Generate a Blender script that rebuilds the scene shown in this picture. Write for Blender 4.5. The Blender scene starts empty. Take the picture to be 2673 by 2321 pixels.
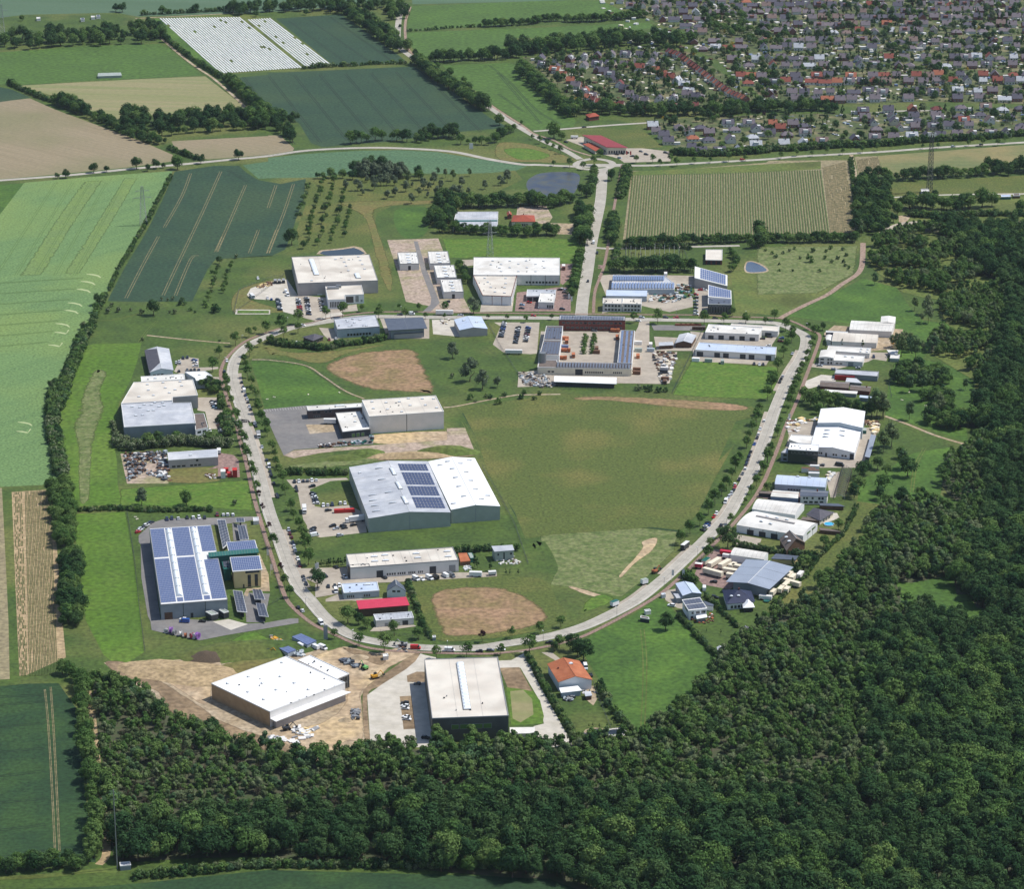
import bpy, bmesh, math, random
from mathutils import Vector, Matrix, noise
from mathutils.geometry import tessellate_polygon
random.seed(7)
S = bpy.context.scene
COL = S.collection

# ---------------------------------------------------------------- camera, sky, sun, exposure
CAM_H, PITCH, F_PX, W_PX, H_PX = 629.0, math.radians(19.25), 7444.0, 2673.0, 2321.0
cam_data = bpy.data.cameras.new('aerial_camera')
cam_data.sensor_width = 36.0
cam_data.lens = F_PX / W_PX * 36.0
cam_data.clip_start = 5.0
cam_data.clip_end = 60000.0
cam = bpy.data.objects.new('aerial_camera', cam_data)
cam.location = (0, 0, CAM_H)
cam.rotation_euler = (math.pi / 2 - PITCH, 0, 0)
COL.objects.link(cam)
S.camera = cam
SUN_EL, SUN_AZ = math.radians(58.5), math.radians(14.0)      # azimuth from +X towards +Y
SUN_DIR = Vector((math.cos(SUN_EL) * math.cos(SUN_AZ), math.cos(SUN_EL) * math.sin(SUN_AZ), math.sin(SUN_EL)))
world = bpy.data.worlds.new('World')
S.world = world
world.use_nodes = True
wn = world.node_tree
sky = wn.nodes.new('ShaderNodeTexSky')
sky.sky_type = 'NISHITA'
sky.sun_disc = False
sky.sun_elevation = SUN_EL
sky.sun_rotation = math.pi / 2 - SUN_AZ
sky.altitude = 50
bg = wn.nodes['Background']
bg.inputs['Strength'].default_value = 0.13
wn.links.new(sky.outputs['Color'], bg.inputs['Color'])
sun_data = bpy.data.lights.new('sun', 'SUN')
sun_data.energy = 4.6
sun_data.angle = math.radians(0.53)
sun_data.color = (1.0, 0.955, 0.885)
sun = bpy.data.objects.new('sun', sun_data)
sun.rotation_euler = SUN_DIR.to_track_quat('Z', 'Y').to_euler()
sun.location = SUN_DIR * 3000
COL.objects.link(sun)
S.view_settings.view_transform = 'Standard'
S.view_settings.look = 'None'
S.view_settings.gamma = 1.0
S.view_settings.exposure = 0.0
S.view_settings.use_curve_mapping = False

# ---------------------------------------------------------------- image crop pixels, cast along camera rays -> metres on the ground
SH = dict(A=(0, 0), B=(700, 0), C=(1300, 0), D=(1973, 0), E=(200, 600), F=(700, 560), G=(1300, 560), H=(1900, 700), I=(250, 1100),
          J=(700, 1000), K=(1700, 1150), L=(250, 1500), M=(850, 1500), N=(0, 1750), O=(700, 380), P=(1973, 400), Q=(0, 400),
          R=(0, 1100), S=(1300, 1450), T=(1973, 1150), U=(1300, 1801))
SP, CP = math.sin(PITCH), math.cos(PITCH)
def at(sh, x, y, z=0.0):
    if sh == 'Z': px, py = x * 1.295, y * 1.295
    else: px, py = SH[sh][0] + x / 2.9486, SH[sh][1] + y / 2.9486
    u, v = (px - W_PX / 2) / F_PX, (py - H_PX / 2) / F_PX
    t = (CAM_H - z) / (SP + v * CP)
    return Vector((u * t, (CP - v * SP) * t, z))
def path(s, z=0.0):
    out = []
    for seg in s.split(';'):
        w = seg.split()
        for p in w[1:]:
            a, b = p.split(',')
            out.append(at(w[0], float(a), float(b), z))
    return out
def smooth(p, closed=False, n=5):
    out, m = [], len(p)
    rng = range(m) if closed else range(m - 1)
    for i in rng:
        if closed: a, b, c, d = p[(i - 1) % m], p[i], p[(i + 1) % m], p[(i + 2) % m]
        else: a, b, c, d = p[max(i - 1, 0)], p[i], p[i + 1], p[min(i + 2, m - 1)]
        for k in range(n):
            t = k / n
            out.append(0.5 * ((2 * b) + (c - a) * t + (2 * a - 5 * b + 4 * c - d) * t * t + (3 * b - a - 3 * c + d) * t ** 3))
    if not closed: out.append(p[-1].copy())
    return out
def inside(pt, poly):
    x, y = pt[0], pt[1]
    r, j = False, len(poly) - 1
    for i in range(len(poly)):
        xi, yi, xj, yj = poly[i][0], poly[i][1], poly[j][0], poly[j][1]
        if (yi > y) != (yj > y) and x < (xj - xi) * (y - yi) / (yj - yi) + xi: r = not r
        j = i
    return r

# ---------------------------------------------------------------- materials
def lin(c):
    c /= 255.0
    return c / 12.92 if c <= 0.04045 else ((c + 0.055) / 1.055) ** 2.4
def col(r, g, b, k=0.86): return (lin(r) * k, lin(g) * k, lin(b) * k, 1)
MATS = {}
def mat(name, c1, c2=None, scale=0.3, rough=0.85, c3=None, scale3=0.02, fine=None, stretch=None, bump=0.0, metal=0.0, spec=0.3, fade=False, objcol=False, fat=0.5, fa=None):
    if fa is None: fa = 0.34 if fine and fine > 0.45 else 0.08
    """two colours mixed by noise in metres; c3 a third by a broad noise; stretch=(angle,across,along) gives streaks"""
    m = bpy.data.materials.new(name)
    m.use_nodes = True
    nt = m.node_tree; N = nt.nodes; L = nt.links
    b = N['Principled BSDF']
    b.inputs['Roughness'].default_value = rough
    b.inputs['Metallic'].default_value = metal
    b.inputs['Specular IOR Level'].default_value = spec
    geo = N.new('ShaderNodeNewGeometry')
    def nz(sc, det=3.0, vec=None):
        t = N.new('ShaderNodeTexNoise'); t.inputs['Scale'].default_value = sc; t.inputs['Detail'].default_value = det
        L.new(vec or geo.outputs['Position'], t.inputs['Vector']); return t.outputs['Fac']
    def ramp(f, lo, hi):
        r = N.new('ShaderNodeMapRange'); r.inputs['From Min'].default_value = lo; r.inputs['From Max'].default_value = hi
        L.new(f, r.inputs['Value']); return r.outputs['Result']
    def mix(f, a, c):
        x = N.new('ShaderNodeMix'); x.data_type = 'RGBA'
        L.new(f, x.inputs['Factor'])
        for s, q in (('A', a), ('B', c)):
            sk = [i for i in x.inputs if i.name == s and i.type == 'RGBA'][0]
            if isinstance(q, tuple): sk.default_value = q
            else: L.new(q, sk)
        return [o for o in x.outputs if o.type == 'RGBA'][0]
    cur = c1
    if objcol:
        oi = N.new('ShaderNodeObjectInfo'); cur = oi.outputs['Color']
        k = N.new('ShaderNodeMix'); k.data_type = 'RGBA'; k.blend_type = 'MULTIPLY'; k.inputs['Factor'].default_value = 1
        L.new(cur, [i for i in k.inputs if i.name == 'A' and i.type == 'RGBA'][0])
        g = mix(ramp(nz(scale), 0.3, 0.7), c1, c2 or c1)
        L.new(g, [i for i in k.inputs if i.name == 'B' and i.type == 'RGBA'][0])
        cur = [o for o in k.outputs if o.type == 'RGBA'][0]
    else:
        vec = None
        if stretch:
            mp = N.new('ShaderNodeMapping'); mp.vector_type = 'TEXTURE'
            mp.inputs['Rotation'].default_value = (0, 0, stretch[0])
            mp.inputs['Scale'].default_value = (stretch[1], stretch[2], 1)
            L.new(geo.outputs['Position'], mp.inputs['Vector']); vec = mp.outputs['Vector']
        if c2:
            f = nz(1.0 if stretch else scale, 3.0, vec)
            cur = mix(ramp(f, fat - 0.13, fat + 0.13), c1, c2)
        if c3: cur = mix(ramp(nz(scale3, 5), 0.48, 0.66), cur, c3)
        if fine:
            k = N.new('ShaderNodeMix'); k.data_type = 'RGBA'; k.blend_type = 'MULTIPLY'; k.inputs['Factor'].default_value = 1
            sa = [i for i in k.inputs if i.name == 'A' and i.type == 'RGBA'][0]
            sb = [i for i in k.inputs if i.name == 'B' and i.type == 'RGBA'][0]
            if isinstance(cur, tuple): sa.default_value = cur
            else: L.new(cur, sa)
            g = mix(ramp(nz(fine * .45, 8) if fine > .45 else nz(fine, 4), 0.32, 0.68), (1 - fa,) * 3 + (1,), (1 + fa,) * 3 + (1,)); L.new(g, sb)
            cur = [o for o in k.outputs if o.type == 'RGBA'][0]
    if isinstance(cur, tuple): b.inputs['Base Color'].default_value = cur
    else: L.new(cur, b.inputs['Base Color'])
    if bump:
        bp = N.new('ShaderNodeBump'); bp.inputs['Strength'].default_value = 1.0; bp.inputs['Distance'].default_value = bump
        L.new(nz(fine or scale * 4, 4), bp.inputs['Height']); L.new(bp.outputs['Normal'], b.inputs['Normal'])
    if fade:                                                     # worn, ragged edge of a patch of ground
        at_ = N.new('ShaderNodeAttribute'); at_.attribute_name = 'cover'
        ad = N.new('ShaderNodeMath'); ad.operation = 'ADD'
        L.new(at_.outputs['Fac'], ad.inputs[0]); L.new(nz(0.13, 6), ad.inputs[1])
        r = ramp(ad.outputs[0], 0.62, 1.02)
        tr = N.new('ShaderNodeBsdfTransparent'); ms = N.new('ShaderNodeMixShader')
        L.new(r, ms.inputs[0]); L.new(tr.outputs[0], ms.inputs[1]); L.new(b.outputs[0], ms.inputs[2])
        L.new(ms.outputs[0], N['Material Output'].inputs['Surface'])
    MATS[name] = m
    return m
def leaf_mat(name, a, b_, c, tip=None):
    m = bpy.data.materials.new(name); m.use_nodes = True
    nt = m.node_tree; N = nt.nodes; L = nt.links
    N.remove(N['Principled BSDF'])
    oi = N.new('ShaderNodeObjectInfo'); geo = N.new('ShaderNodeNewGeometry')
    r = N.new('ShaderNodeValToRGB')
    r.color_ramp.elements[0].color = a; r.color_ramp.elements[1].color = c
    e = r.color_ramp.elements.new(0.5); e.color = b_
    L.new(oi.outputs['Random'], r.inputs['Fac'])
    nz = N.new('ShaderNodeTexNoise'); nz.inputs['Scale'].default_value = 0.55; nz.inputs['Detail'].default_value = 4
    L.new(geo.outputs['Position'], nz.inputs['Vector'])
    rg = N.new('ShaderNodeMapRange'); rg.inputs['From Min'].default_value = 0.3; rg.inputs['From Max'].default_value = 0.7
    rg.inputs['To Min'].default_value = 0.55; rg.inputs['To Max'].default_value = 1.5
    L.new(nz.outputs['Fac'], rg.inputs['Value'])
    mu = N.new('ShaderNodeVectorMath'); mu.operation = 'SCALE'
    L.new(r.outputs['Color'], mu.inputs[0]); L.new(rg.outputs['Result'], mu.inputs['Scale'])
    out = mu.outputs[0]
    if tip:
        n2 = N.new('ShaderNodeTexNoise'); n2.inputs['Scale'].default_value = 1.3; n2.inputs['Detail'].default_value = 2
        L.new(geo.outputs['Position'], n2.inputs['Vector'])
        r2 = N.new('ShaderNodeMapRange'); r2.inputs['From Min'].default_value = 0.52; r2.inputs['From Max'].default_value = 0.6
        L.new(n2.outputs['Fac'], r2.inputs['Value'])
        mx = N.new('ShaderNodeMix'); mx.data_type = 'RGBA'
        L.new(r2.outputs['Result'], mx.inputs['Factor'])
        L.new(out, [i for i in mx.inputs if i.name == 'A' and i.type == 'RGBA'][0])
        [i for i in mx.inputs if i.name == 'B' and i.type == 'RGBA'][0].default_value = tip
        out = [o for o in mx.outputs if o.type == 'RGBA'][0]
    d = N.new('ShaderNodeBsdfDiffuse'); t = N.new('ShaderNodeBsdfTranslucent'); ms = N.new('ShaderNodeMixShader')
    ms.inputs[0].default_value = 0.3
    L.new(out, d.inputs['Color']); L.new(out, t.inputs['Color'])
    L.new(d.outputs[0], ms.inputs[1]); L.new(t.outputs[0], ms.inputs[2]); L.new(ms.outputs[0], N['Material Output'].inputs['Surface'])
    MATS[name] = m
    return m

mat('grass', col(76, 98, 39), col(64, 86, 36), 0.05, c3=col(102, 108, 56), scale3=0.012, fine=0.9)
mat('meadow', col(90, 108, 49), col(104, 113, 55), 0.035, c3=col(80, 90, 40), scale3=0.02, fine=0.8)
mat('lush', col(72, 104, 38), col(60, 90, 34), 0.06, c3=col(84, 116, 42), scale3=0.03, fine=0.8)
mat('bright_green', col(84, 116, 34), col(76, 106, 34), 0.04, c3=col(96, 122, 44), scale3=0.02, fine=0.7)
mat('bright_far', col(78, 108, 44), col(72, 100, 42), 0.02, fine=0.5)
mat('olive', col(90, 102, 46), col(80, 94, 41), 0.3, c3=col(108, 108, 55), scale3=0.018, fine=1.3, fa=.42)
mat('pale_wheat', col(108, 138, 84), col(100, 130, 80), stretch=(math.radians(-38), 9, 400), c3=col(118, 142, 80), scale3=0.008, fine=1.2)
mat('dark_wheat', col(44, 70, 50), col(49, 75, 52), 0.03, c3=col(56, 79, 52), scale3=0.01, fine=0.8)
mat('near_wheat', col(38, 66, 38), col(46, 74, 40), 0.03, c3=col(52, 80, 40), scale3=0.03, fine=1.0)
mat('teal_wheat', col(77, 108, 77), col(85, 115, 81), stretch=(math.radians(80), 8, 300), fine=0.8)
mat('brown_field', col(140, 128, 102), col(151, 138, 112), stretch=(math.radians(48), 3, 400), c3=col(130, 126, 93), scale3=0.006, fine=0.6, fa=.1)
mat('tan_green', col(146, 140, 102), col(130, 134, 88), stretch=(math.radians(84), 14, 300), fine=0.5, fa=.1)
mat('potato_soil', col(148, 138, 106), col(138, 128, 100), 0.1, fine=0.7)
mat('potato_leaf', col(82, 100, 55), col(96, 108, 62), 0.2, fine=1.0)
mat('field_far', col(116, 121, 77), col(104, 115, 71), stretch=(math.radians(86), 9, 200), c3=col(139, 129, 87), scale3=0.01, fine=0.5, fa=.1)
mat('top_field', col(87, 112, 86), col(80, 106, 79), stretch=(math.radians(80), 30, 600), fine=0.3)
mat('town_green', col(86, 96, 57), col(69, 86, 47), 0.12, c3=col(125, 119, 87), scale3=0.06, fine=0.5)
mat('crop_soil', col(176, 154, 120), col(160, 140, 106), 0.1, fine=0.9)
mat('dry', col(146, 120, 90), col(130, 114, 76), 0.06, c3=col(158, 128, 100), scale3=0.05, fine=0.7, fade=True)
mat('dry_green', col(106, 110, 58), col(116, 108, 62), 0.05, fine=0.8, fade=True)
#col(118, 117, 52), col(131, 113, 59), 0.05, fine=0.8, fade=True)
mat('green_patch', col(80, 113, 35), col(94, 119, 44), 0.1, fine=0.8, fade=True)
mat('pale_patch', col(122, 128, 84), col(102, 116, 64), 0.25, c3=col(86, 104, 52), scale3=0.12, fine=0.9, fade=True)
mat('sand', col(188, 168, 140), col(170, 148, 120), 0.1, c3=col(196, 172, 132), scale3=0.03, fine=0.6, fade=True)
mat('soil', col(136, 117, 93), col(121, 102, 78), 0.2, c3=col(153, 132, 104), scale3=0.05, fine=0.7, fade=True)
mat('road', col(178, 173, 162), col(168, 163, 152), 0.4, c3=col(186, 181, 170), scale3=0.08, fine=0.3)
mat('concrete', col(206, 200, 188), col(196, 190, 178), 0.15, c3=col(188, 182, 168), scale3=0.08, fine=0.25)
mat('paving', col(176, 166, 152), col(164, 154, 140), 0.2, c3=col(186, 176, 160), scale3=0.05, fine=0.3)
mat('asphalt', col(128, 126, 124), col(118, 116, 116), 0.2, c3=col(138, 134, 130), scale3=0.05, fine=0.3)
mat('brick_path', col(142, 118, 108), col(150, 126, 114), 0.5, c3=col(140, 122, 106), scale3=0.1, fine=2.0)
mat('pink_path', col(162, 142, 126), col(150, 128, 112), 0.3, fine=1.0)
mat('red_paving', col(140, 116, 110), col(150, 126, 118), 0.3, fine=1.0)
mat('gravel', col(178, 160, 144), col(166, 148, 132), 0.1, c3=col(150, 144, 108), scale3=0.05, fine=0.8)
mat('dirt', col(173, 156, 130), col(158, 140, 113), 0.2, c3=col(182, 167, 145), scale3=.05, fine=0.8)
mat('kerb', col(206, 202, 194), rough=0.8)
mat('line_paint', col(232, 230, 224), rough=0.7)
mat('laid_crop', col(178, 188, 140), rough=.9)
mat('yellow_wheat', col(114, 138, 76), col(108, 132, 78), 0.05, fine=1.0, fade=True)
mat('track_wheat', col(92, 119, 67), rough=0.9)
mat('track_dark', col(40, 56, 44), rough=0.9)
mat('track_light', col(152, 138, 104), col(106, 104, 72), 0.3, rough=0.9)
mat('water', col(72, 84, 104), col(84, 96, 112), 0.05, rough=0.12, spec=0.5)
mat('pond_water', (0.012, 0.016, 0.018, 1), rough=0.06, spec=0.6)
mat('reed_water', col(62, 70, 82), col(84, 82, 66), 0.12, c3=col(52, 58, 78), scale3=0.05, rough=0.3)
# building surfaces
mat('white_roof', col(236, 234, 228), col(224, 222, 216), 0.08, rough=0.6, c3=col(214, 210, 202), scale3=0.06, fine=0.2)
mat('bright_roof', (0.86, 0.87, 0.88, 1), (0.82, 0.83, 0.84, 1), 0.06, rough=0.5)
mat('cream_roof', col(226, 220, 208), col(214, 206, 194), 0.1, rough=0.7, c3=col(198, 190, 178), scale3=0.05, fine=0.2)
mat('grey_roof', col(178, 182, 190), col(190, 194, 200), 0.1, rough=0.55, c3=col(206, 208, 212), scale3=0.06, fine=0.25)
mat('blue_roof', col(190, 204, 226), col(202, 214, 232), 0.1, rough=0.45)
mat('slate_roof', col(92, 100, 114), col(84, 92, 106), 0.3, rough=0.55)
mat('steel_roof', col(150, 160, 176), col(158, 168, 184), 0.1, rough=0.45)
mat('navy_roof', col(48, 56, 84), col(42, 50, 76), 0.4, rough=.7)
mat('dark_roof', col(78, 78, 88), col(92, 90, 98), 0.5, rough=0.7)
mat('tile_orange', col(178, 106, 72), col(164, 98, 66), 0.8, rough=0.8, c3=col(188, 118, 82), scale3=0.2)
mat('tile_red', col(168, 84, 62), col(152, 74, 58), 0.8, rough=0.8)
mat('crimson_roof', col(206, 62, 88), col(196, 56, 80), 0.3, rough=0.5)
mat('maroon_roof', col(150, 62, 66), col(140, 56, 60), 0.3, rough=0.6)
mat('brown_roof', col(120, 108, 100), col(108, 98, 92), 0.4, rough=0.8)
mat('solar', col(100, 114, 154), col(110, 124, 164), 0.5, rough=0.25, spec=0.6)
mat('solar_dark', col(60, 68, 102), col(68, 76, 110), 0.5, rough=0.22, spec=0.6)
mat('solar_pale', col(128, 148, 184), col(118, 138, 176), 0.6, rough=0.3, spec=0.6)
mat('solar_slate', col(84, 88, 104), col(96, 100, 114), 0.5, rough=0.3, spec=0.6)
mat('wall_white', col(246, 246, 246), col(238, 240, 242), 0.2, rough=0.7)
mat('wall_light', col(238, 234, 230), col(228, 226, 222), 0.2, rough=0.7)
mat('wall_grey', col(186, 180, 176), col(176, 170, 168), 0.2, rough=0.7)
mat('wall_bluegrey', col(178, 190, 198), col(168, 180, 188), 0.2, rough=0.6)
mat('wall_slate', col(150, 158, 164), col(140, 148, 154), 0.2, rough=0.6)
mat('wall_dark', col(92, 96, 92), col(84, 86, 84), 0.2, rough=0.6)
mat('wall_anthracite', col(62, 66, 70), col(56, 60, 64), 0.2, rough=0.5)
mat('wall_brown', col(196, 164, 126), col(184, 152, 116), 0.3, rough=0.7)
mat('wall_greengrey', col(168, 178, 170), col(160, 170, 162), 0.2, rough=0.6)
mat('wall_brick', col(132, 76, 66), col(116, 66, 58), 1.2, rough=0.85)
mat('wall_darkbrick', col(98, 84, 82), col(86, 74, 72), 1.2, rough=0.85)
mat('wall_yellow', col(240, 214, 158), col(230, 204, 150), 0.3, rough=0.8)
mat('wall_red', col(196, 52, 48), col(186, 46, 44), 0.3, rough=0.6)
mat('wall_cream', col(240, 230, 206), col(230, 220, 198), 0.3, rough=0.7)
mat('timber', col(110, 84, 66), col(92, 72, 58), 1.0, rough=0.85)
mat('seam', col(70, 84, 80), rough=0.6)
mat('trim_white', col(228, 228, 226), rough=0.5)
mat('trim_grey', col(150, 152, 154), rough=0.5)
mat('trim_dark', col(60, 64, 70), rough=0.5)
mat('green_steel', col(40, 100, 92), col(46, 108, 98), 0.5, rough=0.4)
mat('glass', (0.02, 0.028, 0.035, 1), rough=0.08, spec=0.7)
mat('skylight', (0.80, 0.84, 0.88, 1), (0.7, 0.76, 0.82, 1), 0.6, rough=0.25, spec=0.6)
mat('green_glass', col(96, 130, 70), rough=0.2, spec=0.6)
mat('galvanised', col(150, 154, 158), rough=0.45, metal=0.5)
mat('rust', col(126, 92, 72), col(108, 82, 66), 1.0, rough=0.9)
mat('paint', (1, 1, 1, 1), (0.93, 0.93, 0.93, 1), 0.5, rough=0.25, spec=0.6, objcol=True)
mat('matt_paint', (1, 1, 1, 1), (0.82, 0.82, 0.82, 1), 0.6, rough=0.8, objcol=True)
mat('roof_tiles', (1, 1, 1, 1), (0.72, 0.72, 0.72, 1), 0.9, rough=0.85, objcol=True)
mat('tyre', (0.015, 0.015, 0.015, 1), rough=0.9)
mat('bark', col(98, 84, 70), col(80, 70, 58), 2.0, rough=0.95)
mat('film', (0.80, 0.80, 0.77, 1), (0.70, 0.70, 0.68, 1), 0.12, rough=0.35)
mat('litter', (0.05, 0.075, 0.028, 1), (0.075, 0.075, 0.045, 1), 0.2)
leaf_mat('leaf', (0.074, 0.146, 0.042, 1), (0.102, 0.180, 0.052, 1), (0.138, 0.212, 0.066, 1))
leaf_mat('leaf_dark', (0.034, 0.080, 0.032, 1), (0.050, 0.102, 0.038, 1), (0.074, 0.130, 0.048, 1))
leaf_mat('leaf_mixed', (0.080, 0.152, 0.074, 1), (0.128, 0.184, 0.072, 1), (0.176, 0.216, 0.114, 1))
leaf_mat('leaf_silver', (0.110, 0.150, 0.095, 1), (0.130, 0.172, 0.105, 1), (0.150, 0.190, 0.120, 1))
leaf_mat('leaf_purple', (0.040, 0.018, 0.024, 1), (0.048, 0.020, 0.026, 1), (0.058, 0.026, 0.030, 1))
leaf_mat('leaf_blossom', (0.060, 0.110, 0.035, 1), (0.070, 0.120, 0.040, 1), (0.080, 0.130, 0.045, 1), tip=(0.42, 0.44, 0.30, 1))
leaf_mat('leaf_brown', (0.090, 0.085, 0.060, 1), (0.080, 0.090, 0.052, 1), (0.060, 0.090, 0.045, 1))
leaf_mat('leaf_yellow', (0.40, 0.30, 0.03, 1), (0.42, 0.32, 0.03, 1), (0.45, 0.34, 0.04, 1))

# ---------------------------------------------------------------- object helpers
def link(o, parent=None, loc=None):
    COL.objects.link(o)
    if parent: o.parent = parent
    if loc is not None: o.location = loc
    return o
def mesh_of(name, verts, faces, mats, fm=None):
    me = bpy.data.meshes.new(name)
    me.from_pydata([tuple(v) for v in verts], [], faces)
    for m in (mats if isinstance(mats, (list, tuple)) else [mats]): me.materials.append(MATS[m] if isinstance(m, str) else m)
    if fm:
        for p, k in zip(me.polygons, fm): p.material_index = k
    me.update()
    return me
def obj(name, me, parent=None, loc=None): return link(bpy.data.objects.new(name, me), parent, loc)
def tag(o, label, cat, group=None):
    o['label'] = label; o['category'] = cat
    if group: o['group'] = group
    return o
def thing(name, label, cat, loc=(0, 0, 0), rz=0.0, group=None):
    o = bpy.data.objects.new(name, None); o.empty_display_size = 1
    link(o, None, loc); o.rotation_euler = (0, 0, rz)
    return tag(o, label, cat, group)
def copy_thing(src, loc, rz, label, scale=None, color=None, cat=None, group=None):
    c = src.copy(); COL.objects.link(c); c.location = loc; c.rotation_euler = (0, 0, rz)
    if scale is not None: c.scale = scale if isinstance(scale, tuple) else (scale,) * 3
    c['label'] = label
    if cat: c['category'] = cat
    if group: c['group'] = group
    if color: c.color = color
    for ch in src.children:
        d = ch.copy(); COL.objects.link(d); d.parent = c
        if color and ch.get('tint'): d.color = color
        for g in ch.children:
            e = g.copy(); COL.objects.link(e); e.parent = d
    return c
class MB:
    def __init__(s): s.v, s.f, s.m = [], [], []
    def face(s, pts, k=0):
        b = len(s.v); s.v += [Vector(p) for p in pts]; s.f.append(tuple(range(b, b + len(pts)))); s.m.append(k)
    def box(s, x0, x1, y0, y1, z0, z1, k=0):
        P = [(x0, y0, z0), (x1, y0, z0), (x1, y1, z0), (x0, y1, z0), (x0, y0, z1), (x1, y0, z1), (x1, y1, z1), (x0, y1, z1)]
        b = len(s.v); s.v += [Vector(p) for p in P]
        for q in ((0, 3, 2, 1), (4, 5, 6, 7), (0, 1, 5, 4), (1, 2, 6, 5), (2, 3, 7, 6), (3, 0, 4, 7)):
            s.f.append(tuple(b + i for i in q)); s.m.append(k)
    def prism(s, base, z0, z1, k=0, top=True, ktop=None):
        """base: list of points, anticlockwise; z1 number or list"""
        n = len(base); b = len(s.v)
        zz = z1 if isinstance(z1, (list, tuple)) else [z1] * n
        s.v += [Vector((p[0], p[1], z0)) for p in base] + [Vector((p[0], p[1], z)) for p, z in zip(base, zz)]
        for i in range(n):
            j = (i + 1) % n; s.f.append((b + i, b + j, b + n + j, b + n + i)); s.m.append(k)
        if top: s.f.append(tuple(b + n + i for i in range(n))); s.m.append(k if ktop is None else ktop)
    def bar(s, a, b_, r, k=0, n=4):
        a, b_ = Vector(a), Vector(b_); d = (b_ - a)
        if d.length < 1e-6: return
        d.normalize(); u = d.orthogonal().normalized(); w = d.cross(u); o = len(s.v)
        for p in (a, b_):
            for i in range(n):
                t = 2 * math.pi * i / n + 0.785; s.v.append(p + u * math.cos(t) * r + w * math.sin(t) * r)
        for i in range(n):
            j = (i + 1) % n; s.f.append((o + i, o + j, o + n + j, o + n + i)); s.m.append(k)
        s.f.append(tuple(o + i for i in range(n))[::-1]); s.m.append(k); s.f.append(tuple(o + n + i for i in range(n))); s.m.append(k)
    def cyl(s, c, r0, r1, z0, z1, n=12, k=0):
        o = len(s.v)
        for r, z in ((r0, z0), (r1, z1)):
            for i in range(n): t = 2 * math.pi * i / n; s.v.append(Vector((c[0] + r * math.cos(t), c[1] + r * math.sin(t), z)))
        for i in range(n):
            j = (i + 1) % n; s.f.append((o + i, o + j, o + n + j, o + n + i)); s.m.append(k)
        s.f.append(tuple(o + n + i for i in range(n))); s.m.append(k)
    def mesh(s, name, mats, off=None):
        if off is not None: s.v = [v - off for v in s.v]
        return mesh_of(name, s.v, s.f, mats, s.m)
    def obj(s, name, mats, parent=None, off=None, loc=None): return obj(name, s.mesh(name, mats, off), parent, loc)
def ccw(p):
    a = sum(p[i][0] * p[(i + 1) % len(p)][1] - p[(i + 1) % len(p)][0] * p[i][1] for i in range(len(p)))
    return p if a > 0 else p[::-1]
SHEETS_LAID = []
def lay_height(pts, base):
    """each sheet of ground lies 4 mm above whatever it overlaps"""
    x0, x1 = min(p[0] for p in pts), max(p[0] for p in pts); y0, y1 = min(p[1] for p in pts), max(p[1] for p in pts)
    z = base
    for (a0, a1, b0, b1, zz) in SHEETS_LAID:
        if a0 < x1 and x0 < a1 and b0 < y1 and y0 < b1: z = max(z, zz + 0.004)
    SHEETS_LAID.append((x0, x1, y0, y1, z))
    return z
def struct(o, kind='structure'): o['kind'] = kind; return o
def flat(name, pts, m, z, kind='structure', sm=False, feather=0):
    """a sheet of ground lying at height z"""
    if isinstance(pts, str): pts = path(pts)
    if sm: pts = smooth(pts, True, 5)
    pts = ccw([Vector((p[0], p[1], 0)) for p in pts])
    z = lay_height(pts, 0.004)
    n = len(pts); mb = MB(); cov = []
    if feather:
        inner = []
        for k in range(n):
            a, b, c = pts[k - 1], pts[k], pts[(k + 1) % n]
            d1, d2 = (b - a).normalized(), (c - b).normalized()
            nn = Vector((-d1.y - d2.y, d1.x + d2.x, 0))
            if nn.length < 1e-4: nn = Vector((-d1.y, d1.x, 0))
            fe = feather
            for _ in range(5):
                q = b + nn.normalized() * fe
                if inside(b + nn.normalized() * fe * 2.1, pts): break
                fe *= .5
            inner.append(q)
        mb.v = [Vector((p.x, p.y, z)) for p in pts + inner]; cov = [0.0] * n + [1.0] * n
        for k in range(n):
            m2 = (k + 1) % n; mb.f.append((k, m2, n + m2, n + k)); mb.m.append(0)
        loop, o0 = inner, n
    else:
        mb.v = [Vector((p.x, p.y, z)) for p in pts]; cov = [1.0] * n; loop, o0 = pts, 0
    for t in tessellate_polygon([[Vector((p.x, p.y, 0)) for p in loop]]):
        a, b, c = [loop[i_] for i_ in t]
        t = t if (b.x - a.x) * (c.y - a.y) - (b.y - a.y) * (c.x - a.x) > 0 else t[::-1]
        mb.f.append(tuple(o0 + i_ for i_ in t)); mb.m.append(0)
    me = mb.mesh(name, m)
    at_ = me.attributes.new('cover', 'FLOAT', 'POINT'); at_.data.foreach_set('value', cov)
    return struct(obj(name, me), kind)
def ribbon_mb(mb, pts, w, z, k=0, off=0.0, thick=0.0):
    n = len(pts); Ls, Rs = [], []
    for i in range(n):
        d = (pts[min(i + 1, n - 1)] - pts[max(i - 1, 0)]); d.z = 0; d.normalize(); s_ = Vector((-d.y, d.x, 0))
        c = pts[i] + s_ * off
        Ls.append(Vector((c.x + s_.x * w / 2, c.y + s_.y * w / 2, z))); Rs.append(Vector((c.x - s_.x * w / 2, c.y - s_.y * w / 2, z)))
    for i in range(n - 1):
        mb.face([Rs[i], Rs[i + 1], Ls[i + 1], Ls[i]], k)
        if thick:
            dz = Vector((0, 0, -thick))
            mb.face([Ls[i], Ls[i + 1], Ls[i + 1] + dz, Ls[i] + dz], k); mb.face([Rs[i + 1], Rs[i], Rs[i] + dz, Rs[i + 1] + dz], k)
LASTZ = [0]
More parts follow.
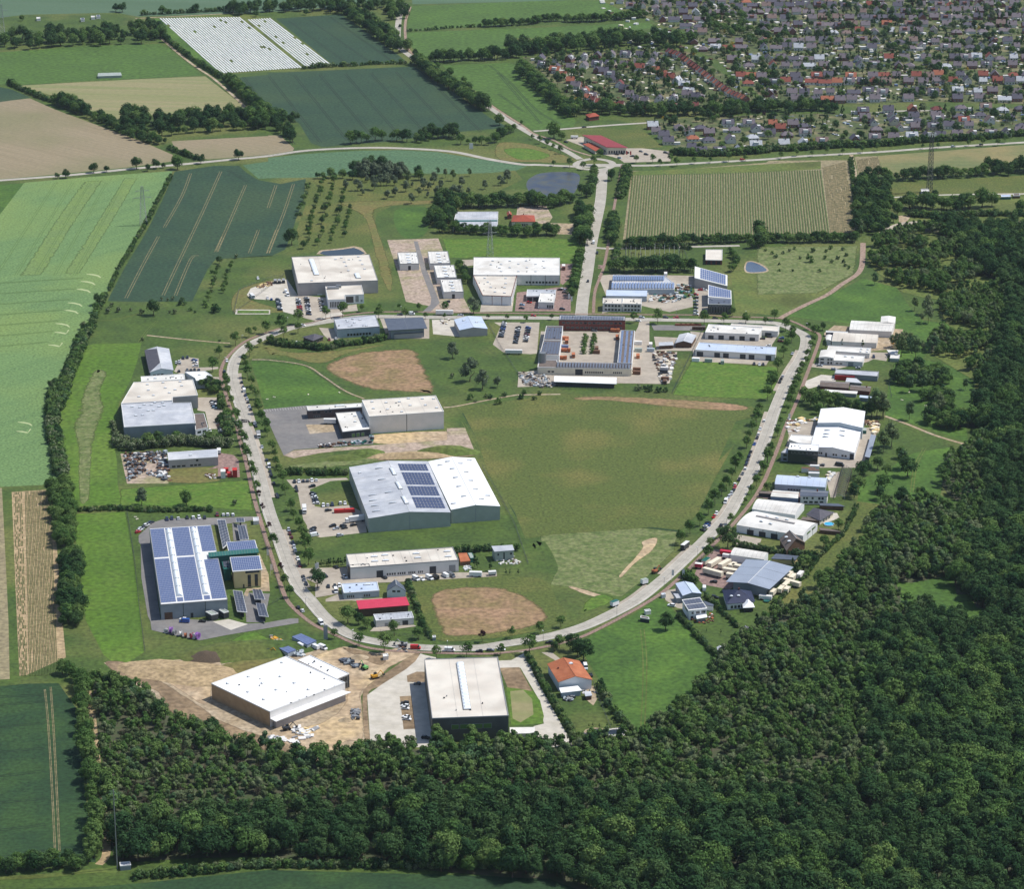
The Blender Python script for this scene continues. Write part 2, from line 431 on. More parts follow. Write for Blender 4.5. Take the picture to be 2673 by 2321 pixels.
def ribbon(name, pts, w, m, z, off=0.0, sm=5, thick=0.0):
    if isinstance(pts, str): pts = path(pts)
    if sm: pts = smooth(pts, False, sm)
    z = lay_height(pts, 0.10 if name != 'parking_strip' else 0.06)
    mb = MB(); ribbon_mb(mb, pts, w, z, 0, off, thick)
    LASTZ[0] = z
    return struct(mb.obj(name, m))
ORD = ['zeroth', 'first', 'second', 'third', 'fourth', 'fifth', 'sixth', 'seventh', 'eighth', 'ninth', 'tenth', 'eleventh', 'twelfth', 'thirteenth',
       'fourteenth', 'fifteenth', 'sixteenth', 'seventeenth', 'eighteenth', 'nineteenth', 'twentieth']
TENS = {2: 'twenty', 3: 'thirty', 4: 'forty', 5: 'fifty', 6: 'sixty', 7: 'seventy', 8: 'eighty', 9: 'ninety'}
TENTH = {3: 'thirtieth', 4: 'fortieth', 5: 'fiftieth', 6: 'sixtieth', 7: 'seventieth', 8: 'eightieth', 9: 'ninetieth'}
def ordn(i):
    if i <= 20: return ORD[i]
    return TENTH[i // 10] if i % 10 == 0 else TENS[i // 10] + '-' + ORD[i % 10]
def along(pts, step=None, n=None):
    """points at even spacing along a polyline, with the heading there"""
    seg = [(pts[i + 1] - pts[i]).length for i in range(len(pts) - 1)]; tot = sum(seg)
    if n is None: n = max(1, int(tot / step) + 1)
    out = []
    for k in range(n):
        d = tot * (k / (n - 1) if n > 1 else 0.5); i = 0
        while i < len(seg) - 1 and d > seg[i]: d -= seg[i]; i += 1
        t = d / seg[i] if seg[i] else 0
        v = pts[i + 1] - pts[i]
        out.append((pts[i].lerp(pts[i + 1], min(t, 1)), math.atan2(v.y, v.x)))
    return out
# ================================================================ THE GROUND
G0 = MB(); G0.face([(-14000, -4000, 0), (14000, -4000, 0), (14000, 26000, 0), (-14000, 26000, 0)])
struct(G0.obj('ground', 'grass'))
Z1, Z2, Z3, Z4, Z5, Z6 = 0.03, 0.06, 0.09, 0.12, 0.15, 0.18
# fields beyond and around the estate
flat('field', "Q 190,225 700,180 1330,135 1285,230 1180,400 1060,600 950,850 870,980 820,1080 740,1140 715,1250 640,1340 600,1430 540,1533; Z 102,790 105,860 128,965 150,975; R 0,505; Q -160,1533 -60,450", 'pale_wheat', Z1)
flat('field', "Q -60,245 185,228 0,470 -60,540", 'lush', Z1)
flat('field', "Q 1345,140 1650,95 1840,95 1900,150 1990,205 2160,235; O 290,255 270,430 215,560 190,650 130,800 20,850; E 1600,190 1070,225 1010,300 890,550 480,555 240,548; Q 850,1090 960,880 1100,650 1150,560 1240,380 1320,200", 'dark_wheat', Z1)
flat('field', "Q 1870,90 2064,62; O 0,92 300,62 700,38 1000,33 1300,48 1600,98 1990,158 1880,203 1500,215 1000,212 600,212 350,245 0,250; Q 1990,195 1890,110", 'teal_wheat', Z1)
flat('field', "A -80,790 230,755 420,840 880,1010 1100,1090 1330,1190 1330,1240 1000,1285 600,1325 100,1370 -80,1380", 'brown_field', Z1)
flat('field', "A 1320,1085 2064,1045; B 0,1040 90,1040 200,1140 190,1160 0,1190; A 1600,1225 1470,1200 1340,1130", 'brown_field', Z1)
flat('field', "A -80,650 100,690 235,750 -80,795", 'dark_wheat', Z1)
flat('field', "A -80,405 700,350 1230,335 1300,370 1560,580 1100,600 130,652 -80,645", 'bright_far', Z1)
flat('field', "A 130,658 1100,605 1580,585 1920,850 1870,880 1700,860 870,920 700,850 640,800 430,740", 'tan_green', Z1)
flat('field', "A 1215,135 1800,100 2084,130 2570,505 2329,540 1690,570", 'meadow', Z1)
flat('field', "A 1180,140 1225,140 1700,565 1640,560 1240,270", 'lush', Z1)
flat('field', "B 60,140 560,108 700,200 830,300 1000,420 1060,470 700,500 500,500", 'dark_wheat', Z1)
flat('field', "A 1800,600 2064,572; B 0,560 1120,510 1260,600 1450,720 1700,900 1850,980 1500,1010 900,1090 640,1110 420,1130 330,1100 240,950 100,850; A 2000,800 1740,615", 'dark_wheat', Z1)
flat('field', "A -300,-500; B 1100,-500 960,20 700,30 200,80; A 2000,95 1060,125 900,95 200,110 -300,170", 'top_field', Z1)
flat('field', "B 1110,45 2064,5; C 790,0 1010,105 700,115 480,135; B 1640,200 1070,235 1080,150", 'bright_far', Z1)
flat('field', "B 1080,250 1640,225 2064,210; C 1160,170 1230,210 800,260 600,300 100,290 60,380; B 1830,400 1240,460 1120,380 1060,300", 'bright_far', Z1)
flat('field', "B 1340,500 1850,480; C 130,500 300,700 520,810 600,930 580,975 270,1000 0,830; B 1600,700 1450,600", 'bright_far', Z1)
flat('field', "C -200,-300 700,-300 780,-10 0,15; B 1110,30 1080,-300", 'top_field', Z1)
flat('field', "C 1030,1312 1200,1320 2064,1250; D 100,1235 700,1232 722,1290 745,1500; P 772,612 600,612 0,628; G 962,192; C 1000,1533", 'potato_soil', Z1)
flat('field', "C 1040,1318 1600,1290 2064,1262; D 500,1240 500,1300 60,1325; C 1600,1340 1020,1350", 'meadow', Z2)
flat('field', "D 760,1205 940,1200 975,1330 880,1350 800,1390", 'potato_soil', Z1)
flat('field', "D 940,1198 2064,1112 2300,1095 2300,1210 1700,1335 1100,1365 985,1335 940,1200", 'field_far', Z1)
flat('meadow', "P 1000,240 1300,210 2064,170 2300,160 2300,305 1400,325 1000,340", 'olive', Z1)
flat('meadow', "P 1000,350 2064,330 2300,330 2300,560 1900,530 1240,520 1000,600", 'meadow', Z1)
flat('meadow', "S 308,-183 581,-222 992,-222 1383,-183 1363,-37 1187,139 953,325 855,305 562,247 396,227 435,139 337,-56", 'pale_patch', Z2, feather=2)
ribbon('ditch', "S 200,-120 308,-187 581,-227 992,-227 1383,-186", 2.2, 'near_wheat', 0)
ribbon('ditch', "J 1480,200 1620,440 1730,700 1900,1010 2030,1260; S 330,-100 430,100 350,190", 5.0, 'grass', 0)
ribbon('ditch', "J 1500,230 1640,480 1760,740 1920,1040", 1.6, 'near_wheat', 0)
flat('field', "Q 640,215 800,205 560,560 330,940 140,945 420,520", 'yellow_wheat', Z2, feather=9)
flat('field', "Q 950,190 1060,190 850,560 620,925 480,930 760,500", 'yellow_wheat', Z2, feather=9)
for x_, y_ in ((735, 935), (690, 990), (655, 1050), (590, 1155), (560, 1212), (495, 1315), (488, 1382), (440, 1480), (205, 1455 + 620), (195, 1455 + 690)):
    sgn = 1 if (y_ // 10) % 2 else -1
    flat('laid_crop', [at('Q', x_ + dx, y_ + dy) for dx, dy in ((-70, -7), (-20, -6), (25, 4), (46, 22 * sgn), (36, 24 * sgn), (16, 11), (-24, 3), (-66, -3))], 'laid_crop', Z2)
flat('field', "N -120,95 0,125 200,105 450,100 590,300 620,600 650,900 690,1200 740,1480 560,1470 400,1440 0,1520 -120,1530", 'near_wheat', Z1)
flat('field', "N -300,1700 700,1672 1100,1640 2064,1540; U 50,1440 400,1440 620,1533 640,1640; N -300,1760", 'near_wheat', Z2)
flat('field', "R 90,545 390,525 410,700 440,1000 480,1533; L -230,640; N 200,40 150,45; R 130,1533 100,800", 'crop_soil', Z1)
flat('field', "R -60,510 15,515 40,1000 65,1533; N 75,70 -60,75", 'potato_soil', Z1)
flat('field', "R 560,715 960,698 1010,950 1050,1250 1085,1533; L 370,600 250,680 150,690 60,620; R 660,1533 600,1000 560,800", 'bright_green', Z1)
flat('field', "E 130,880 500,870 470,1000 420,1150 330,1320 290,1500; R 900,0 870,150 900,300 905,480 940,640 600,655 540,600 520,470 490,300 440,100 370,-30; E -180,1330 -70,1110 0,960 60,900", 'bright_green', Z1)
flat('meadow', "E 240,1100 190,1250 230,1400; R 760,30 720,200 700,400 690,590 620,630 600,450 600,250 560,50; E 0,1400 60,1220 140,1080", 'pale_patch', Z2, feather=9, sm=True)
flat('meadow', "E 1340,1010 1500,1000 1760,1050 1850,1120 1950,1190 2064,1270; F 720,1420 300,1470 -40,1500; E 1450,1390 1400,1200", 'lush', Z1)
flat('meadow', "J 1480,190 2000,120; G 300,1370 1200,1420 1950,1480 2064,1533; H 60,1180 -80,1500; K 640,30 480,310 360,560 230,690 0,670; S 1000,-200 430,-160; J 1980,1200 1900,1000 1700,700 1600,420", 'olive', Z1)
flat('meadow', "S 740,600 1000,480 1230,330 1270,340 1400,470 1700,790 1690,870 1490,1070 1330,1210 1170,1330 1150,1380 1060,1380 980,1330 850,1080 790,980 700,830 620,700", 'lush', Z1)
flat('meadow', "G 1510,1080 1800,1150 2064,1170; H 300,750 400,770 370,960 290,1010 -100,1000; G 1340,1390 1440,1200", 'green_patch', Z1, feather=3)
flat('meadow', "H 20,20 900,0 980,60 700,240 400,370 60,330", 'meadow', Z1)
flat('meadow', "H 1040,80 1300,150 1420,330 1500,400 1700,430 1900,500 1600,560 1500,700 1900,800 1930,1000 1830,1200 1850,1340 1210,1130 1240,860 1330,600 1160,450 700,400 460,370", 'lush', Z1)
flat('meadow', "T 1200,100 1500,50 1450,300 1420,420 1560,480 950,500 780,480 800,300 1050,200", 'lush', Z1)
flat('meadow', "T 780,470 950,490 880,640 830,790 700,880 560,1000 430,1180 250,1300 160,1270 330,1080 520,900 660,720 740,560", 'olive', Z1)
flat('meadow', "P 0,720 790,710 770,930 480,1080 0,1090", 'pale_patch', Z1, feather=6)
flat('meadow', "O 290,250 620,240 1600,220 1900,190 1960,260 1750,360 1300,440 1000,440 840,520 780,760 500,800 240,830 220,650 290,450", 'olive', Z1)
flat('meadow', "O 980,500 1240,485 1200,690 1020,690", 'lush', Z2, feather=3, sm=True)
flat('meadow', "G -400,190 0,180 640,190 660,250 660,340 560,375; O 1380,860 1340,710", 'green_patch', Z1, feather=2)
flat('meadow', "I 180,520 1180,450 1220,690 900,670 600,660 180,650", 'green_patch', Z1, feather=4)
flat('meadow', "M 720,110 900,40 1500,20 1700,60 1780,200 1850,330 1600,440 1200,500 850,500 740,300", 'olive', Z1, feather=5, sm=True)
flat('meadow', "C 540,1000 1110,995 1270,1130 1050,1150 800,1040 640,1030", 'olive', Z1)
flat('meadow', "D 560,940 770,920 850,1010 830,1040 640,1010", 'olive', Z1)
# bare and dried ground inside the estate
flat('bare_ground', "L 60,680 300,690 700,650 960,690 1300,640 1470,600 1700,560 1830,600; M 60,640 130,560 200,560 420,620 430,760 330,850 270,940 300,1270 100,1420 -60,1440; L 1500,1410 1000,1250 600,1060 400,900 200,790", 'dirt', Z1)
for s, m, z, f in (
    ("F 700,1060 900,1040 1130,1040 1200,1160 1290,1370 1080,1370 800,1350 600,1290 440,1200 480,1130", 'dry', Z2, 9),
    ("E 1450,900 1700,940 2064,920; F 900,1000 650,1060 400,1150 100,1090 0,1080", 'dry_green', Z2, 6),
    ("M 800,200 850,130 1000,100 1300,95 1500,150 1650,240 1720,320 1690,370 1500,430 1300,460 950,480 870,400", 'dry', Z3, 6),
    ("G 600,1410 900,1400 1500,1430 1900,1470 1880,1510 1500,1500 900,1440 620,1430", 'dry', Z2, 4),
    ("S 1109,-105 1226,-134 1190,-37 1060,60 960,165 935,150 1050,20 1110,-60", 'sand', Z3, 1.2),
    ("S 540,240 620,250 850,320 860,350 760,330 600,275", 'sand', Z3, 2),
    ("L 400,690 600,670 780,640 970,680 940,780 1000,800 900,850 890,960 810,1000 700,930 540,830 440,770", 'sand', Z3, 2),
    ("L 60,680 220,670 400,760 560,850 820,1020 960,1120 1250,1230 1500,1290 1850,1330 1840,1400 1400,1380 1000,1260 600,1080 480,920 330,850 200,800", 'soil', Z2, 3),
    ("L 1340,1220 1700,1150 1900,1010 1950,760 2064,650; M 180,700 330,850 280,940 300,1260 150,1290 60,1380 -120,1430; L 1500,1340", 'sand', Z2, 3),
    ("L 960,700 1300,640 1470,620 1400,690 1000,820", 'dry_green', Z3, 2),
    ("M -100,640 100,560 200,560 400,600 560,560 720,600 500,720 330,860 100,830 0,760", 'sand', Z2, 3),
    ("M 130,570 200,570 450,620 500,600 430,700 250,640", 'soil', Z3, 2),
    ("M 690,606 725,610 695,672 625,735 435,855 325,935 345,1315 300,1265 283,945 325,860 560,690", 'soil', Z3, 0.4),
    ("I 560,360 960,360 950,460 560,470", 'dry_green', Z2, 2),
    ("J 800,400 1390,370 1400,440 850,470", 'sand', Z4, 2),
    ("J 700,600 1250,500 1500,520 1560,570 900,600", 'soil', Z2, 4),
    ("J 150,640 600,580 900,540 850,600 620,640 300,660", 'pale_patch', Z2, 4),
    ("E 1230,470 1520,380 1600,400 1530,520 1330,530 1590,620 1500,640 1210,640", 'dry_green', Z2, 2),
    ("C 0,1100 250,1110 560,1210 560,1250 300,1250 0,1225", 'dry_green', Z2, 4),
    ("C 40,1150 230,1140 400,1190 330,1225 150,1225", 'green_patch', Z3, 3),
    ("O 590,430 1300,420 1250,450 900,470 820,540 900,800 960,1000 940,1120 860,1000 800,750 740,560 620,480", 'dry_green', Z2, 5),
    ("S 700,330 820,300 900,350 700,430 640,420", 'green_patch', Z3, 3),
    ("L 1180,440 1340,500 1400,590 1200,650 960,680 980,560", 'green_patch', Z3, 2),
    ("F 100,330; J 560,150; A 1650,1300", 'dry', 0, 0)):
    if z: flat('bare_ground', s, m, z, feather=f, sm=True)
# yards, car parks and drives
for s, m, z in (
    ("E 1310,500 1340,450 1480,400 1620,380 1700,500 1900,520 1990,600 2064,660 1990,690 1850,705 1700,660 1590,630 1570,545 1340,530", 'concrete', Z3),
    ("F 210,620 460,640 480,720 680,690 690,740 480,760 370,820 290,800 215,770", 'paving', Z3),
    ("F 915,195 1310,183 1400,420 1510,650 1560,750 1400,760 1180,757 1245,705 1060,670 1000,450", 'gravel', Z3),
    ("F 1120,205 1150,205 1210,400 1290,600 1320,680 1280,720 1240,757 1180,757 1250,690 1255,640 1180,440", 'asphalt', Z4),
    ("F 1480,350 1600,345 1580,390 1490,400", 'paving', Z3),
    ("G 480,380 600,380 560,480 500,540 480,530", 'red_paving', Z3),
    ("G 130,560 0,560 -120,640 -140,750 110,745", 'paving', Z3),
    ("G 145,600 450,560 560,560 560,745 130,745", 'red_paving', Z3),
    ("G 770,470 880,460 1500,470 1640,560 1620,780 1540,780 1510,560 1360,560 1360,640 1500,640 1500,710 1320,750 1100,700 800,760 830,620", 'paving', Z3),
    ("G -30,830 320,830 300,1070 250,1075 40,1060 -40,1000 20,860", 'paving', Z3),
    ("G 330,900 1060,900 1080,860 1090,810 1165,810 1165,1000 1230,1060 1380,1060 1320,1300 1240,1305 900,1300 150,1330 160,1220 300,1200", 'paving', Z3),
    ("G 1180,850 1600,855 1580,895 1200,892", 'asphalt', Z3),
    ("G 1200,940 1600,960 1530,1050 1220,1050", 'paving', Z2),
    ("G 1480,900 2064,950; H 400,500 340,590; G 2100,1100 2064,1160 1500,1130 1500,1000", 'paving', Z3),
    ("F 390,870 540,880 560,950 480,975 430,930", 'paving', Z3),
    ("F 860,800 1240,800 1240,955 920,955", 'paving', Z3),
    ("F 1260,810 1430,810 1470,940 1270,920", 'concrete', Z3),
    ("H 800,640 1240,650 1220,715 1120,700 1080,720 820,780 640,760 640,735 800,725", 'paving', Z3),
    ("H 820,440 950,450 1350,470 1290,620 1100,640 760,600 740,500", 'dirt', Z3),
    ("H 570,880 720,820 830,830 830,870 620,930", 'concrete', Z3),
    ("H 440,1180 700,1180 690,1230 1060,1230 1160,1220 1120,1360 1060,1533 650,1533 430,1440 470,1290", 'paving', Z3),
    ("K 1280,150 1640,110 1580,210 1300,210", 'paving', Z3),
    ("K 1340,260 1450,240 1420,440 1380,440", 'paving', Z3),
    ("K 640,720 850,760 820,830 640,800", 'paving', Z3),
    ("K 480,840 700,850 740,1060 600,1150 560,1140 400,1110 330,1040 350,990 420,900", 'red_paving', Z3),
    ("K 90,1160 200,1140 260,1300 200,1290 110,1230", 'paving', Z3),
    ("K 840,390 1150,400 1160,480 800,440", 'red_paving', Z3),
    ("K 1180,600 1330,640 1450,600 1430,560 1240,560", 'concrete', Z3),
    ("J -40,205 290,175 720,190 800,400 810,470 200,515 120,560 60,430", 'asphalt', Z3),
    ("J 290,320 500,320 515,375 320,393", 'dirt', Z4),
    ("J 120,560 200,520 810,480 1380,440 1375,350 1515,345 1585,515 1100,545 850,545 700,510 400,540 200,580", 'gravel', Z2),
    ("J 140,745 600,730 620,745 480,755 320,820 360,950 420,960 620,940 740,1000 760,1150 400,1190 300,1150 300,1100 270,1050 230,850", 'paving', Z3),
    ("J 250,1430 600,1420 640,1500 1460,1460 1760,1460 1760,1490 1000,1533 400,1560 270,1500", 'paving', Z3),
    ("I 440,780 540,750 870,745 1210,735 1230,760 940,800 880,800 410,830 420,940 480,1400 500,1533; L 500,330 900,360 1060,370 1170,380 1300,375 1500,340 1560,340 1560,375 1000,470 800,510 600,470 430,430 420,360; I 400,1500 350,1200 345,950 330,930 330,880", 'asphalt', Z3),
    ("L 900,365 1020,345 1170,385 1040,430", 'concrete', Z4),
    ("I 1050,790 1160,790 1180,920 1060,920", 'asphalt', Z3),
    ("I 1140,1320 1340,1330 1300,1533; L 1300,370 1160,370", 'asphalt', Z3),
    ("I 1260,1020 1330,1180 1340,1310 1240,1310 1280,1290 1180,1310 1170,1350 1140,1340 1160,1290 1270,1280 1240,1100", 'dirt', Z3),
    ("I 940,240 1060,260 1100,300 1110,430 940,430 940,360 860,370 940,340", 'red_paving', Z3),
    ("I 190,250 540,240 560,480 240,480", 'gravel', Z3),
    ("I 1360,60 1560,50 1560,210 1440,190", 'asphalt', Z2),
    ("E 800,990 860,980 940,990 940,1060 1090,1055 1090,1070 800,1110 750,1090", 'paving', Z3),
    ("E 930,1290 1100,1290 1130,1400 1130,1533 1020,1533 990,1400 930,1390", 'paving', Z3),
    ("E 1050,1160 1110,1165 1110,1135 1030,1130", 'paving', Z3),
    ("C 520,1075 640,1050 840,1100 1000,1140 1110,1140 1330,1165 1330,1240 970,1250 930,1220 820,1190", 'paving', Z3),
    ("M 760,620 850,640 830,1200 900,1300 800,1330 380,1340 345,1310 320,930 430,850 620,730 690,670 730,610", 'concrete', Z3),
    ("M 625,780 700,750 770,750 770,830 630,830", 'soil', Z4),
    ("M 570,940 660,935 690,1190 600,1195", 'soil', Z4),
    ("M 1310,665 1430,660 1540,600 1420,600 1560,590 1600,770 1890,1290 1900,1330 1640,1330 1600,1170 1680,1150 1640,960 1500,720 1310,720", 'concrete', Z3),
    ("M 1340,720 1490,715 1590,900 1400,870", 'soil', Z3),
    ("M 1390,870 1480,880 1590,900 1650,970 1680,1090 1670,1150 1430,1160", 'green_patch', Z3),
    ("M 1420,900 1520,890 1590,960 1600,1080 1500,1140 1440,1110", 'tan_green', Z4),
    ("M 0,190 100,150 300,190 440,180 420,230 200,200 0,210", 'paving', Z3),
    ("M 100,150 -80,180 -80,80 100,60", 'paving', Z3),
    ("M 340,440 380,400 680,390 700,400 420,440", 'paving', Z3),
    ("M 1660,600 1740,600 1820,660 1780,670", 'paving', Z3),
    ("M 2000,850 2064,860 2090,960 2060,1010 2000,960", 'dirt', Z3),
    ("G 150,-60 370,-70 420,20 380,80 290,60 140,20", 'gravel', Z3),
    ("G 400,65 620,70 590,155 460,150", 'dirt', Z4),
    ("C 620,1290 1000,1280 980,1260 640,1260", 'road', Z2),
    ("P 1100,480 1200,475 1160,530 1100,540", 'dirt', Z2)):
    flat('yard', s, m, z)
flat('road', "D 490,930 560,940 650,1080 600,1090", 'road', Z3)
# ponds
flat('water', "Z 1065,362 1090,349 1140,346 1167,352 1166,372 1152,394 1120,407 1095,402 1075,394 1062,378", 'reed_water', Z3, sm=True)
flat('bank', "O 370,835 400,805 560,790 660,772 720,785 760,830 700,850", 'dirt', Z2, sm=False)
flat('water', "O 395,830 420,812 560,800 660,785 700,800 745,828 700,845 450,845", 'pond_water', Z3)
flat('bank', "G 1905,370 1960,358 2050,392 2075,440 1910,446", 'dirt', Z2, sm=True)
flat('water', "G 1915,375 1960,365 2040,400 2060,435 1920,440", 'water', Z3, sm=True)
flat('bank', "E 1225,612 1490,615 1490,650 1220,650", 'concrete', Z3)
flat('water', "E 1240,620 1480,622 1480,643 1235,643", 'green_patch', Z4)
flat('bank', "S 665,1350 740,1328 815,1340 820,1375 760,1405 680,1390", 'dirt', Z3, sm=True)
flat('water', "S 690,1350 740,1338 800,1350 805,1370 760,1392 700,1380", 'pond_water', Z4, sm=True)
flat('bank', "S 820,1345 960,1328 985,1345 985,1385 850,1395", 'kerb', Z3, sm=True)
flat('water', "S 840,1350 960,1340 970,1370 860,1380", 'pond_water', Z4, sm=True)

# ---------------------------------------------------------------- roads, footpaths, kerbs
RING_N = "E 1980,700; F 700,790 900,787 1200,792 1600,795 2064,797; G 600,802 1000,808 1600,818; H 295,420 420,440 520,480 590,520 600,580 570,680 490,810 420,950 355,1110 310,1250 255,1400 205,1533; K 765,260 690,400 605,555 490,690 330,850 150,1020; S 1230,220 1100,325 960,410 700,535 500,600 300,645 50,685; M 1200,565 1000,572 700,562 400,522 200,472 60,385; L 1740,310 1640,190; I 1570,1290 1490,1130 1400,880 1330,690 1260,430 1180,150 1120,0; E 1300,1470 1235,1280 1200,1150 1205,1050 1240,970 1310,900 1400,850 1550,790 1700,745 1980,700"
ringp = path(RING_N)
R1 = smooth(ringp, False, 5)
def road(name, pts, w, m='road', z=Z5, edge=True):
    o = ribbon(name, pts, w, m, z, sm=0); z = LASTZ[0]
    if edge:
        mb = MB()
        for s_ in (-1, 1): ribbon_mb(mb, pts, 0.22, z + 0.12, 0, s_ * (w / 2 + 0.11), 0.3)
        struct(mb.obj('kerb', 'kerb'))
    return o
road('road', R1, 7.8); ZR = LASTZ[0]
ROADS = [(R1, 7.8)]
def road2(s, w, m='road', z=Z5, edge=False, name='road'):
    p = smooth(path(s), False, 5); ROADS.append((p, w)); return road(name, p, w, m, z, edge)
road2("C 806,1300 800,1400 790,1533; G 768,0 720,220 690,430 655,640 640,790", 9.0, z=Z4, edge=True)
road2("A -60,1392 250,1370 600,1342 1000,1300 1450,1260 1800,1225 2064,1200; B 300,1158 700,1138 1000,1140 1400,1165 1700,1225 1950,1265; C 300,1268 450,1275 600,1282", 7.0)
road2("C 880,1268 950,1274 1200,1272 1400,1262 2064,1225; D 300,1205 700,1183 1000,1165 1400,1135 2064,1095 2300,1080", 6.5)
road2("B 1060,28 1020,80 1000,200 1003,340 1080,420 1250,530 1400,620 1550,740 1740,850; C 60,915 200,1000 350,1085 480,1140 590,1200 630,1225", 7.0)
road2("C 640,1238 735,1222 850,1238 885,1268 840,1296 735,1304 640,1296 600,1266 640,1238", 6.5, z=Z6)
road2("C 275,1010 500,993 800,968 1100,948 1500,925 1750,915 2064,905; D 300,912 700,900 790,890", 5.5)
road2("G 745,255 830,262 900,262 1100,256 1400,250 1860,240", 5.0)
road2("D 735,1190 745,1250 765,1330 775,1420; P 785,240 775,380", 3.5, 'dirt', Z4)
road2("P 980,612 1040,578 1100,552 1160,538 1250,532", 8, 'paving', Z4)
road2("P 1960,530 2064,532 2300,540", 8, 'paving', Z4)
road2("P 980,345 1300,325 1700,315 2064,312 2300,310", 3.5, 'concrete', Z4)
road2("P 825,690 822,800 812,880 770,940 660,1010 550,1090 400,1160 260,1230 180,1275", 4.5, 'pink_path', Z4, name='path')
road2("D 0,400 100,470 220,555 330,630 450,720 550,800", 6)
road2("C 1780,300 1900,350 2064,470", 6)
road2("C 500,430 640,530 740,620 800,700 900,730", 5); road2("C 1260,440 1400,550 1540,640 1700,740", 5)
road2("D 0,165 600,245 1200,230 2064,300", 5); road2("D 0,95 150,90", 6); road2("D 300,500 900,520 1500,510 2064,565", 5)
road2("D 500,690 1000,730 1600,700 2064,720", 5); road2("D 700,890 1200,850 2064,870", 5); road2("D 440,1060 1000,1020 1900,980 2064,975", 4.5)
road2("C 1440,1120 1800,1110 2064,1090; D 200,1065 440,1060", 4.5, 'dirt', Z4)
road2("C 1200,0 1400,120 1600,240 1800,330", 5); road2("D 0,380 900,400 1700,380 2064,400", 4.5); road2("D 0,20 1000,30 2064,60", 4.5)
road2("D 1500,190 1640,290", 5)
road2("A 1230,285 1400,430 1520,520 1640,600 1780,720 1930,862", 3.0, 'dirt', Z4, name='path')
road2("A 1040,140 1230,130 1800,100", 3.0, 'dirt', Z4, name='path')
road2("B 1095,50 1060,150 1055,260 1080,380 1180,455 1300,530 1440,620 1620,740 1760,840; C 200,975 280,1030 430,1080 560,1150 720,1200", 3.0, 'pink_path', Z4, name='path')
road2("H 1210,1140 1400,1210 1600,1290 1840,1362", 2.6, 'dirt', Z4, name='path')
road2("E 540,812 800,840 1100,868 1180,872", 2.0, 'dirt', Z3, name='path')
road2("E 1350,1000 1500,1005 1760,1045 1900,1130 2064,1240; F 740,1420", 1.5, 'dirt', Z3, name='path')
road2("J 1350,190 1450,180 1700,130 1900,95; G 180,1390 480,1385", 2.0, 'dirt', Z3, name='path')
road2("N 660,100 700,300 730,560 760,860 790,1060 820,1400 760,1500", 4.0, 'crop_soil', Z3, name='path')
road2("N -100,1605 300,1590 760,1545 900,1560", 4.0, 'meadow', Z3, name='path')
BP = smooth(path("I 1080,0 1110,150 1160,330 1210,560 1262,745 1310,910 1365,1080 1420,1250 1480,1390; L 1600,330 1700,400 1850,470; M 100,478 250,545 420,580 700,600 1200,613 1400,600 1600,575 1850,520 2064,440; K 0,1230 200,1075 400,880 600,680 760,490 850,350 910,220 990,20; H 440,1230 530,1030 600,840 690,600 705,515 640,480 520,420 380,385 0,375; G 1600,775 1000,770; F 1800,760 900,750 506,790; E 1800,718 1600,750 1400,815 1280,870 1180,960 1125,1040 1110,1130 1160,1300 1225,1510"), False, 4)
road('path', BP, 2.6, 'brick_path', Z4, edge=False); ROADS.append((BP, 2.6))
road2("C 955,1265 930,1400 905,1533; G 870,80 845,250 815,400 790,470 745,600 735,760", 2.4, 'brick_path', Z4, name='path')
road2("G 770,395 800,395 795,410 768,412", 3, 'red_paving', Z4, name='path')
# parking strips beside the east and west roads, grass verge beyond
def strip_beside(a, c, side, w=2.6):
    """a stretch of bay beside the ring road between two points read in image pixels"""
    ia = min(range(len(R1)), key=lambda i: (R1[i] - a).length); ic = min(range(len(R1)), key=lambda i: (R1[i] - c).length)
    if ia > ic: ia, ic = ic, ia
    ribbon('parking_strip', R1[max(ia, 0):ic + 1], w, 'paving', 0, off=side * (3.9 + w / 2 + .2), sm=0)
for a_, c_ in ((('E', 1230, 1100), ('E', 1350, 1480)), (('I', 1130, 40), ('I', 1400, 590)), (('I', 1460, 820), ('I', 1600, 1280)), (('H', 480, 640), ('H', 350, 950)), (('H', 330, 1110), ('K', 720, 300)), (('K', 650, 430), ('K', 420, 690)), (('K', 300, 800), ('K', 60, 1020)), (('S', 1200, 230), ('S', 900, 400))):
    for sd in (-1,): strip_beside(at(*a_), at(*c_), sd)
# painted lines: gutter line of the concrete road, bays
mb = MB(); ribbon_mb(mb, R1, 0.18, ZR + 0.008, 0, 3.1)
for i in range(16):
    a = at('J', -30 + i * 20, 205 - i * 1.6); ribbon_mb(mb, [a, a + Vector((1.1, -5, 0))], 0.12, 0.16)
struct(mb.obj('road_marking', 'line_paint'))
mb = MB(); ribbon_mb(mb, R1, 0.16, ZR + 0.006, 0, 0); struct(mb.obj('road_joint', 'asphalt'))
# slab joints across the concrete road
mb = MB()
for p, a in along(R1, step=12): 
    d = Vector((-math.sin(a), math.cos(a), 0)); ribbon_mb(mb, [p - d * 3.85, p + d * 3.85], 0.14, ZR + 0.004)
struct(mb.obj('road_joint', 'asphalt'))
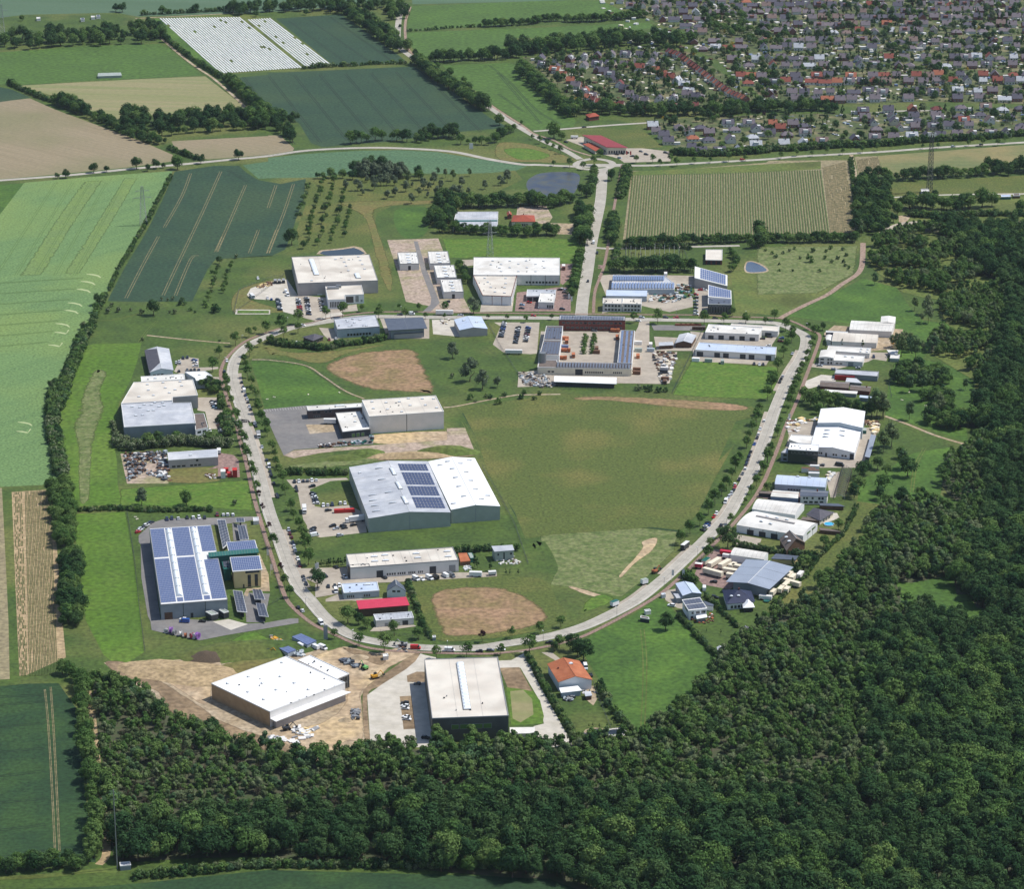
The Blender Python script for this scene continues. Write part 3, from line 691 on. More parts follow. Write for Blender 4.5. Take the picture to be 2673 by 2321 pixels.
# wheel tracks in the crops (two ruts, the crop parted)
def tracks(s, m='track_dark', gap=1.9, w=0.55, z=0.09, sm=4):
    p = path(s); p = smooth(p, False, sm) if len(p) > 2 else p
    mb = MB()
    for s_ in (-1, 1): ribbon_mb(mb, p, w, z, 0, s_ * gap / 2)
    struct(mb.obj('wheel_track', m))
for s in ("Q 1467,155 1400,330 1265,570", "Q 1700,140 1560,450 1370,850 1255,1095", "Q 1890,245 1780,500 1670,755", "E 1150,0 1070,170", "O 60,305 0,480", "O 195,295 120,520 0,830",
          "Q 1220,640 1100,860 970,1115", "Q 1530,788 1480,800 1430,900 1350,1095", "E 1400,0 1330,180", "E 1540,0 1470,180"):
    tracks(s, 'track_light', 2.0, 0.5)
for i in range(8): tracks("B %d,%d %d,%d" % (-190 + i * 196, 590 - i * 6, 260 + i * 205 - 60, 1110 - i * 14), w=0.7, gap=2.2)
for s in ("B 160,160 600,480", "B 320,150 760,460", "B 480,130 950,465", "Q 1760,130 1900,220", "C 0,560 330,950", "C 0,720 200,860", "B 1700,500 1850,620; C 300,850 480,950"): tracks(s, w=0.6)
for s in ("N 345,150 370,400 400,900 425,1420", "N 390,130 415,500 440,1000 458,1400"): tracks(s, 'track_light', 0.7, 0.35)
for y, yy in ((190, 205), (240, 270), (405, 440), (600, 632), (775, 820), (990, 1022), (1190, 1235), (1395, 1445)): tracks("N -60,%d 180,%d 350,%d" % (yy + 5, (y + yy) // 2, y), w=0.4)
for i in range(7): tracks("Q %d,%d %d,%d" % (-100, 1005 + i * 82, 640 - i * 45, 960 + i * 82), 'track_wheat', w=0.5)
for i in range(5): tracks("Q %d,225 %d,940" % (430 + i * 130, -30 + i * 150), 'track_wheat', w=0.5)
tracks("S 1110,570 1130,800 1125,1100 1110,1370", 'meadow', 2.0, 0.6); tracks("U -50,1420 200,1430 450,1480", w=0.5)

for s in ("J 1500,300 1650,560 1800,860", "G 300,1440 700,1470 1300,1500 1900,1530", "S 700,450 500,560 250,620", "E 620,700 540,780 480,870", "E 150,700 300,690 500,640", "O 560,440 900,430", "T 1300,60 1230,200 1200,400"):
    tracks(s, 'meadow', 1.8, .6)
# rows: ridges of soil and plants, film tunnels
def rows(name, quad, n, w, h, m, taper=None, breaks=0.0, seg=10, kind='stuff', z=0.06):
    a, b, c, d = [at(*q) for q in quad]                              # a-b far edge, d-c near edge
    mb = MB(); rr = random.Random(len(name) + n)
    for i in range(n):
        t = (i + 0.5) / n; p, q = a.lerp(b, t), d.lerp(c, t)
        dv = (q - p); dv.normalize(); s_ = Vector((-dv.y, dv.x, 0))
        prev = None
        for k in range(seg + 1):
            o = p.lerp(q, k / seg) + s_ * rr.uniform(-.12, .12)
            hh = h * rr.uniform(.8, 1.15)
            cur = [o - s_ * w / 2 + Vector((0, 0, z)), o - s_ * w * .22 + Vector((0, 0, z + hh)), o + s_ * w * .22 + Vector((0, 0, z + hh)), o + s_ * w / 2 + Vector((0, 0, z))]
            if prev and rr.random() > breaks:
                for e in range(3): mb.face([prev[e], prev[e + 1], cur[e + 1], cur[e]])
            prev = cur
    o = mb.obj(name, m); o['kind'] = kind; return o
rows('film_rows', (('A', 1225, 140), ('A', 1850, 130), ('A', 2329, 520), ('A', 1700, 565)), 30, 2.1, 0.5, 'film', breaks=0.015, seg=24)
rows('film_rows', (('A', 1905, 150), ('A', 2084, 138), ('A', 2559, 500), ('A', 2354, 515)), 9, 2.1, 0.5, 'film', breaks=0.02, seg=24)
rows('potato_rows', (('C', 1030, 1350), ('D', 505, 1310), ('P', 570, 612), ('G', 980, 190)), 74, 1.6, 0.55, 'potato_leaf', breaks=0.0, seg=14)
rows('potato_rows', (('D', 515, 1290), ('D', 690, 1245), ('P', 770, 612), ('P', 575, 614)), 23, 1.1, 0.4, 'track_light', breaks=0.05, seg=14)
rows('potato_rows', (('D', 775, 1230), ('D', 940, 1205), ('D', 975, 1330), ('D', 800, 1375)), 18, 1.0, 0.4, 'track_light', breaks=0.05, seg=8)
rows('strawberry_rows', (('R', 190, 545), ('R', 390, 530), ('N', 448, 42), ('N', 222, 45)), 19, 0.34, 0.3, 'potato_leaf', breaks=0.015, seg=50)
rows('strawberry_rows', (('R', 100, 550), ('R', 170, 546), ('N', 214, 45), ('N', 150, 45)), 6, 0.42, 0.3, 'potato_leaf', breaks=0.38, seg=70)
# ================================================================ TREES, BUSHES, HEDGES, THE WOODS
def crown_mb(mb, seed, rx, rz, zc, lobes, leaves, size, k=0, flat_top=0.0, lobe_r=0.42, conic=0.0):
    rr = random.Random(seed)
    L = []
    for i in range(lobes):
        t = rr.uniform(0, 2 * math.pi); z = rr.uniform(-0.75, 1.0)
        q = math.sqrt(max(0, 1 - min(1, abs(z)) ** 2)) * rr.uniform(0.45, 0.9)
        taper = 1 - conic * (z + 1) / 2
        c = Vector((math.cos(t) * q * rx * taper, math.sin(t) * q * rx * taper, zc + z * rz * 0.72))
        L.append((c, lobe_r * rx * rr.uniform(0.65, 1.25) * (taper * 0.6 + 0.4)))
    for i in range(leaves):
        c, r = L[rr.randrange(lobes)]
        n = Vector((rr.gauss(0, 1), rr.gauss(0, 1), rr.gauss(0.25, 1))); n.normalize()
        p = c + n * r * (rr.uniform(0.74, 1.06))
        o = p - Vector((0, 0, zc)); o.normalize()
        nn = (n * 0.9 + o * 0.35 + Vector((rr.gauss(0, .26), rr.gauss(0, .26), rr.gauss(0, .26)))).normalized()
        u = nn.orthogonal().normalized(); a = rr.uniform(0, 6.28); w = nn.cross(u)
        u, w = u * math.cos(a) + w * math.sin(a), w * math.cos(a) - u * math.sin(a)
        s_ = size * rr.uniform(0.6, 1.25)
        mb.face([p - u * s_, p - w * s_ * .62, p + u * s_, p + w * s_ * .62], k)
def trunk_mb(mb, seed, h, r, spread, k=0, limbs=4):
    rr = random.Random(seed + 99)
    top = Vector((rr.uniform(-.2, .2), rr.uniform(-.2, .2), h))
    n = 6; o = len(mb.v)
    for (p, q) in ((Vector((0, 0, -0.1)), r * 1.25), (Vector((0, 0, 0.5)), r), (top, r * 0.55)):
        for i in range(n): a = 2 * math.pi * i / n; mb.v.append(p + Vector((math.cos(a) * q, math.sin(a) * q, 0)))
    for l in range(2):
        for i in range(n):
            j = (i + 1) % n; mb.f.append((o + l * n + i, o + l * n + j, o + (l + 1) * n + j, o + (l + 1) * n + i)); mb.m.append(k)
    for i in range(limbs):
        a = rr.uniform(0, 6.28); s_ = top * rr.uniform(0.7, 0.98)
        e = s_ + Vector((math.cos(a) * spread, math.sin(a) * spread, spread * rr.uniform(.6, 1.2)))
        mb.bar(s_, e, r * 0.3, k, 3)
# shape table: radius, half height, centre height, lobes, leaves, leaf size, material, trunk height, trunk radius, conic
SHAPES = {
    'street': [(2.6, 2.6, 4.7, 18, 760, 0.34, 'leaf', 2.9, 0.13, 0.25)] * 3,
    'purple': [(2.0, 2.2, 4.5, 14, 420, 0.34, 'leaf_purple', 2.8, 0.12, 0.1)],
    'round': [(4.0, 3.6, 5.0, 22, 1000, 0.48, 'leaf', 2.6, 0.25, 0.1)] * 2 + [(4.2, 4.2, 6.0, 22, 1000, 0.5, 'leaf_dark', 2.8, 0.28, 0.1)],
    'oak': [(6.2, 5.4, 8.4, 22, 1600, 0.64, 'leaf_dark', 4.0, 0.42, 0.1)] * 2 + [(5.8, 5.2, 8.0, 20, 1600, 0.64, 'leaf', 4.0, 0.4, 0.1)],
    'birch': [(3.4, 4.8, 6.8, 20, 900, 0.46, 'leaf_mixed', 4.6, 0.16, 0.35)] * 2,
    'willow': [(3.3, 4.3, 4.8, 20, 900, 0.42, 'leaf_silver', 2.0, 0.2, 0.35)] * 2,
    'bush': [(1.7, 1.3, 1.25, 10, 330, 0.30, 'leaf', 0.8, 0.07, 0.0), (1.6, 1.4, 1.3, 10, 330, 0.30, 'leaf_mixed', 0.8, 0.07, 0.0), (1.7, 1.5, 1.4, 10, 330, 0.30, 'leaf_dark', 0.8, 0.07, 0.0)],
    'blossom': [(1.9, 1.6, 1.5, 11, 420, 0.30, 'leaf_blossom', 0.8, 0.07, 0.0)],
    'conifer': [(1.3, 3.2, 3.6, 12, 380, 0.28, 'leaf_dark', 3.0, 0.12, 0.8)],
    'young': [(3.3, 3.2, 6.2, 9, 620, 0.50, 'leaf', 5.0, 0.12, 0.2), (2.9, 3.6, 6.4, 8, 620, 0.48, 'leaf_mixed', 5.0, 0.12, 0.45),
              (3.6, 2.9, 5.6, 10, 620, 0.50, 'leaf_mixed', 5.0, 0.12, 0.05), (3.0, 3.4, 6.8, 9, 620, 0.48, 'leaf', 5.0, 0.12, 0.35)],
    'bare': [(2.6, 3.0, 4.6, 10, 240, 0.34, 'leaf_brown', 6.0, 0.12, 0.3)],
    'yellow': [(1.8, 1.5, 1.6, 8, 240, 0.3, 'leaf_yellow', 0.8, 0.07, 0)],
}
PARTS = {}
for kind, vs in SHAPES.items():
    PARTS[kind] = []
    for vi, (rx, rz, zc, lo, le, sz, m_, th, tr, co) in enumerate(vs):
        a = MB(); crown_mb(a, hash_seed := (sum(map(ord, kind)) * 7 + vi * 131), rx, rz, zc, lo, le, sz, conic=co)
        b = MB(); trunk_mb(b, hash_seed, th if kind not in ('bush', 'blossom') else 0.9, tr, rx * .5, limbs=(9 if kind == 'bare' else 4))
        if kind == 'bare':
            rr = random.Random(5)
            for i in range(26):
                t = rr.uniform(0, 6.28); z = rr.uniform(2.5, 6); e = Vector((math.cos(t) * rr.uniform(1, 2.4), math.sin(t) * rr.uniform(1, 2.4), z + rr.uniform(.5, 2.2)))
                b.bar((0, 0, z), e, 0.07, 0, 3)
        w = MB(); w.v = list(a.v); w.f = list(a.f); w.m = [0] * len(a.f); o = len(w.v); w.v += b.v; w.f += [tuple(i + o for i in f) for f in b.f]; w.m += [1] * len(b.f)
        PARTS[kind].append((a.mesh('crown', m_), b.mesh('trunk', 'bark'), w.mesh('whole_tree', [m_, 'bark'])))
PROTO = {}
TR = random.Random(11)
def plant(kind, p, label, cat='tree', name=None, group=None, s=1.0, v=None):
    i = TR.randrange(len(PARTS[kind])) if v is None else v
    cr, tk, _ = PARTS[kind][i]
    sc = s * TR.uniform(.8, 1.22)
    o = thing(name or 'tree', label, cat, (p[0], p[1], 0), TR.uniform(0, 6.28), group)
    o.scale = (sc * TR.uniform(.94, 1.06), sc * TR.uniform(.94, 1.06), sc)
    obj('crown', cr, o); obj('trunk', tk, o)
    return o
def plants(kind, s, zc, fmt, group, cat='tree', name='tree', sc=1.0, v=None):
    """crown centres in image crop pixels, taken at height zc"""
    lst = []
    for seg in s.split(';'):
        w = seg.split()
        for q in w[1:]:
            a = q.split(','); k = float(a[2]) if len(a) > 2 else 1.0
            lst.append((at(w[0], float(a[0]), float(a[1]), zc * sc * k), k))
    lst.sort(key=lambda t: -t[0].y if 'top bend' in fmt or 'the north' in fmt else t[0].y if 'the south' in fmt else -t[0].x if 'the east' in fmt else t[0].x)
    for n, (p, k) in enumerate(lst): plant(kind, p, fmt % ordn(n + 1), cat, name, group, sc * k, v)
plants('street', "E 1330,915,1.15 1290,975 1300,1015 1315,1080,1.1 1345,1155 1350,1205 1380,1250 1390,1305 1400,1360 1425,1420,1.1 1455,1490; I 1320,60 1355,175,1.15 1378,235 1385,290,1.1 1405,355,1.25 1440,425,1.1 1455,495,1.2 1500,620,1.15 1520,690,1.1 1560,770,1.2 1590,850,1.3 1610,930,1.25 1635,1025,1.3", 4.6,
       'street tree on the east side of the west road, %s from its top bend', 'street trees east of the west road', name='street_tree', sc=1.14)
plants('street', "E 1145,1120 1155,1170 1160,1225 1190,1310,.8 1225,1420 1245,1500; I 1105,30 1120,90 1140,135 1150,200 1165,250 1195,325 1215,385 1238,485 1365,915 1453,1210 1490,1285,1.15", 4.6,
       'street tree between west road and brick path, %s from the top bend', 'street trees west of the west road', name='street_tree', sc=1.14)
plants('purple', "I 1255,553 1282,648 1330,800 1422,1110; M 1205,465", 4.5, 'dark purple leaved street tree beside the road, %s from the north west', 'purple street trees', name='street_tree')
plants('street', "M 65,440,.8 255,490,.9 450,520,1.2 853,578,1.1 1085,570 1348,552 1570,530,1.25 1800,497,1.05 528,405,1.1 1435,437,.85 1652,398,.85 1810,355,.8", 4.6,
       'round street tree along the south bend, %s in the count from the west', 'street trees along the south bend', name='street_tree', sc=1.14)
plants('round', "M 170,315 255,345,.6 320,365,.8 712,445,.85 745,395,.7 1760,560,.5 1900,530,.9 1985,590,1.25; I 1705,1225,1.05 1675,1165,.6", 5,
       'broad green tree standing by the yards inside the south bend, %s from the west', 'broad trees by the south bend')
plants('street', "K 230,725,1.2 300,650,1.2 375,595 440,500,1.15 492,425,1.35 545,365 580,320,1.1 622,235 650,172 680,115 735,5; H 60,1495,1.1 85,1445,.9 145,1315,1.15 165,1255,1.1 190,1195,1.15 220,1135,1.3 245,1070,1.15 305,945,1.3 335,870,1.35 355,815,1.3 385,735,1.15 430,625,1.2 455,565,1.35 490,510,1.2 505,468 445,425,1.15", 4.6,
       'street tree on the field side of the east road, %s from the south', 'street trees on the field side of the east road', name='street_tree', sc=1.14)
plants('street', "K 440,850,1.2 452,765 520,690 612,590,.9 722,450,.7 770,365,.8 812,295 862,200 897,107,1.05 920,35,1.1; H 275,1510,.9 305,1430,1.05 330,1360 385,1240,1.05 410,1170,.7 455,1065,.8 480,1005,1.1 495,950 515,905 535,855 555,795 578,740 605,690 617,645 640,590 660,530,.9 620,440,.7", 4.6,
       'street tree on the building side of the east road, %s from the south', 'street trees on the building side of the east road', name='street_tree', sc=1.14)
plants('street', "H 360,350 290,385 140,380,.9 35,315,1.1; G 1905,797 1740,790 1588,787,1.2 1230,775,1.3 1048,783 413,775,.7 213,785,.9 68,778,.8; F 1692,775,.7 1357,772,.7 1357,705 1212,770,.7 1163,705,.8 1055,755 1008,710,.6 858,705,.85 850,755,1.15 720,715,.7 572,722,1.4 443,740,1.2 228,780,1.3 100,830,1.5 228,865 118,895,1.1 20,940,1.1; E 1325,765,1.2 1370,755,.8 1455,735,1.3 1220,815,1.5 1410,865,.7 1095,925,1.2 1045,1020,1.4", 4.6,
       'tree along the road across the top of the estate, %s from the east', 'street trees along the northern road', name='street_tree', sc=1.14)
plants('street', "C 265,1042,.8 322,1065 375,1088,1.1 425,1112 480,1135,1.2 427,1240,.9 552,1242,1.1 655,1255,1.3 738,1215,1.4 740,1295,1.4 1062,1210,1.1 1190,1208,1.1 1247,1230,1.2 1330,1205,1.1 1378,1235,1.1 1510,1225,.9 1635,1215,.9 1775,1200,1.1 1905,1195,1.1; D 195,1180 315,1160 435,1160,1.1 550,1140,1.1 670,1150 820,1140,.9 935,1120 1285,1110,.9 1405,1105,.9 1640,1085 1745,1075,1.2 1865,1075,1.2 1920,1055,1.1", 5,
       'clipped round tree beside the country road and roundabout, %s from the west', 'trees beside the country road', name='street_tree')
plants('oak', "C 875,1345,.75 785,1172,.55 430,1005,1.1 490,1035,.7 1500,650,0; A 718,1280,.85 820,1295,.5 1050,1255,.8 1135,1290,.45 1200,1260,.65 1257,1270,.4 1365,1255,.85 1545,1225,.6 1835,1185,.8 505,1330,.7 440,1345,.5; O 180,705,1.0; E 590,595,.95; Q 750,1130,.6 810,1095,.4 740,1190,.5; R 1432,590,.75; S 1292,495,.9; M 1940,560,.8".replace(' 1500,650,0', ''), 7,
       'lone dark broad tree at a field edge or road, %s from the west', 'lone broad trees')
plants('willow', "O 595,290,.7 690,298,.85 815,282,1 867,262,.8 910,262,.8 745,218,1 970,265,.7 1058,312,.75 975,350,.75 915,375,.6 1100,390,1 1300,340,1 1422,350,1 1475,350,.8 1490,270,.8 1195,292,.8 1240,300,.7 1330,300,.6 1275,245,.9 1230,375,.4 1540,340,.6 1668,290,.8 1790,255,.9 1838,230,1 1110,290,.5 725,350,.5 760,250,.6; F 1420,1040,1 1552,1200,1.25 1650,1275,1 1762,1270,.9 1580,690,1.1; I 350,580,.9", 4.8,
       'silvery willow in the rough grass, %s of the willows from the west', 'silvery willows in rough grass', sc=1.4)
plants('birch', "O 1365,195,.7 1422,210,.8 1548,195,.55 1305,185,.5 1080,235,.8 1160,345,.6; H 1440,250,.9 1535,260,1.1 1630,250,.8 1545,345,.9 1490,360,.6 1340,560,1.3 1450,590,1.3 1230,40,.7 1130,60,.8 1440,770,1.2 1500,840,1.1 1400,870,.9 1560,850,.9 1610,810,.8 1660,930,.6 1400,1070,1 1630,1000,1.2 1590,1080,.8 1200,1040,1.2 1265,1240,1.4 1200,1310,1.1 1350,1440,1.1 1150,1030,1.3 1235,30,.5 1830,880,.6 1890,960,.7", 7,
       'light birch on the meadow beside the wood, %s counted from the north', 'birches on the meadow edge', sc=1.3)
plants('oak', "O 480,205,.75 570,210,.7 655,160,.85 700,150,.8 770,140,.9 830,150,.8 880,145,.9 1000,170,.7 1155,190,.75 1160,230,.6 420,225,.5 380,230,.4 650,225,.6 700,200,.6", 7,
       'dark grove tree at the edge of the teal wheat, %s from the west', 'trees of the parkland grove')
plants('round', "T 1140,150,1.3 1120,90,.9 1170,210,1.2 985,330,1.2 960,400,1 840,200,1.2 800,240,1 790,340,1.1 760,390,.9 505,1060,1.25 560,1020,1 520,1120,1.1 940,170,1 1010,230,.8 1250,380,.7 1280,385,.6 370,940,1 430,920,.9 320,970,.8 640,640,.9 1355,470,.7", 5,
       'bushy tree at the foot of the gardens by the meadow, %s from the north', 'bushy trees behind the eastern plots')
plants('round', "K 590,755,1.2 900,350,.8 850,460,.5 1330,760,1; H 590,960,1.2 640,990,1.2 690,1010,1.3 740,1010,1.3 780,1020,1.2 830,1000,1.3 870,1040,1.2 930,1050,1.2 1000,1070,1.1 1060,1090,1.2 1110,1090,1.1 700,1070,1 740,1100,1 680,970,1 1190,1100,.8 730,440,.8 680,480,.9", 5,
       'dark tree in the belt between two eastern yards, %s from the road', 'trees of the belt between eastern yards')
# rows of young trees in the orchard
n = 0
for s in ("O 430,255 360,470 325,640 280,790", "O 520,235 470,430 430,570 385,770", "O 600,330 560,450 525,600 480,750", "O 640,490 610,600 585,705", "E 1095,260 1060,350 1025,480 1000,580", "E 1185,270 1150,390 1120,490", "O 320,300 260,450 230,560"):
    for p, a in along([at(q_[0], *map(float, q.split(','))) for q_ in [s.split()] for q in q_[1:]], step=11.5):
        n += 1
        plant(['round', 'bush', 'round'][n % 3], p + Vector((TR.uniform(-1.5, 1.5), TR.uniform(-2, 2), 0)), 'small tree in the grassy orchard rows, %s counting down the rows' % ordn(n), 'tree', 'orchard_tree', 'orchard trees in rows', [.62, 1.35, .5][n % 3] * TR.uniform(.8, 1.15))
for i in range(16):
    plant('bush', at('G', 672 + (i % 2) * 65 + 8 * (i // 2 % 2) - i * 1.2, 930 + (i // 2) * 18, 1.5), 'round clipped tree in the depot courtyard, %s of the sixteen' % ordn(i + 1), 'tree', 'courtyard_tree', 'clipped trees in the depot courtyard', 1.35, v=0)
plants('blossom', "Q 860,1170 835,1215,1.2 915,1205,1.2 1005,1205,.8 1092,1225,1.2 1245,1120,.9 1290,1130,.7 1330,1120,.9 1345,1220 1305,1220,.8 1820,795; F 1420,1240,1.2; R 1085,560,1.2 1810,625,1.2; J 250,655,.8 440,650,.8; D 0,0,0".replace("; D 0,0,0", ''), 1.5,
       'elder bush covered in cream blossom, %s going from the west', 'elder bushes in blossom', 'bush', 'elder_bush')
plants('bush', "Q 1400,1140,2 1465,1195,1.3 1590,1170,1.3 1660,1195,2.2 1630,910,1 1500,1220,.6 1095,1425,1.2 1690,1440,.8; P 75,740 155,790,1.1 300,725,1.1 440,745,1.2 575,725,1.1 670,735 420,810,2.2 585,825,1.3 630,800,1.3 675,830 715,875 490,900 180,850,.8 125,765 210,760 260,745 340,800 400,775 530,800 690,860,.9 180,900,.7 285,900,.8 540,750 695,780; J 1555,110,1.3 1675,95 1710,105,1.1 1770,130,2.2 1820,85,1.2 1945,105,1.3 1972,70 1595,135,.8; G 280,1410,1.2 320,1375 180,1400,1.2 200,1360 1080,1330,1.6 1130,1330 1165,1340,1.5 1235,1345,1.7 1290,1345,1.4", 1.4,
       'low green bush on rough grass, %s of the scattered bushes from the west', 'scattered bushes', 'bush', 'bush')
plants('conifer', "S 1485,150 1505,160 1425,165,.8 1715,580,.6 1605,570,.5 1990,490,1.5; J 1590,1350,1.6 1610,1370,1.4 1710,1400,1.2 1830,1450,.7 1860,1445,.8 1925,1450,.7; H 880,575,.9 1037,580,1 750,580,1.3; K 1090,925,1.2 1170,960,1 820,1390,1.3; S 700,1310,.4 730,1305,.4 780,1310,.5 840,1300,.5 870,1300,.4 250,0,0".replace(' 250,0,0', ''), 3.4,
       'narrow dark conifer in a garden or yard, %s counted from the west', 'garden conifers', 'conifer', 'conifer')

# hedges and hedgerows: each one thing, its bushes are its parts
HN = [0]
def hedge(s, kind, step, sc, label, w=1.0, zs=None, name='hedge', cat='hedge', rowsn=1, group='hedges and hedgerows', v=None):
    step *= 0.72
    pts = path(s); pts = smooth(pts, False, 4) if len(pts) > 2 else pts
    o = thing(name, label, cat, pts[0], 0, group)
    for p, a in along(pts, step=step):
        d = Vector((-math.sin(a), math.cos(a), 0))
        for r in range(rowsn):
            q = p + d * ((r - (rowsn - 1) / 2) * w * 1.1 + TR.uniform(-.5, .5) * w) + Vector((math.cos(a), math.sin(a), 0)) * TR.uniform(-.5, .5) * step
            i = TR.randrange(len(PARTS[kind])) if v is None else v
            c = obj('bush', PARTS[kind][i][2 if kind not in ('bush', 'blossom') else 0], o, q - pts[0])
            k = sc * TR.uniform(.62, 1.3); c.rotation_euler = (0, 0, TR.uniform(0, 6.28)); c.scale = (k, k, k * (zs or 1))
    return o
hedge("E 215,530 160,640 125,720", 'bush', 3.5, 1.7, 'hedgerow at the corner of the pale wheat field and the meadow')
hedge("E 90,760 50,850 20,930 -20,1020 -60,1130 -110,1260 -150,1400; Z 113,780 106,850 112,900 122,960", 'bush', 2.6, 1.9, 'long leafy hedgerow along the east edge of the pale wheat field', rowsn=2, w=3)
hedge("R 392,0 400,100 430,200 470,290 490,360 500,430", 'blossom', 2.2, 1.3, 'pale flowering hedge along the lower corner of the pale wheat field', rowsn=2, w=2)
hedge("Q 1320,180 1260,290 1200,400 1120,560 1060,650 1000,760 920,880 890,950 840,1060", 'bush', 4.2, 1.25, 'hedge between the pale wheat and the dark wheat field')
hedge("R 480,490 470,600 480,700 490,800 510,900 510,980", 'oak', 6.5, 0.68, 'tall dense tree row between strawberry rows and bright meadow, upper stretch', name='tree_row', cat='tree row', rowsn=2, w=6, v=2)
hedge("R 530,1050 540,1150 540,1250 545,1350 555,1450 560,1533; L -190,400", 'oak', 6.5, 0.66, 'tall tree row between strawberry rows and bright meadow, lower stretch', name='tree_row', cat='tree row', rowsn=2, w=5)
hedge("N 480,20 560,60 640,130 650,260 655,400 660,520", 'oak', 7, 0.66, 'tall tree row beside the lane, upper half, casting shade on the dark crop', name='tree_row', cat='tree row', rowsn=1, w=4, v=2)
hedge("N 665,600 690,740 710,880 720,1020 725,1160 735,1290 740,1400 700,1480", 'oak', 8, 0.74, 'tall tree row beside the lane, lower half, casting shade on the dark crop', name='tree_row', cat='tree row', rowsn=1, w=4, v=2)
hedge("R 600,690 760,685 900,680 1100,690 1300,695 1480,688 1620,690", 'bush', 2.4, 1.0, 'low dark hedge across the plots above the solar hall', rowsn=2, w=2)
hedge("N -40,1560 100,1540 250,1530 ", 'round', 4.5, .75, 'bushy hedge at the bottom of the near dark crop, outer part', rowsn=2, w=3)
hedge("N 290,1530 400,1520 500,1510 600,1530", 'round', 4.5, .75, 'bushy hedge at the bottom of the near dark crop, beside the lane', rowsn=2, w=3)
hedge("N 1050,1600 1300,1580 1500,1560 1800,1530 2064,1510; U 100,1370 350,1360", 'bush', 2.6, 1.3, 'long hedge along the bottom field in front of the wood', rowsn=2, w=2)
hedge("A 60,640 180,700 280,740 350,770 420,790", 'bush', 4, 2.0, 'field hedge between brown soil and tan field, thin stretch')
hedge("A 460,800 520,820 580,850 640,880", 'oak', 6, .75, 'thick dark hedge clump on the edge of the brown field', rowsn=2, w=6)
hedge("A 700,900 780,930 860,970 940,1000 1040,1060 1140,1090 1250,1110", 'oak', 8, .62, 'tree row down the upper side of the brown field', name='tree_row', cat='tree row', rowsn=2, w=6)
hedge("A 1300,1150 1380,1180 1450,1205 1520,1230", 'bush', 4, 1.9, 'hedge from the grove down to the country road')
hedge("A 950,940 1100,960 1300,960 1500,960 1700,940 1850,940 2000,930; B 20,930 100,960", 'oak', 10, 1.0, 'broad wood strip between the tan field and the second brown field', name='tree_row', cat='tree row', rowsn=3, w=12)
hedge("A 1000,1020 1200,1040 1400,1030 1600,1020 1800,1000 2000,990; B 60,1010 200,1100", 'oak', 10, .8, 'front edge of the wood strip above the second brown field', name='tree_row', cat='tree row', rowsn=1, w=8)
hedge("A 40,350 300,320 500,310 700,320 900,310 1100,270 1200,260", 'oak', 11, .95, 'dark wood belt above the bright green field', name='tree_row', cat='tree row', rowsn=3, w=22)
hedge("A 1240,270 1400,400 1540,500 1700,600", 'bush', 5, 2.0, 'hedge beside the farm track under the white film field', rowsn=1)
hedge("A 1740,620 1830,700 1900,760 1980,850 2064,880", 'round', 6, 1.0, 'tall hedge between tan field and dark wheat', rowsn=2, w=4)
hedge("A 1080,115 1300,105 1500,95 1700,85 1800,90", 'bush', 5, 2.0, 'hedge along the top of the white film field')
hedge("A 1820,110 1900,90 2000,85; B 0,80 150,80 300,70 450,60 600,90", 'oak', 12, .9, 'wood belt at the top behind the white film field', name='tree_row', cat='tree row', rowsn=2, w=14)
hedge("B 620,100 720,180 800,230 880,290 960,350 1030,400", 'oak', 10, .85, 'tree belt west of the upper country road', name='tree_row', cat='tree row', rowsn=2, w=9)
hedge("B 640,60 800,60 950,60 980,150", 'oak', 14, .8, 'tree group at the top beside the upper country road', name='tree_row', cat='tree row', rowsn=2, w=14)
hedge("B 270,530 450,515 700,505 800,495 1090,490", 'bush', 4, 1.7, 'hedge between the two dark wheat fields')
hedge("B 1140,490 1250,570 1330,640 1430,690 1520,750 1600,810 1680,850", 'round', 7, 1.15, 'tree lined hedge beside the upper country road', rowsn=2, w=5)
hedge("B 640,1105 760,1095 870,1080; B 930,1080 1080,1090 ", 'round', 8, 1.2, 'hedge clumps north of the curving country road, western part', rowsn=1)
hedge("B 1170,1090 1230,1060 1330,1060 1430,1060", 'oak', 9, .85, 'dark tree clump north of the curving country road', name='tree_row', cat='tree row', rowsn=2, w=6)
hedge("B 1490,1110 1600,1110 1720,1110 1790,1060 1900,1010", 'round', 9, .9, 'scattered scrub between dark wheat and the curving road', rowsn=1)
hedge("B 1660,205 1850,195 2064,180; C 300,165 480,160", 'round', 5, .8, 'clipped thick hedge between two bright fields, western part', rowsn=2, w=4)
hedge("C 520,170 700,165 900,150 1140,130", 'round', 5, .9, 'clipped thick hedge between two bright fields, eastern part', rowsn=2, w=5)
hedge("B 1080,240 1250,230 1400,215 1640,205", 'bush', 5, 1.3, 'thin hedge between the two bright fields')
hedge("B 1260,470 1400,470 1600,460 1820,450; C 80,440 150,440", 'oak', 9, .85, 'tree row between the upper and lower bright fields', name='tree_row', cat='tree row', rowsn=2, w=6)
hedge("C 120,400 300,380 500,370 700,350 900,330 1100,330 1300,330 1430,350", 'oak', 10, 1.0, 'broad wood belt behind the upper housing estate', name='tree_row', cat='tree row', rowsn=3, w=14)
hedge("C 170,540 260,620 350,700 420,770 500,830 560,900", 'round', 8, 1.1, 'tree belt between bright field and the housing estate', name='tree_row', cat='tree row', rowsn=2, w=7)
hedge("C 560,850 700,860 900,870 1050,880 1200,890 1350,890 1500,880 1700,880 1850,860 2064,840; D 0,860 200,850 400,840 600,860", 'oak', 9, .85, 'long tree row along the street between the two parts of the estate', name='tree_row', cat='tree row', rowsn=2, w=8)
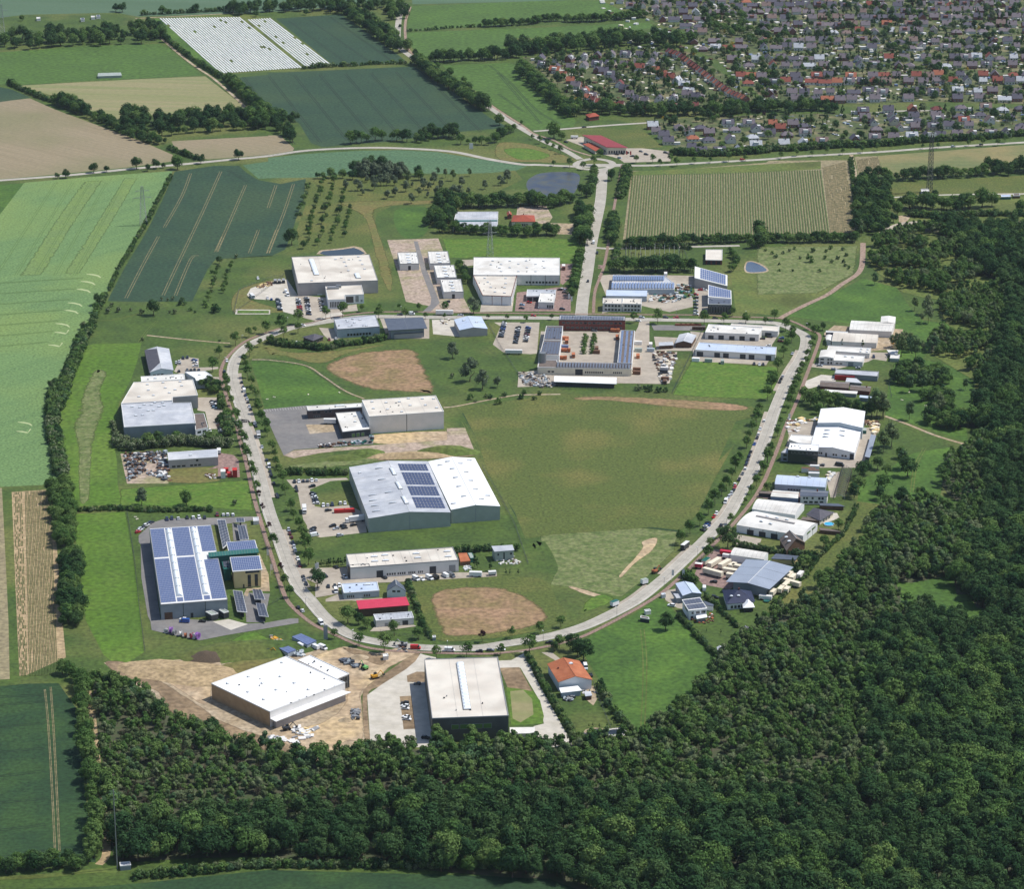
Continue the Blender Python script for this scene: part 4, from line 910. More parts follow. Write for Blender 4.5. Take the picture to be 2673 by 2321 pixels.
hedge("C 1340,1180 1500,1195 1700,1195 1900,1185 2064,1170; D 100,1160 300,1155 500,1140 700,1130 900,1125 1100,1110 1300,1090 1500,1080 1700,1070 1900,1055 2064,1040", 'bush', 3.4, 2.1, 'long shrub belt between the gardens and the country road', rowsn=2, w=3)
hedge("G 890,30 890,100 880,180 880,230", 'round', 5, .8, 'hedge along the brick path west of the potato field, lower part', rowsn=2, w=3)
hedge("C 990,1290 980,1380 960,1460 940,1530", 'bush', 3.5, 1.8, 'hedge along the brick path west of the potato field, upper part', rowsn=2, w=3)
hedge("G 980,240 1200,235 1500,225 1800,215 2000,205; P 300,690 500,680 760,680", 'round', 4.5, .78, 'long dense hedge along the bottom of the potato field', rowsn=2, w=4)
hedge("P 730,60 740,150 750,260 765,370", 'bush', 3.5, 1.4, 'row of small trees beside the dirt lane at the potato field')
hedge("G 1960,260 2030,240; P 20,640 30,660", 'round', 6, 1.2, 'clump at the lane end above the small pond')
hedge("O 1400,430 1380,500 1330,560 1310,620", 'oak', 7, .75, 'dense tree clump west of the sports courts', name='tree_row', cat='tree row', rowsn=3, w=7)
hedge("O 1500,470 1650,470 1800,470 1950,460 2064,455; G 250,-70 400,-60 560,-100", 'round', 6, 1.1, 'tree row behind the sports courts and the restaurant', name='tree_row', cat='tree row', rowsn=2, w=6)
hedge("O 1330,660 1500,675 1700,680 1900,690 2064,690; G 360,150 440,160", 'round', 5.5, .9, 'hedge in front of the sports courts', rowsn=2, w=4)
hedge("G 650,0 660,80 650,150 640,230", 'round', 6, 1.1, 'hedge along the west side of the main road, upper part', rowsn=2, w=5)
hedge("G 630,350 610,420 600,480 590,560 570,640", 'round', 7, 1.0, 'trees along the west side of the main road, lower part', name='tree_row', cat='tree row', rowsn=1)
hedge("C 740,1360 730,1440 700,1520; C 650,1500", 'round', 7, 1.0, 'trees on the west side of the road just below the roundabout', name='tree_row', cat='tree row', rowsn=1)
hedge("G 890,430 960,440 1050,440 1150,430 1250,440 1350,430 1480,430", 'round', 7, 1.15, 'dark tree row behind the substation', name='tree_row', cat='tree row', rowsn=2, w=5)
hedge("G 900,380 910,320 915,280; G 940,260 1100,262 1400,258 1480,270", 'bush', 4, 1.8, 'hedge around the substation lawn', rowsn=1)
hedge("G 1790,300 1820,350 1830,400 1800,440", 'round', 6, .7, 'shrub row beside the small red brick hall', rowsn=1)
hedge("F 10,990 120,1010 230,1020 330,1030 450,1040 560,1010 700,1000 800,980 900,960", 'bush', 3.2, 1.6, 'dark clipped hedge behind the northern halls', rowsn=2, w=2)
hedge("F 1470,420 1500,470 1530,530", 'round', 5.5, .8, 'bush row west of the big L shaped hall')
hedge("I 170,150 200,200 260,210 400,200 520,190 600,170 700,180 850,180 900,200 1020,190", 'blossom', 3, 1.7, 'flowering hedge between the slate hall and the scrap yard', rowsn=2, w=4)
hedge("I 380,205 600,170 830,180 1000,170", 'round', 16, .9, 'dark trees inside the flowering hedge above the scrap yard', name='tree_row', cat='tree row')
hedge("I 130,30 150,100 180,160", 'blossom', 3.5, 1.4, 'short flowering hedge west of the slate hall')
hedge("I 970,0 1000,60 1020,110", 'bush', 2.4, 1.6, 'rounded hedge beside the car row at the slate hall', rowsn=2, w=2)
hedge("E 1110,1310 1115,1380", 'bush', 2.2, 1.9, 'short rounded hedge in the yard by the brick path')
hedge("E 1140,1440 1170,1533", 'bush', 2.4, 1.9, 'thick rounded hedge between yard and brick path', rowsn=2, w=2)
hedge("E 990,1210 1040,1230 1080,1260", 'round', 5, .75, 'green bushes at the end of the white office', rowsn=2, w=4)
hedge("J 160,700 300,700 450,700 610,700", 'bush', 3, 1.3, 'overgrown bank hedge beside the car park', rowsn=2, w=3)
hedge("J 370,1420 480,1410 590,1400", 'conifer', 1.6, .75, 'clipped dark conifer hedge left of the long workshop', rowsn=1)
hedge("J 1430,1300 1500,1305 1700,1290 1900,1290", 'bush', 2.4, 1.4, 'dark hedge behind the pale green villa', rowsn=1)
hedge("M 640,80 660,160 690,240 730,330 760,400 800,490", 'bush', 3.4, 1.2, 'hedge down the fence between red roof plot and dry meadow')
hedge("M 1545,620 1600,720 1680,860 1760,1010 1830,1110 1900,1240", 'bush', 2.2, 1.2, 'hedge along the concrete drive of the orange roofed house', rowsn=1)
hedge("S 780,1010 840,1140 900,1220 960,1310", 'bush', 5, 1.5, 'spaced bushes down the garden fence of the orange roofed house')
hedge("S 1390,480 1450,540 1530,620 1600,700 1690,790", 'bush', 1.8, 1.05, 'straight dark hedge beside the garden of the white cube house')
hedge("S 1600,320 1700,420 1800,510 1840,560", 'bush', 2.0, 1.1, 'hedge between the two gardens behind the white cube house')
hedge("K 660,815 820,840 960,870 1150,890 1250,900", 'bush', 1.7, 1.3, 'dark hedge between the yard of caravans and the timber house')
hedge("K 950,1260 1020,1200 1080,1120 1180,1060 1280,920 1400,800 1480,720 1580,520", 'bush', 2.4, 1.0, 'boundary hedge behind the eastern plots')
hedge("K 240,1040 300,1080 330,1100", 'bush', 1.8, 1.6, 'bright clipped hedge at the gate of the caravan yard', v=0)
hedge("P 1120,200 1250,200 1300,190 1600,180 1750,175 ", 'round', 6.5, 1.0, 'hedge along the meadow by the tall mast', rowsn=2, w=5)
hedge("P 1830,160 1950,150 2100,130 2250,130", 'oak', 8, .85, 'dark trees at the frame edge above the mast meadow', name='tree_row', cat='tree row', rowsn=2, w=8)
hedge("P 1180,480 1300,490 1500,490 1700,480 2000,480 2200,480", 'bush', 3.4, 1.8, 'hedge above the upper edge of the wood', rowsn=2, w=3)
hedge("P 1140,430 1250,420 1400,430 1560,440 1650,420", 'round', 7, 1.2, 'scrub row on the meadow below the mast', rowsn=2, w=6)
plants('oak', "P 1380,310,.7 1640,370,.9 1745,350,1.1 1820,360,.8 1090,430,.8 1060,490,.7 975,350,.6 1400,150,.6 1690,135,.6 2040,400,.9 1185,130,.6", 7, 'dark tree on the rough meadow near the tall mast, %s from the west', 'trees near the tall mast')
hedge("P 830,230 900,270 880,350 900,430 870,500 900,560 880,620", 'oak', 8, .72, 'dense tree belt between potato field and the bend road', name='tree_row', cat='tree row', rowsn=3, w=9)
hedge("P 840,200 920,190 1000,190 1060,210", 'round', 6, .9, 'scrub at the foot of the small striped field', rowsn=2, w=5)
hedge("P 800,560 810,640", 'birch', 4, .8, 'narrow trees beside the pink path end', name='tree_row', cat='tree row')
plants('oak', "A 890,60,.6 940,55,.8 1245,70,.7 1505,60,.7 1755,60,.6 170,135,.5 1840,60,1 1970,95,.7; B 10,40,.8 120,40,.8 230,40,.9 340,50,.9 480,60,.9 290,90,.5 900,80,.5 780,60,.9; B 1040,85,.3 1015,200,.3 1130,395,.7 1305,505,.5 1400,555,.6 1505,615,.7 1355,580,.7 1650,780,1.3 1780,910,1 1950,935,.4; A 1540,485,.6 1270,290,.7 300,300,0".replace(' 300,300,0', ''), 7,
       'distant dark tree among the fields at the top, %s in the count from the west', 'distant field trees')

hedge("H 1360,900 1420,830 1500,800 1570,860 1600,910", 'round', 6, .9, 'dense copse on the meadow behind the north eastern yards', name='tree_row', cat='copse', rowsn=3, w=7)
hedge("H 1560,1040 1620,1000 1680,1060 1620,1120", 'round', 6, .9, 'small copse on the meadow north of the dirt path', name='tree_row', cat='copse', rowsn=2, w=7)
hedge("H 1640,1230 1700,1190 1790,1230", 'round', 6, 1.1, 'rounded dark copse beside the dirt path on the meadow', name='tree_row', cat='copse', rowsn=3, w=7)
hedge("H 1320,620 1380,600 1460,640", 'birch', 5, .9, 'birch clump behind the storage yard', name='tree_row', cat='copse', rowsn=2, w=6)
hedge("O 680,220 760,215 850,215 930,240 1000,260", 'willow', 5, 1.25, 'pale willow stand in front of the dark grove', name='tree_row', cat='copse', rowsn=3, w=7)
# ---------------------------------------------------------------- the woods
WOOD = path("P 850,740 1010,650 1240,590 1500,555 2150,600 2300,900; Z 2200,600 2200,1850 1250,1850; U 700,1580 600,1540 400,1460 100,1450; N 2064,1440 1500,1450 1050,1480 880,1470 850,1300 830,1100 800,900 790,700 750,430 735,300 715,120 735,70 850,75 980,125 1080,185 1190,255 1230,335 1330,365 1400,455 1550,455 1700,525 1760,615 1900,605 2100,655 2400,715; M 100,1440 340,1375 700,1350 1300,1340; S 180,1480 320,1490 620,1460 850,1460 1000,1430 1160,1390 1180,1330 1310,1290 1340,1220 1480,1170 1490,1090 1590,1020 1600,980 1690,890 1720,810 1850,700 1950,630 2045,525; T 150,1335 300,1295 430,1260 560,1180 630,1080 640,1010 740,910 880,890 820,800 870,700 900,610 960,520 1100,490 1330,490 1540,550 1570,480 1480,420 1430,340 1485,180; H 1700,1510 1830,1410 1900,1370 1990,1300 1860,1210 1930,1110 1950,970 1900,870 1930,810 1830,810 1800,730 1640,700 1560,650 1580,570 1700,530 1850,560 2015,560 1915,500; P 1600,1320 1480,1320 1420,1220 1450,1130 1280,1110 1130,1070 1050,1010 930,915 860,840")
CLEARING = path("T 1080,1090 1200,1100 1450,1050 1530,1090 1545,1190 1640,1190 1700,1290 1830,1310 1760,1480 1640,1440 1560,1390 1440,1340 1280,1290 1120,1240")
DEAD = path("N 760,300 1300,420 1700,700 2300,800; U 700,800 750,1000 300,1000; N 1700,1150 1400,1220 900,1260")
MATURE = path("N 900,1230 1400,1180 1700,1150; Z 1008,1611 1468,1611 1724,1611 1826,1560 1750,1520 1745,1400 1740,1294 1877,1238 1900,1180 1985,1071 1990,880 1975,860 1990,760 2030,640; P 1900,1010 1740,900 1600,840 1520,700 1450,620 1240,560 2400,540; Z 2400,1900 200,1900")
SCRUB = path("P 850,740 1010,640 1240,590 1440,640 1500,720 1590,860 1740,920 1890,1030; Z 2010,650 1975,760 1960,860; H 1900,870 1560,660; P 1560,1400 1440,1280 1400,1220 1440,1130 1280,1110 1130,1070 1050,1010 930,915 860,840")
flat('woodland_floor', [p for p in WOOD], 'litter', Z1)
flat('meadow', CLEARING, 'lush', Z2); flat('meadow', SCRUB, 'meadow', Z2)
xs = [p.x for p in WOOD]; ys = [p.y for p in WOOD]
cand = []
WR = random.Random(5)
STEP = 4.9
y = min(ys)
while y < max(ys):
    x = min(xs)
    while x < max(xs):
        q = Vector((x + WR.uniform(-.46, .46) * STEP, y + WR.uniform(-.46, .46) * STEP, 0))
        x += STEP
        # inside the frame plus a margin
        dz = CP * q.y + SP * CAM_H; u = q.x / dz * F_PX; v = (SP * q.y * -1 + CP * CAM_H) / dz * F_PX
        if abs(u) > W_PX / 2 + 130 or v > H_PX / 2 + 220: continue
        if not inside(q, WOOD) or inside(q, CLEARING): continue
        cand.append((q, v))
    y += STEP
fine_pts, grid = [], set()
forest = []
for q, v in cand:
    mature = inside(q, MATURE); dead = inside(q, DEAD) and not mature
    nn = noise.noise(q * 0.03); n2 = noise.noise(q * 0.011 + Vector((7, 3, 0)))
    if mature:
        cell = (int(q.x // 8.2), int(q.y // 8.2))
        if cell in grid: continue
        grid.add(cell)
        forest.append((q, v, 'oak', WR.choice([0, 1, 2] if n2 > -.05 else [0, 1]), WR.uniform(.72, 1.15) * (1 + n2 * .3)))
    elif inside(q, SCRUB):
        if nn < -.12 or WR.random() < .12: continue
        kd = WR.choice(['birch', 'young', 'young', 'round', 'willow'])
        forest.append((q, v, kd if kd in ('oak', 'young') else 'young', None, WR.uniform(.7, 1.25)) if kd != 'birch' else (q, v, 'oak', 2, WR.uniform(.5, .75)))
    elif dead:
        if WR.random() < 0.10 - nn * .2: continue
        forest.append((q, v, 'bare' if WR.random() < .24 + nn * .5 else 'young', None, WR.uniform(.6, 1.05)))
    else:
        if nn < -.42 and WR.random() < .5: continue
        big = WR.random() < .07 + max(0, n2) * .25
        forest.append((q, v, 'oak' if big else 'young', None, WR.uniform(.5, .85) if big else WR.uniform(.7, 1.3) * (1 + n2 * .35)))
forest.sort(key=lambda t: -t[1])
flist = [('oak', 0), ('oak', 1), ('oak', 2), ('young', 0), ('young', 1), ('young', 2), ('young', 3), ('bare', 0)]
nf = [t[0] for t in forest if t[1] < H_PX / 2 + 10][:300]; wrank = {}
for bd in range(10):
    for r_, q in enumerate(sorted(nf[bd * 30:bd * 30 + 30], key=lambda p: p.x)): wrank[id(q)] = r_ + 1
vis = 0; lab_n = {}; rest = {f: [] for f in flist}
for q, v, kind, vi, s_ in forest:
    if vi is None: vi = WR.randrange(len(PARTS[kind]))
    if v < H_PX / 2 + 10 and vis < 300:
        vis += 1
        band = (vis - 1) // 30 + 1; label = {'oak': 'large dark crown', 'young': 'slim green crown', 'bare': 'half bare grey crown'}[kind] + ' in the %s band from the wood edge, %s from the west' % (ordn(band), ordn(wrank[id(q)]))
        lab_n[kind] = lab_n.get(kind, 0) + 1
        
        plant(kind, q, label, 'tree', 'forest_tree', {'oak': 'large trees of the near wood', 'young': 'slim trees of the near wood', 'bare': 'half bare trees of the near wood'}[kind], s_, vi)
    else: rest[(kind, vi)].append((q, s_))
def scatter(name, table, label=None):
    """one object: whole trees set on points by geometry nodes; table maps mesh -> [(point, scale)]"""
    verts, sc, rot, kid, protos = [], [], [], [], []
    rr = random.Random(3)
    for i, (me, lst) in enumerate(table):
        protos.append(me)
        for q, s_ in lst:
            verts.append((q[0], q[1], 0)); sc.append(s_ * rr.uniform(.9, 1.1)); rot.append(rr.uniform(0, 6.28)); kid.append(i)
    me = bpy.data.meshes.new(name); me.from_pydata(verts, [], [])
    for an, vals, ty in (('size', sc, 'FLOAT'), ('turn', rot, 'FLOAT'), ('kind_id', kid, 'INT')):
        a = me.attributes.new(an, ty, 'POINT'); a.data.foreach_set('value', vals)
    o = obj(name, me); o['kind'] = 'stuff'
    if label: o['label'] = label
    ng = bpy.data.node_groups.new(name, 'GeometryNodeTree')
    ng.interface.new_socket('Geometry', in_out='INPUT', socket_type='NodeSocketGeometry')
    ng.interface.new_socket('Geometry', in_out='OUTPUT', socket_type='NodeSocketGeometry')
    N, L = ng.nodes, ng.links
    gi = N.new('NodeGroupInput'); go = N.new('NodeGroupOutput'); jn = N.new('GeometryNodeJoinGeometry')
    def attr(n_, t): 
        a = N.new('GeometryNodeInputNamedAttribute'); a.data_type = t; a.inputs['Name'].default_value = n_
        return [x for x in a.outputs if x.enabled and x.name == 'Attribute'][0]
    size, turn, kk = attr('size', 'FLOAT'), attr('turn', 'FLOAT'), attr('kind_id', 'INT')
    cx = N.new('ShaderNodeCombineXYZ'); L.new(turn, cx.inputs['Z'])
    for i, pm in enumerate(protos):
        po = bpy.data.objects.new('tree_shape', pm)                    # held by the node group only, not placed itself
        oi = N.new('GeometryNodeObjectInfo'); oi.inputs['Object'].default_value = po; oi.inputs['As Instance'].default_value = True
        cmp = N.new('FunctionNodeCompare'); cmp.data_type = 'INT'; cmp.operation = 'EQUAL'
        ii = [x for x in cmp.inputs if x.type == 'INT']
        L.new(kk, ii[0]); ii[1].default_value = i
        ip = N.new('GeometryNodeInstanceOnPoints')
        L.new(gi.outputs[0], ip.inputs['Points']); L.new(cmp.outputs['Result'], ip.inputs['Selection']); L.new(oi.outputs['Geometry'], ip.inputs['Instance'])
        L.new(cx.outputs[0], ip.inputs['Rotation']); L.new(size, ip.inputs['Scale'])
        L.new(ip.outputs[0], jn.inputs[0])
    L.new(jn.outputs[0], go.inputs[0])
    md = o.modifiers.new('scatter', 'NODES'); md.node_group = ng
    return o
scatter('forest', [(PARTS[k][i][2], rest[(k, i)]) for k, i in flist], 'dense mixed wood filling the lower right of the view')
print('forest', len(forest), vis)
# ================================================================ BUILDINGS
UNIT = {}
def unit_box(m):
    if m not in UNIT:
        b = MB(); b.box(-.5, .5, -.5, .5, 0, 1); UNIT[m] = b.mesh('unit', m)
    return UNIT[m]
def put_box(name, parent, m, c, sx, sy, sz, rz=0.0, tilt=0.0):
    o = obj(name, unit_box(m), parent, c); o.rotation_euler = (0, tilt, rz); o.scale = (sx, sy, sz); return o
DOME = {}
def dome_mesh():
    if 'd' not in DOME:
        b = MB(); b.box(-.5, .5, -.5, .5, 0, .5, 0)
        b.v += []; 
        P = [(-.46, -.46, .5), (.46, -.46, .5), (.46, .46, .5), (-.46, .46, .5), (-.25, -.25, .95), (.25, -.25, .95), (.25, .25, .95), (-.25, .25, .95)]
        o = len(b.v); b.v += [Vector(p) for p in P]
        for q in ((4, 5, 6, 7), (0, 1, 5, 4), (1, 2, 6, 5), (2, 3, 7, 6), (3, 0, 4, 7)): b.f.append(tuple(o + i for i in q)); b.m.append(1)
        DOME['d'] = b.mesh('skylight', ['trim_grey', 'skylight'])
    return DOME['d']
def building(name, label, sh, q, h, roof='flat', wall='wall_white', top='white_roof', rise=1.5, z=None, group=None, cat='building', trim='trim_white', over=0.5,
             sky=(), win=(), door=(), ac=(), seams=0, seam='seam', chimney=(), solar=None, solar_m='solar_dark', nseam=0, strip=(), parapet=0.35, ground=0.0, arc=6):
    """q: roof eave corners in pixels of image crop sh at height h, far left, far right, near right, near left (or any outline when roof='flat')
       win: (edge, u0, u1, z0, z1, count, glass) ; edge 0 far, 1 right, 2 near, 3 left ; door: (edge, u0, u1, height, material)"""
    hz = z if z else [h] * len(q)
    P = [at(*(c if isinstance(c[0], str) else (sh, c[0], c[1])), hh) for c, hh in zip(q, hz)]
    n = len(P)
    org = Vector((sum(p.x for p in P) / n, sum(p.y for p in P) / n, 0))
    T = thing(name, label, cat, org, 0, group)
    V = [p - org for p in P]
    base = [Vector((v.x, v.y, 0)) for v in V]
    area = sum(base[i].x * base[(i + 1) % n].y - base[(i + 1) % n].x * base[i].y for i in range(n))
    edges = list(range(n))
    def out_n(i):
        a, b = base[i], base[(i + 1) % n]; d = (b - a).normalized(); nn = Vector((d.y, -d.x, 0))
        return nn if area > 0 else -nn
    mb = MB()
    order = list(range(n)) if area > 0 else list(range(n))[::-1]
    def inset(vs, dist, zz):
        res = []
        for i in range(n):
            n1, n2 = out_n((i - 1) % n), out_n(i)
            m_ = (n1 + n2); k = 1 + n1.dot(n2); m_ = m_ / max(k, .3)
            res.append(Vector((vs[i].x, vs[i].y, 0)) - m_ * dist + Vector((0, 0, zz[i] if isinstance(zz, list) else zz)))
        return res
    if roof == 'flat':
        zt = [v.z for v in V]
        mb.prism([base[i] for i in order], 0, [zt[i] - .02 for i in order], top=False)
        mb.obj('wall', wall, T)
        r = MB(); ins = inset(V, .3, [z_ - parapet for z_ in zt]); r.face([ins[i] for i in order]); r.obj('roof', top, T)
        pr = MB(); o1 = inset(V, -.06, zt); i1 = inset(V, .3, zt); lo = inset(V, -.06, [z_ - .55 for z_ in zt])
        for i in range(n):
            j = (i + 1) % n
            pr.face([o1[i], o1[j], i1[j], i1[i]] if area > 0 else [i1[i], i1[j], o1[j], o1[i]])
            pr.face([i1[i], i1[j], ins[j], ins[i]]); pr.face([lo[i], lo[j], o1[j], o1[i]])
        pr.obj('parapet', trim, T)
    elif roof == 'slab':
        mb.prism([v for v in [inset(V, over, 0)[i] for i in order]], 0, [V[i].z - .3 for i in order], top=False); mb.obj('wall', wall, T)
        r = MB(); lo_ = [V[i] - Vector((0, 0, .35)) for i in order]; hi_ = [V[i] for i in order]
        r.face(hi_); r.face(lo_[::-1])
        for i in range(n): r.face([lo_[i], lo_[(i + 1) % n], hi_[(i + 1) % n], hi_[i]])
        r.obj('roof', top, T)
    else:
        A, B, C_, D_ = V
        I = inset(V, over, [v.z - .12 for v in V])
        a, b, c, d = I
        def lerp(p, q_, t): return p.lerp(q_, t)
        lift = Vector((0, 0, rise))
        if roof in ('gable', 'hip', 'mansard'):
            r1, r2 = (A + B) / 2 + lift, (C_ + D_) / 2 + lift
            w1, w2 = (a + b) / 2 + lift - Vector((0, 0, .1)), (c + d) / 2 + lift - Vector((0, 0, .1))
            L_, R_ = (A, D_), (B, C_)
        else:
            r1, r2 = (A + D_) / 2 + lift, (B + C_) / 2 + lift
            w1, w2 = (a + d) / 2 + lift - Vector((0, 0, .1)), (b + c) / 2 + lift - Vector((0, 0, .1))
        g0 = [Vector((v.x, v.y, 0)) for v in I]
        r = MB(); th = Vector((0, 0, -.22))
        def slab(pts):
            r.face(pts); r.face([p + th for p in pts][::-1])
            for i in range(len(pts)): r.face([pts[i] + th, pts[(i + 1) % len(pts)] + th, pts[(i + 1) % len(pts)], pts[i]])
        if roof == 'gable':
            slab([A, r1, r2, D_]); slab([r1, B, C_, r2])
            mb.face([g0[0], a, w1, b, g0[1]]); mb.face([g0[1], b, c, g0[2]]); mb.face([g0[2], c, w2, d, g0[3]]); mb.face([g0[3], d, a, g0[0]])
        elif roof == 'gablew':
            slab([A, B, r2, r1]); slab([r1, r2, C_, D_])
            mb.face([g0[3], d, w1, a, g0[0]]); mb.face([g0[0], a, b, g0[1]]); mb.face([g0[1], b, w2, c, g0[2]]); mb.face([g0[2], c, d, g0[3]])
        elif roof in ('hip', 'hipw'):
            lng = (r2 - r1); k = min(.46, 0.5 * (((A - B).length if roof == 'hip' else (A - D_).length) / max(lng.length, .1)))
            s1, s2 = r1.lerp(r2, k), r2.lerp(r1, k)
            if roof == 'hip': slab([A, s1, s2, D_]); slab([s1, B, C_, s2]); slab([A, B, s1]); slab([s2, C_, D_])
            else: slab([A, B, s2, s1]); slab([s1, s2, C_, D_]); slab([D_, A, s1]); slab([B, C_, s2])
            mb.prism(g0, 0, [v.z for v in I], top=False)
        elif roof in ('arch', 'archw'):
            pa, pb, pc, pd = (A, B, C_, D_) if roof == 'arch' else (D_, A, B, C_)      # arc from pa to pb, swept to pd-pc
            ia, ib, ic, id_ = (a, b, c, d) if roof == 'arch' else (d, a, b, c)
            pr1, pr2, q1, q2 = [], [], [], []
            for k in range(arc + 1):
                t = k / arc; up = Vector((0, 0, rise * math.sin(math.pi * t) ** .8 if 0 < t < 1 else 0))
                pr1.append(pa.lerp(pb, t) + up); pr2.append(pd.lerp(pc, t) + up); q1.append(ia.lerp(ib, t) + up - Vector((0, 0, .1))); q2.append(id_.lerp(ic, t) + up - Vector((0, 0, .1)))
            for k in range(arc): slab([pr1[k], pr1[k + 1], pr2[k + 1], pr2[k]])
            z0 = lambda v: Vector((v.x, v.y, 0))
            mb.face([z0(ia)] + q1 + [z0(ib)]); mb.face([z0(id_)] + q2 + [z0(ic)]); mb.face([z0(ia), ia, id_, z0(id_)]); mb.face([z0(ib), ib, ic, z0(ic)])
        mb.obj('wall', wall, T)
        ro = r.obj('roof', top, T)
        if roof in ('gable', 'gablew'):
            rb = MB(); rb.bar(r1 + Vector((0, 0, .05)), r2 + Vector((0, 0, .05)), .14); rb.obj('ridge_cap', trim, ro)
    # things on the walls
    def wallframe(e):
        a_, b_ = base[e], base[(e + 1) % n]
        if roof not in ('flat',): 
            J = inset(V, over, 0); a_, b_ = J[e], J[(e + 1) % n]; a_.z = b_.z = 0
        d = b_ - a_
        if d.x < 0 or (abs(d.x) < 1e-3 and d.y < 0): a_, b_ = b_, a_
        d = b_ - a_; return a_, d, d.length, out_n(e), math.atan2(d.y, d.x)
    for (e, u0, u1, z0, z1, k, gm) in win:
        a_, d, ln, nn, rz = wallframe(e)
        wd = (u1 - u0) / k * (.72 if k > 1 else 1)
        for i in range(k):
            uc = u0 + (u1 - u0) * (i + .5) / k
            c0 = a_ + d * uc + nn * .03
            f = put_box('window', T, 'trim_grey' if gm != 'dark' else 'trim_dark', Vector((c0.x, c0.y, z0)), wd * ln, .12, z1 - z0, rz)
            p_ = obj('pane', unit_box('glass' if gm != 'green' else 'green_glass'), f, (0, 0, .06)); p_.scale = (1 - .3 / max(wd * ln, .6), 1.5, .88)
    for (e, u0, u1, hh, dm) in door:
        a_, d, ln, nn, rz = wallframe(e); c0 = a_ + d * ((u0 + u1) / 2) + nn * .04
        f = put_box('door', T, dm, Vector((c0.x, c0.y, .02)), (u1 - u0) * ln, .14, hh, rz)
    if seams:
        for e in (1, 2, 3):
            a_, d, ln, nn, rz = wallframe(e); k = max(1, int(round(ln / seams)))
            for i in range(1, k):
                c0 = a_ + d * (i / k) + nn * .03; hh = min(v.z for v in V) - .1
                put_box('pilaster', T, seam, Vector((c0.x, c0.y, 0)), .35, .14, hh, rz)
    def roofpt(u, v, up=0.0):
        p = V[0].lerp(V[1], u).lerp(V[3 if n == 4 else n - 1].lerp(V[2], u), v)
        ext = 0
        if roof in ('gable', 'hip'): ext = rise * (1 - abs(u - .5) * 2)
        elif roof in ('gablew', 'hipw'): ext = rise * (1 - abs(v - .5) * 2)
        elif roof == 'arch': ext = rise * math.sin(math.pi * u) ** .8
        elif roof == 'archw': ext = rise * math.sin(math.pi * v) ** .8
        elif roof == 'flat': ext = -parapet
        return p + Vector((0, 0, ext + up))
    dr = V[1] - V[0]; rzr = math.atan2(dr.y, dr.x)
    for s_ in sky:
        u, v, sx, sy = s_ if len(s_) == 4 else (s_[0], s_[1], 2.0, 1.2)
        o = obj('skylight', dome_mesh(), T, roofpt(u, v)); o.rotation_euler = (0, 0, rzr); o.scale = (sx, sy, .9)
    for (u0, v0, u1, v1, w_) in strip:                                   # glazed ridge of several domes
        p0, p1 = roofpt(u0, v0), roofpt(u1, v1); k = max(3, int((p1 - p0).length / 4.2)); dd = p1 - p0
        for i in range(k):
            c0 = p0 + dd * ((i + .5) / k); o = obj('skylight', dome_mesh(), T, c0); o.rotation_euler = (0, 0, math.atan2(dd.y, dd.x)); o.scale = (dd.length / k * .97, w_, 1.3)
    for (u, v, sx, sy, sz, m_) in ac:
        put_box('roof_unit', T, m_, roofpt(u, v), sx, sy, sz, rzr)
    if roof == 'flat' and h > 4 and n == 4 and parapet > .2:             # small vents and drains
        vr = random.Random(int(org.x))
        for i in range(6): put_box('roof_vent', T, 'galvanised' if i % 2 else 'trim_dark', roofpt(vr.uniform(.06, .94), vr.uniform(.08, .92)), vr.uniform(.5, 1.1), .6, vr.uniform(.3, .8), rzr)
    for (u, v, hh) in chimney:
        put_box('chimney', T, 'wall_brick', roofpt(u, v, -.6), .8, .8, hh + .6, rzr)
    if nseam:                                                            # standing seams / roof sheets' joints
        sm = MB()
        for i in range(1, nseam):
            t = i / nseam
            if roof in ('gablew', 'archw', 'slab', 'hipw', 'flat'):
                pts = [roofpt(t, v_ / 6, .03) for v_ in range(7)]
            else: pts = [roofpt(u_ / 6, t, .03) for u_ in range(7)]
            for k in range(6): sm.bar(pts[k], pts[k + 1], .05, 0, 3)
        sm.obj('roof_seam', trim if trim != 'trim_white' else 'trim_grey', T)
    if solar:                                                            # blocks of panels: (u0,v0,u1,v1,nu,nv)
        for (u0, v0, u1, v1, nu, nv) in solar:
            sb = MB(); gap = .12
            for i in range(nu):
                for j in range(nv):
                    uu0, uu1 = u0 + (u1 - u0) * (i + gap / 2) / nu, u0 + (u1 - u0) * (i + 1 - gap / 2) / nu
                    vv0, vv1 = v0 + (v1 - v0) * (j + gap / 2) / nv, v0 + (v1 - v0) * (j + 1 - gap / 2) / nv
                    c4 = [roofpt(uu0, vv0, .16), roofpt(uu0, vv1, .16), roofpt(uu1, vv1, .16), roofpt(uu1, vv0, .16)]
                    sb.face(c4); sb.face([c4[0], c4[3], c4[3] - Vector((0, 0, .14)), c4[0] - Vector((0, 0, .14))])
            so = sb.obj('solar_panels', solar_m, T); so['kind'] = 'stuff'
    T['_'] = 0; del T['_']
    return T, roofpt, V, rzr
B_ = building
LG, LW = 'white_roof', 'wall_light'
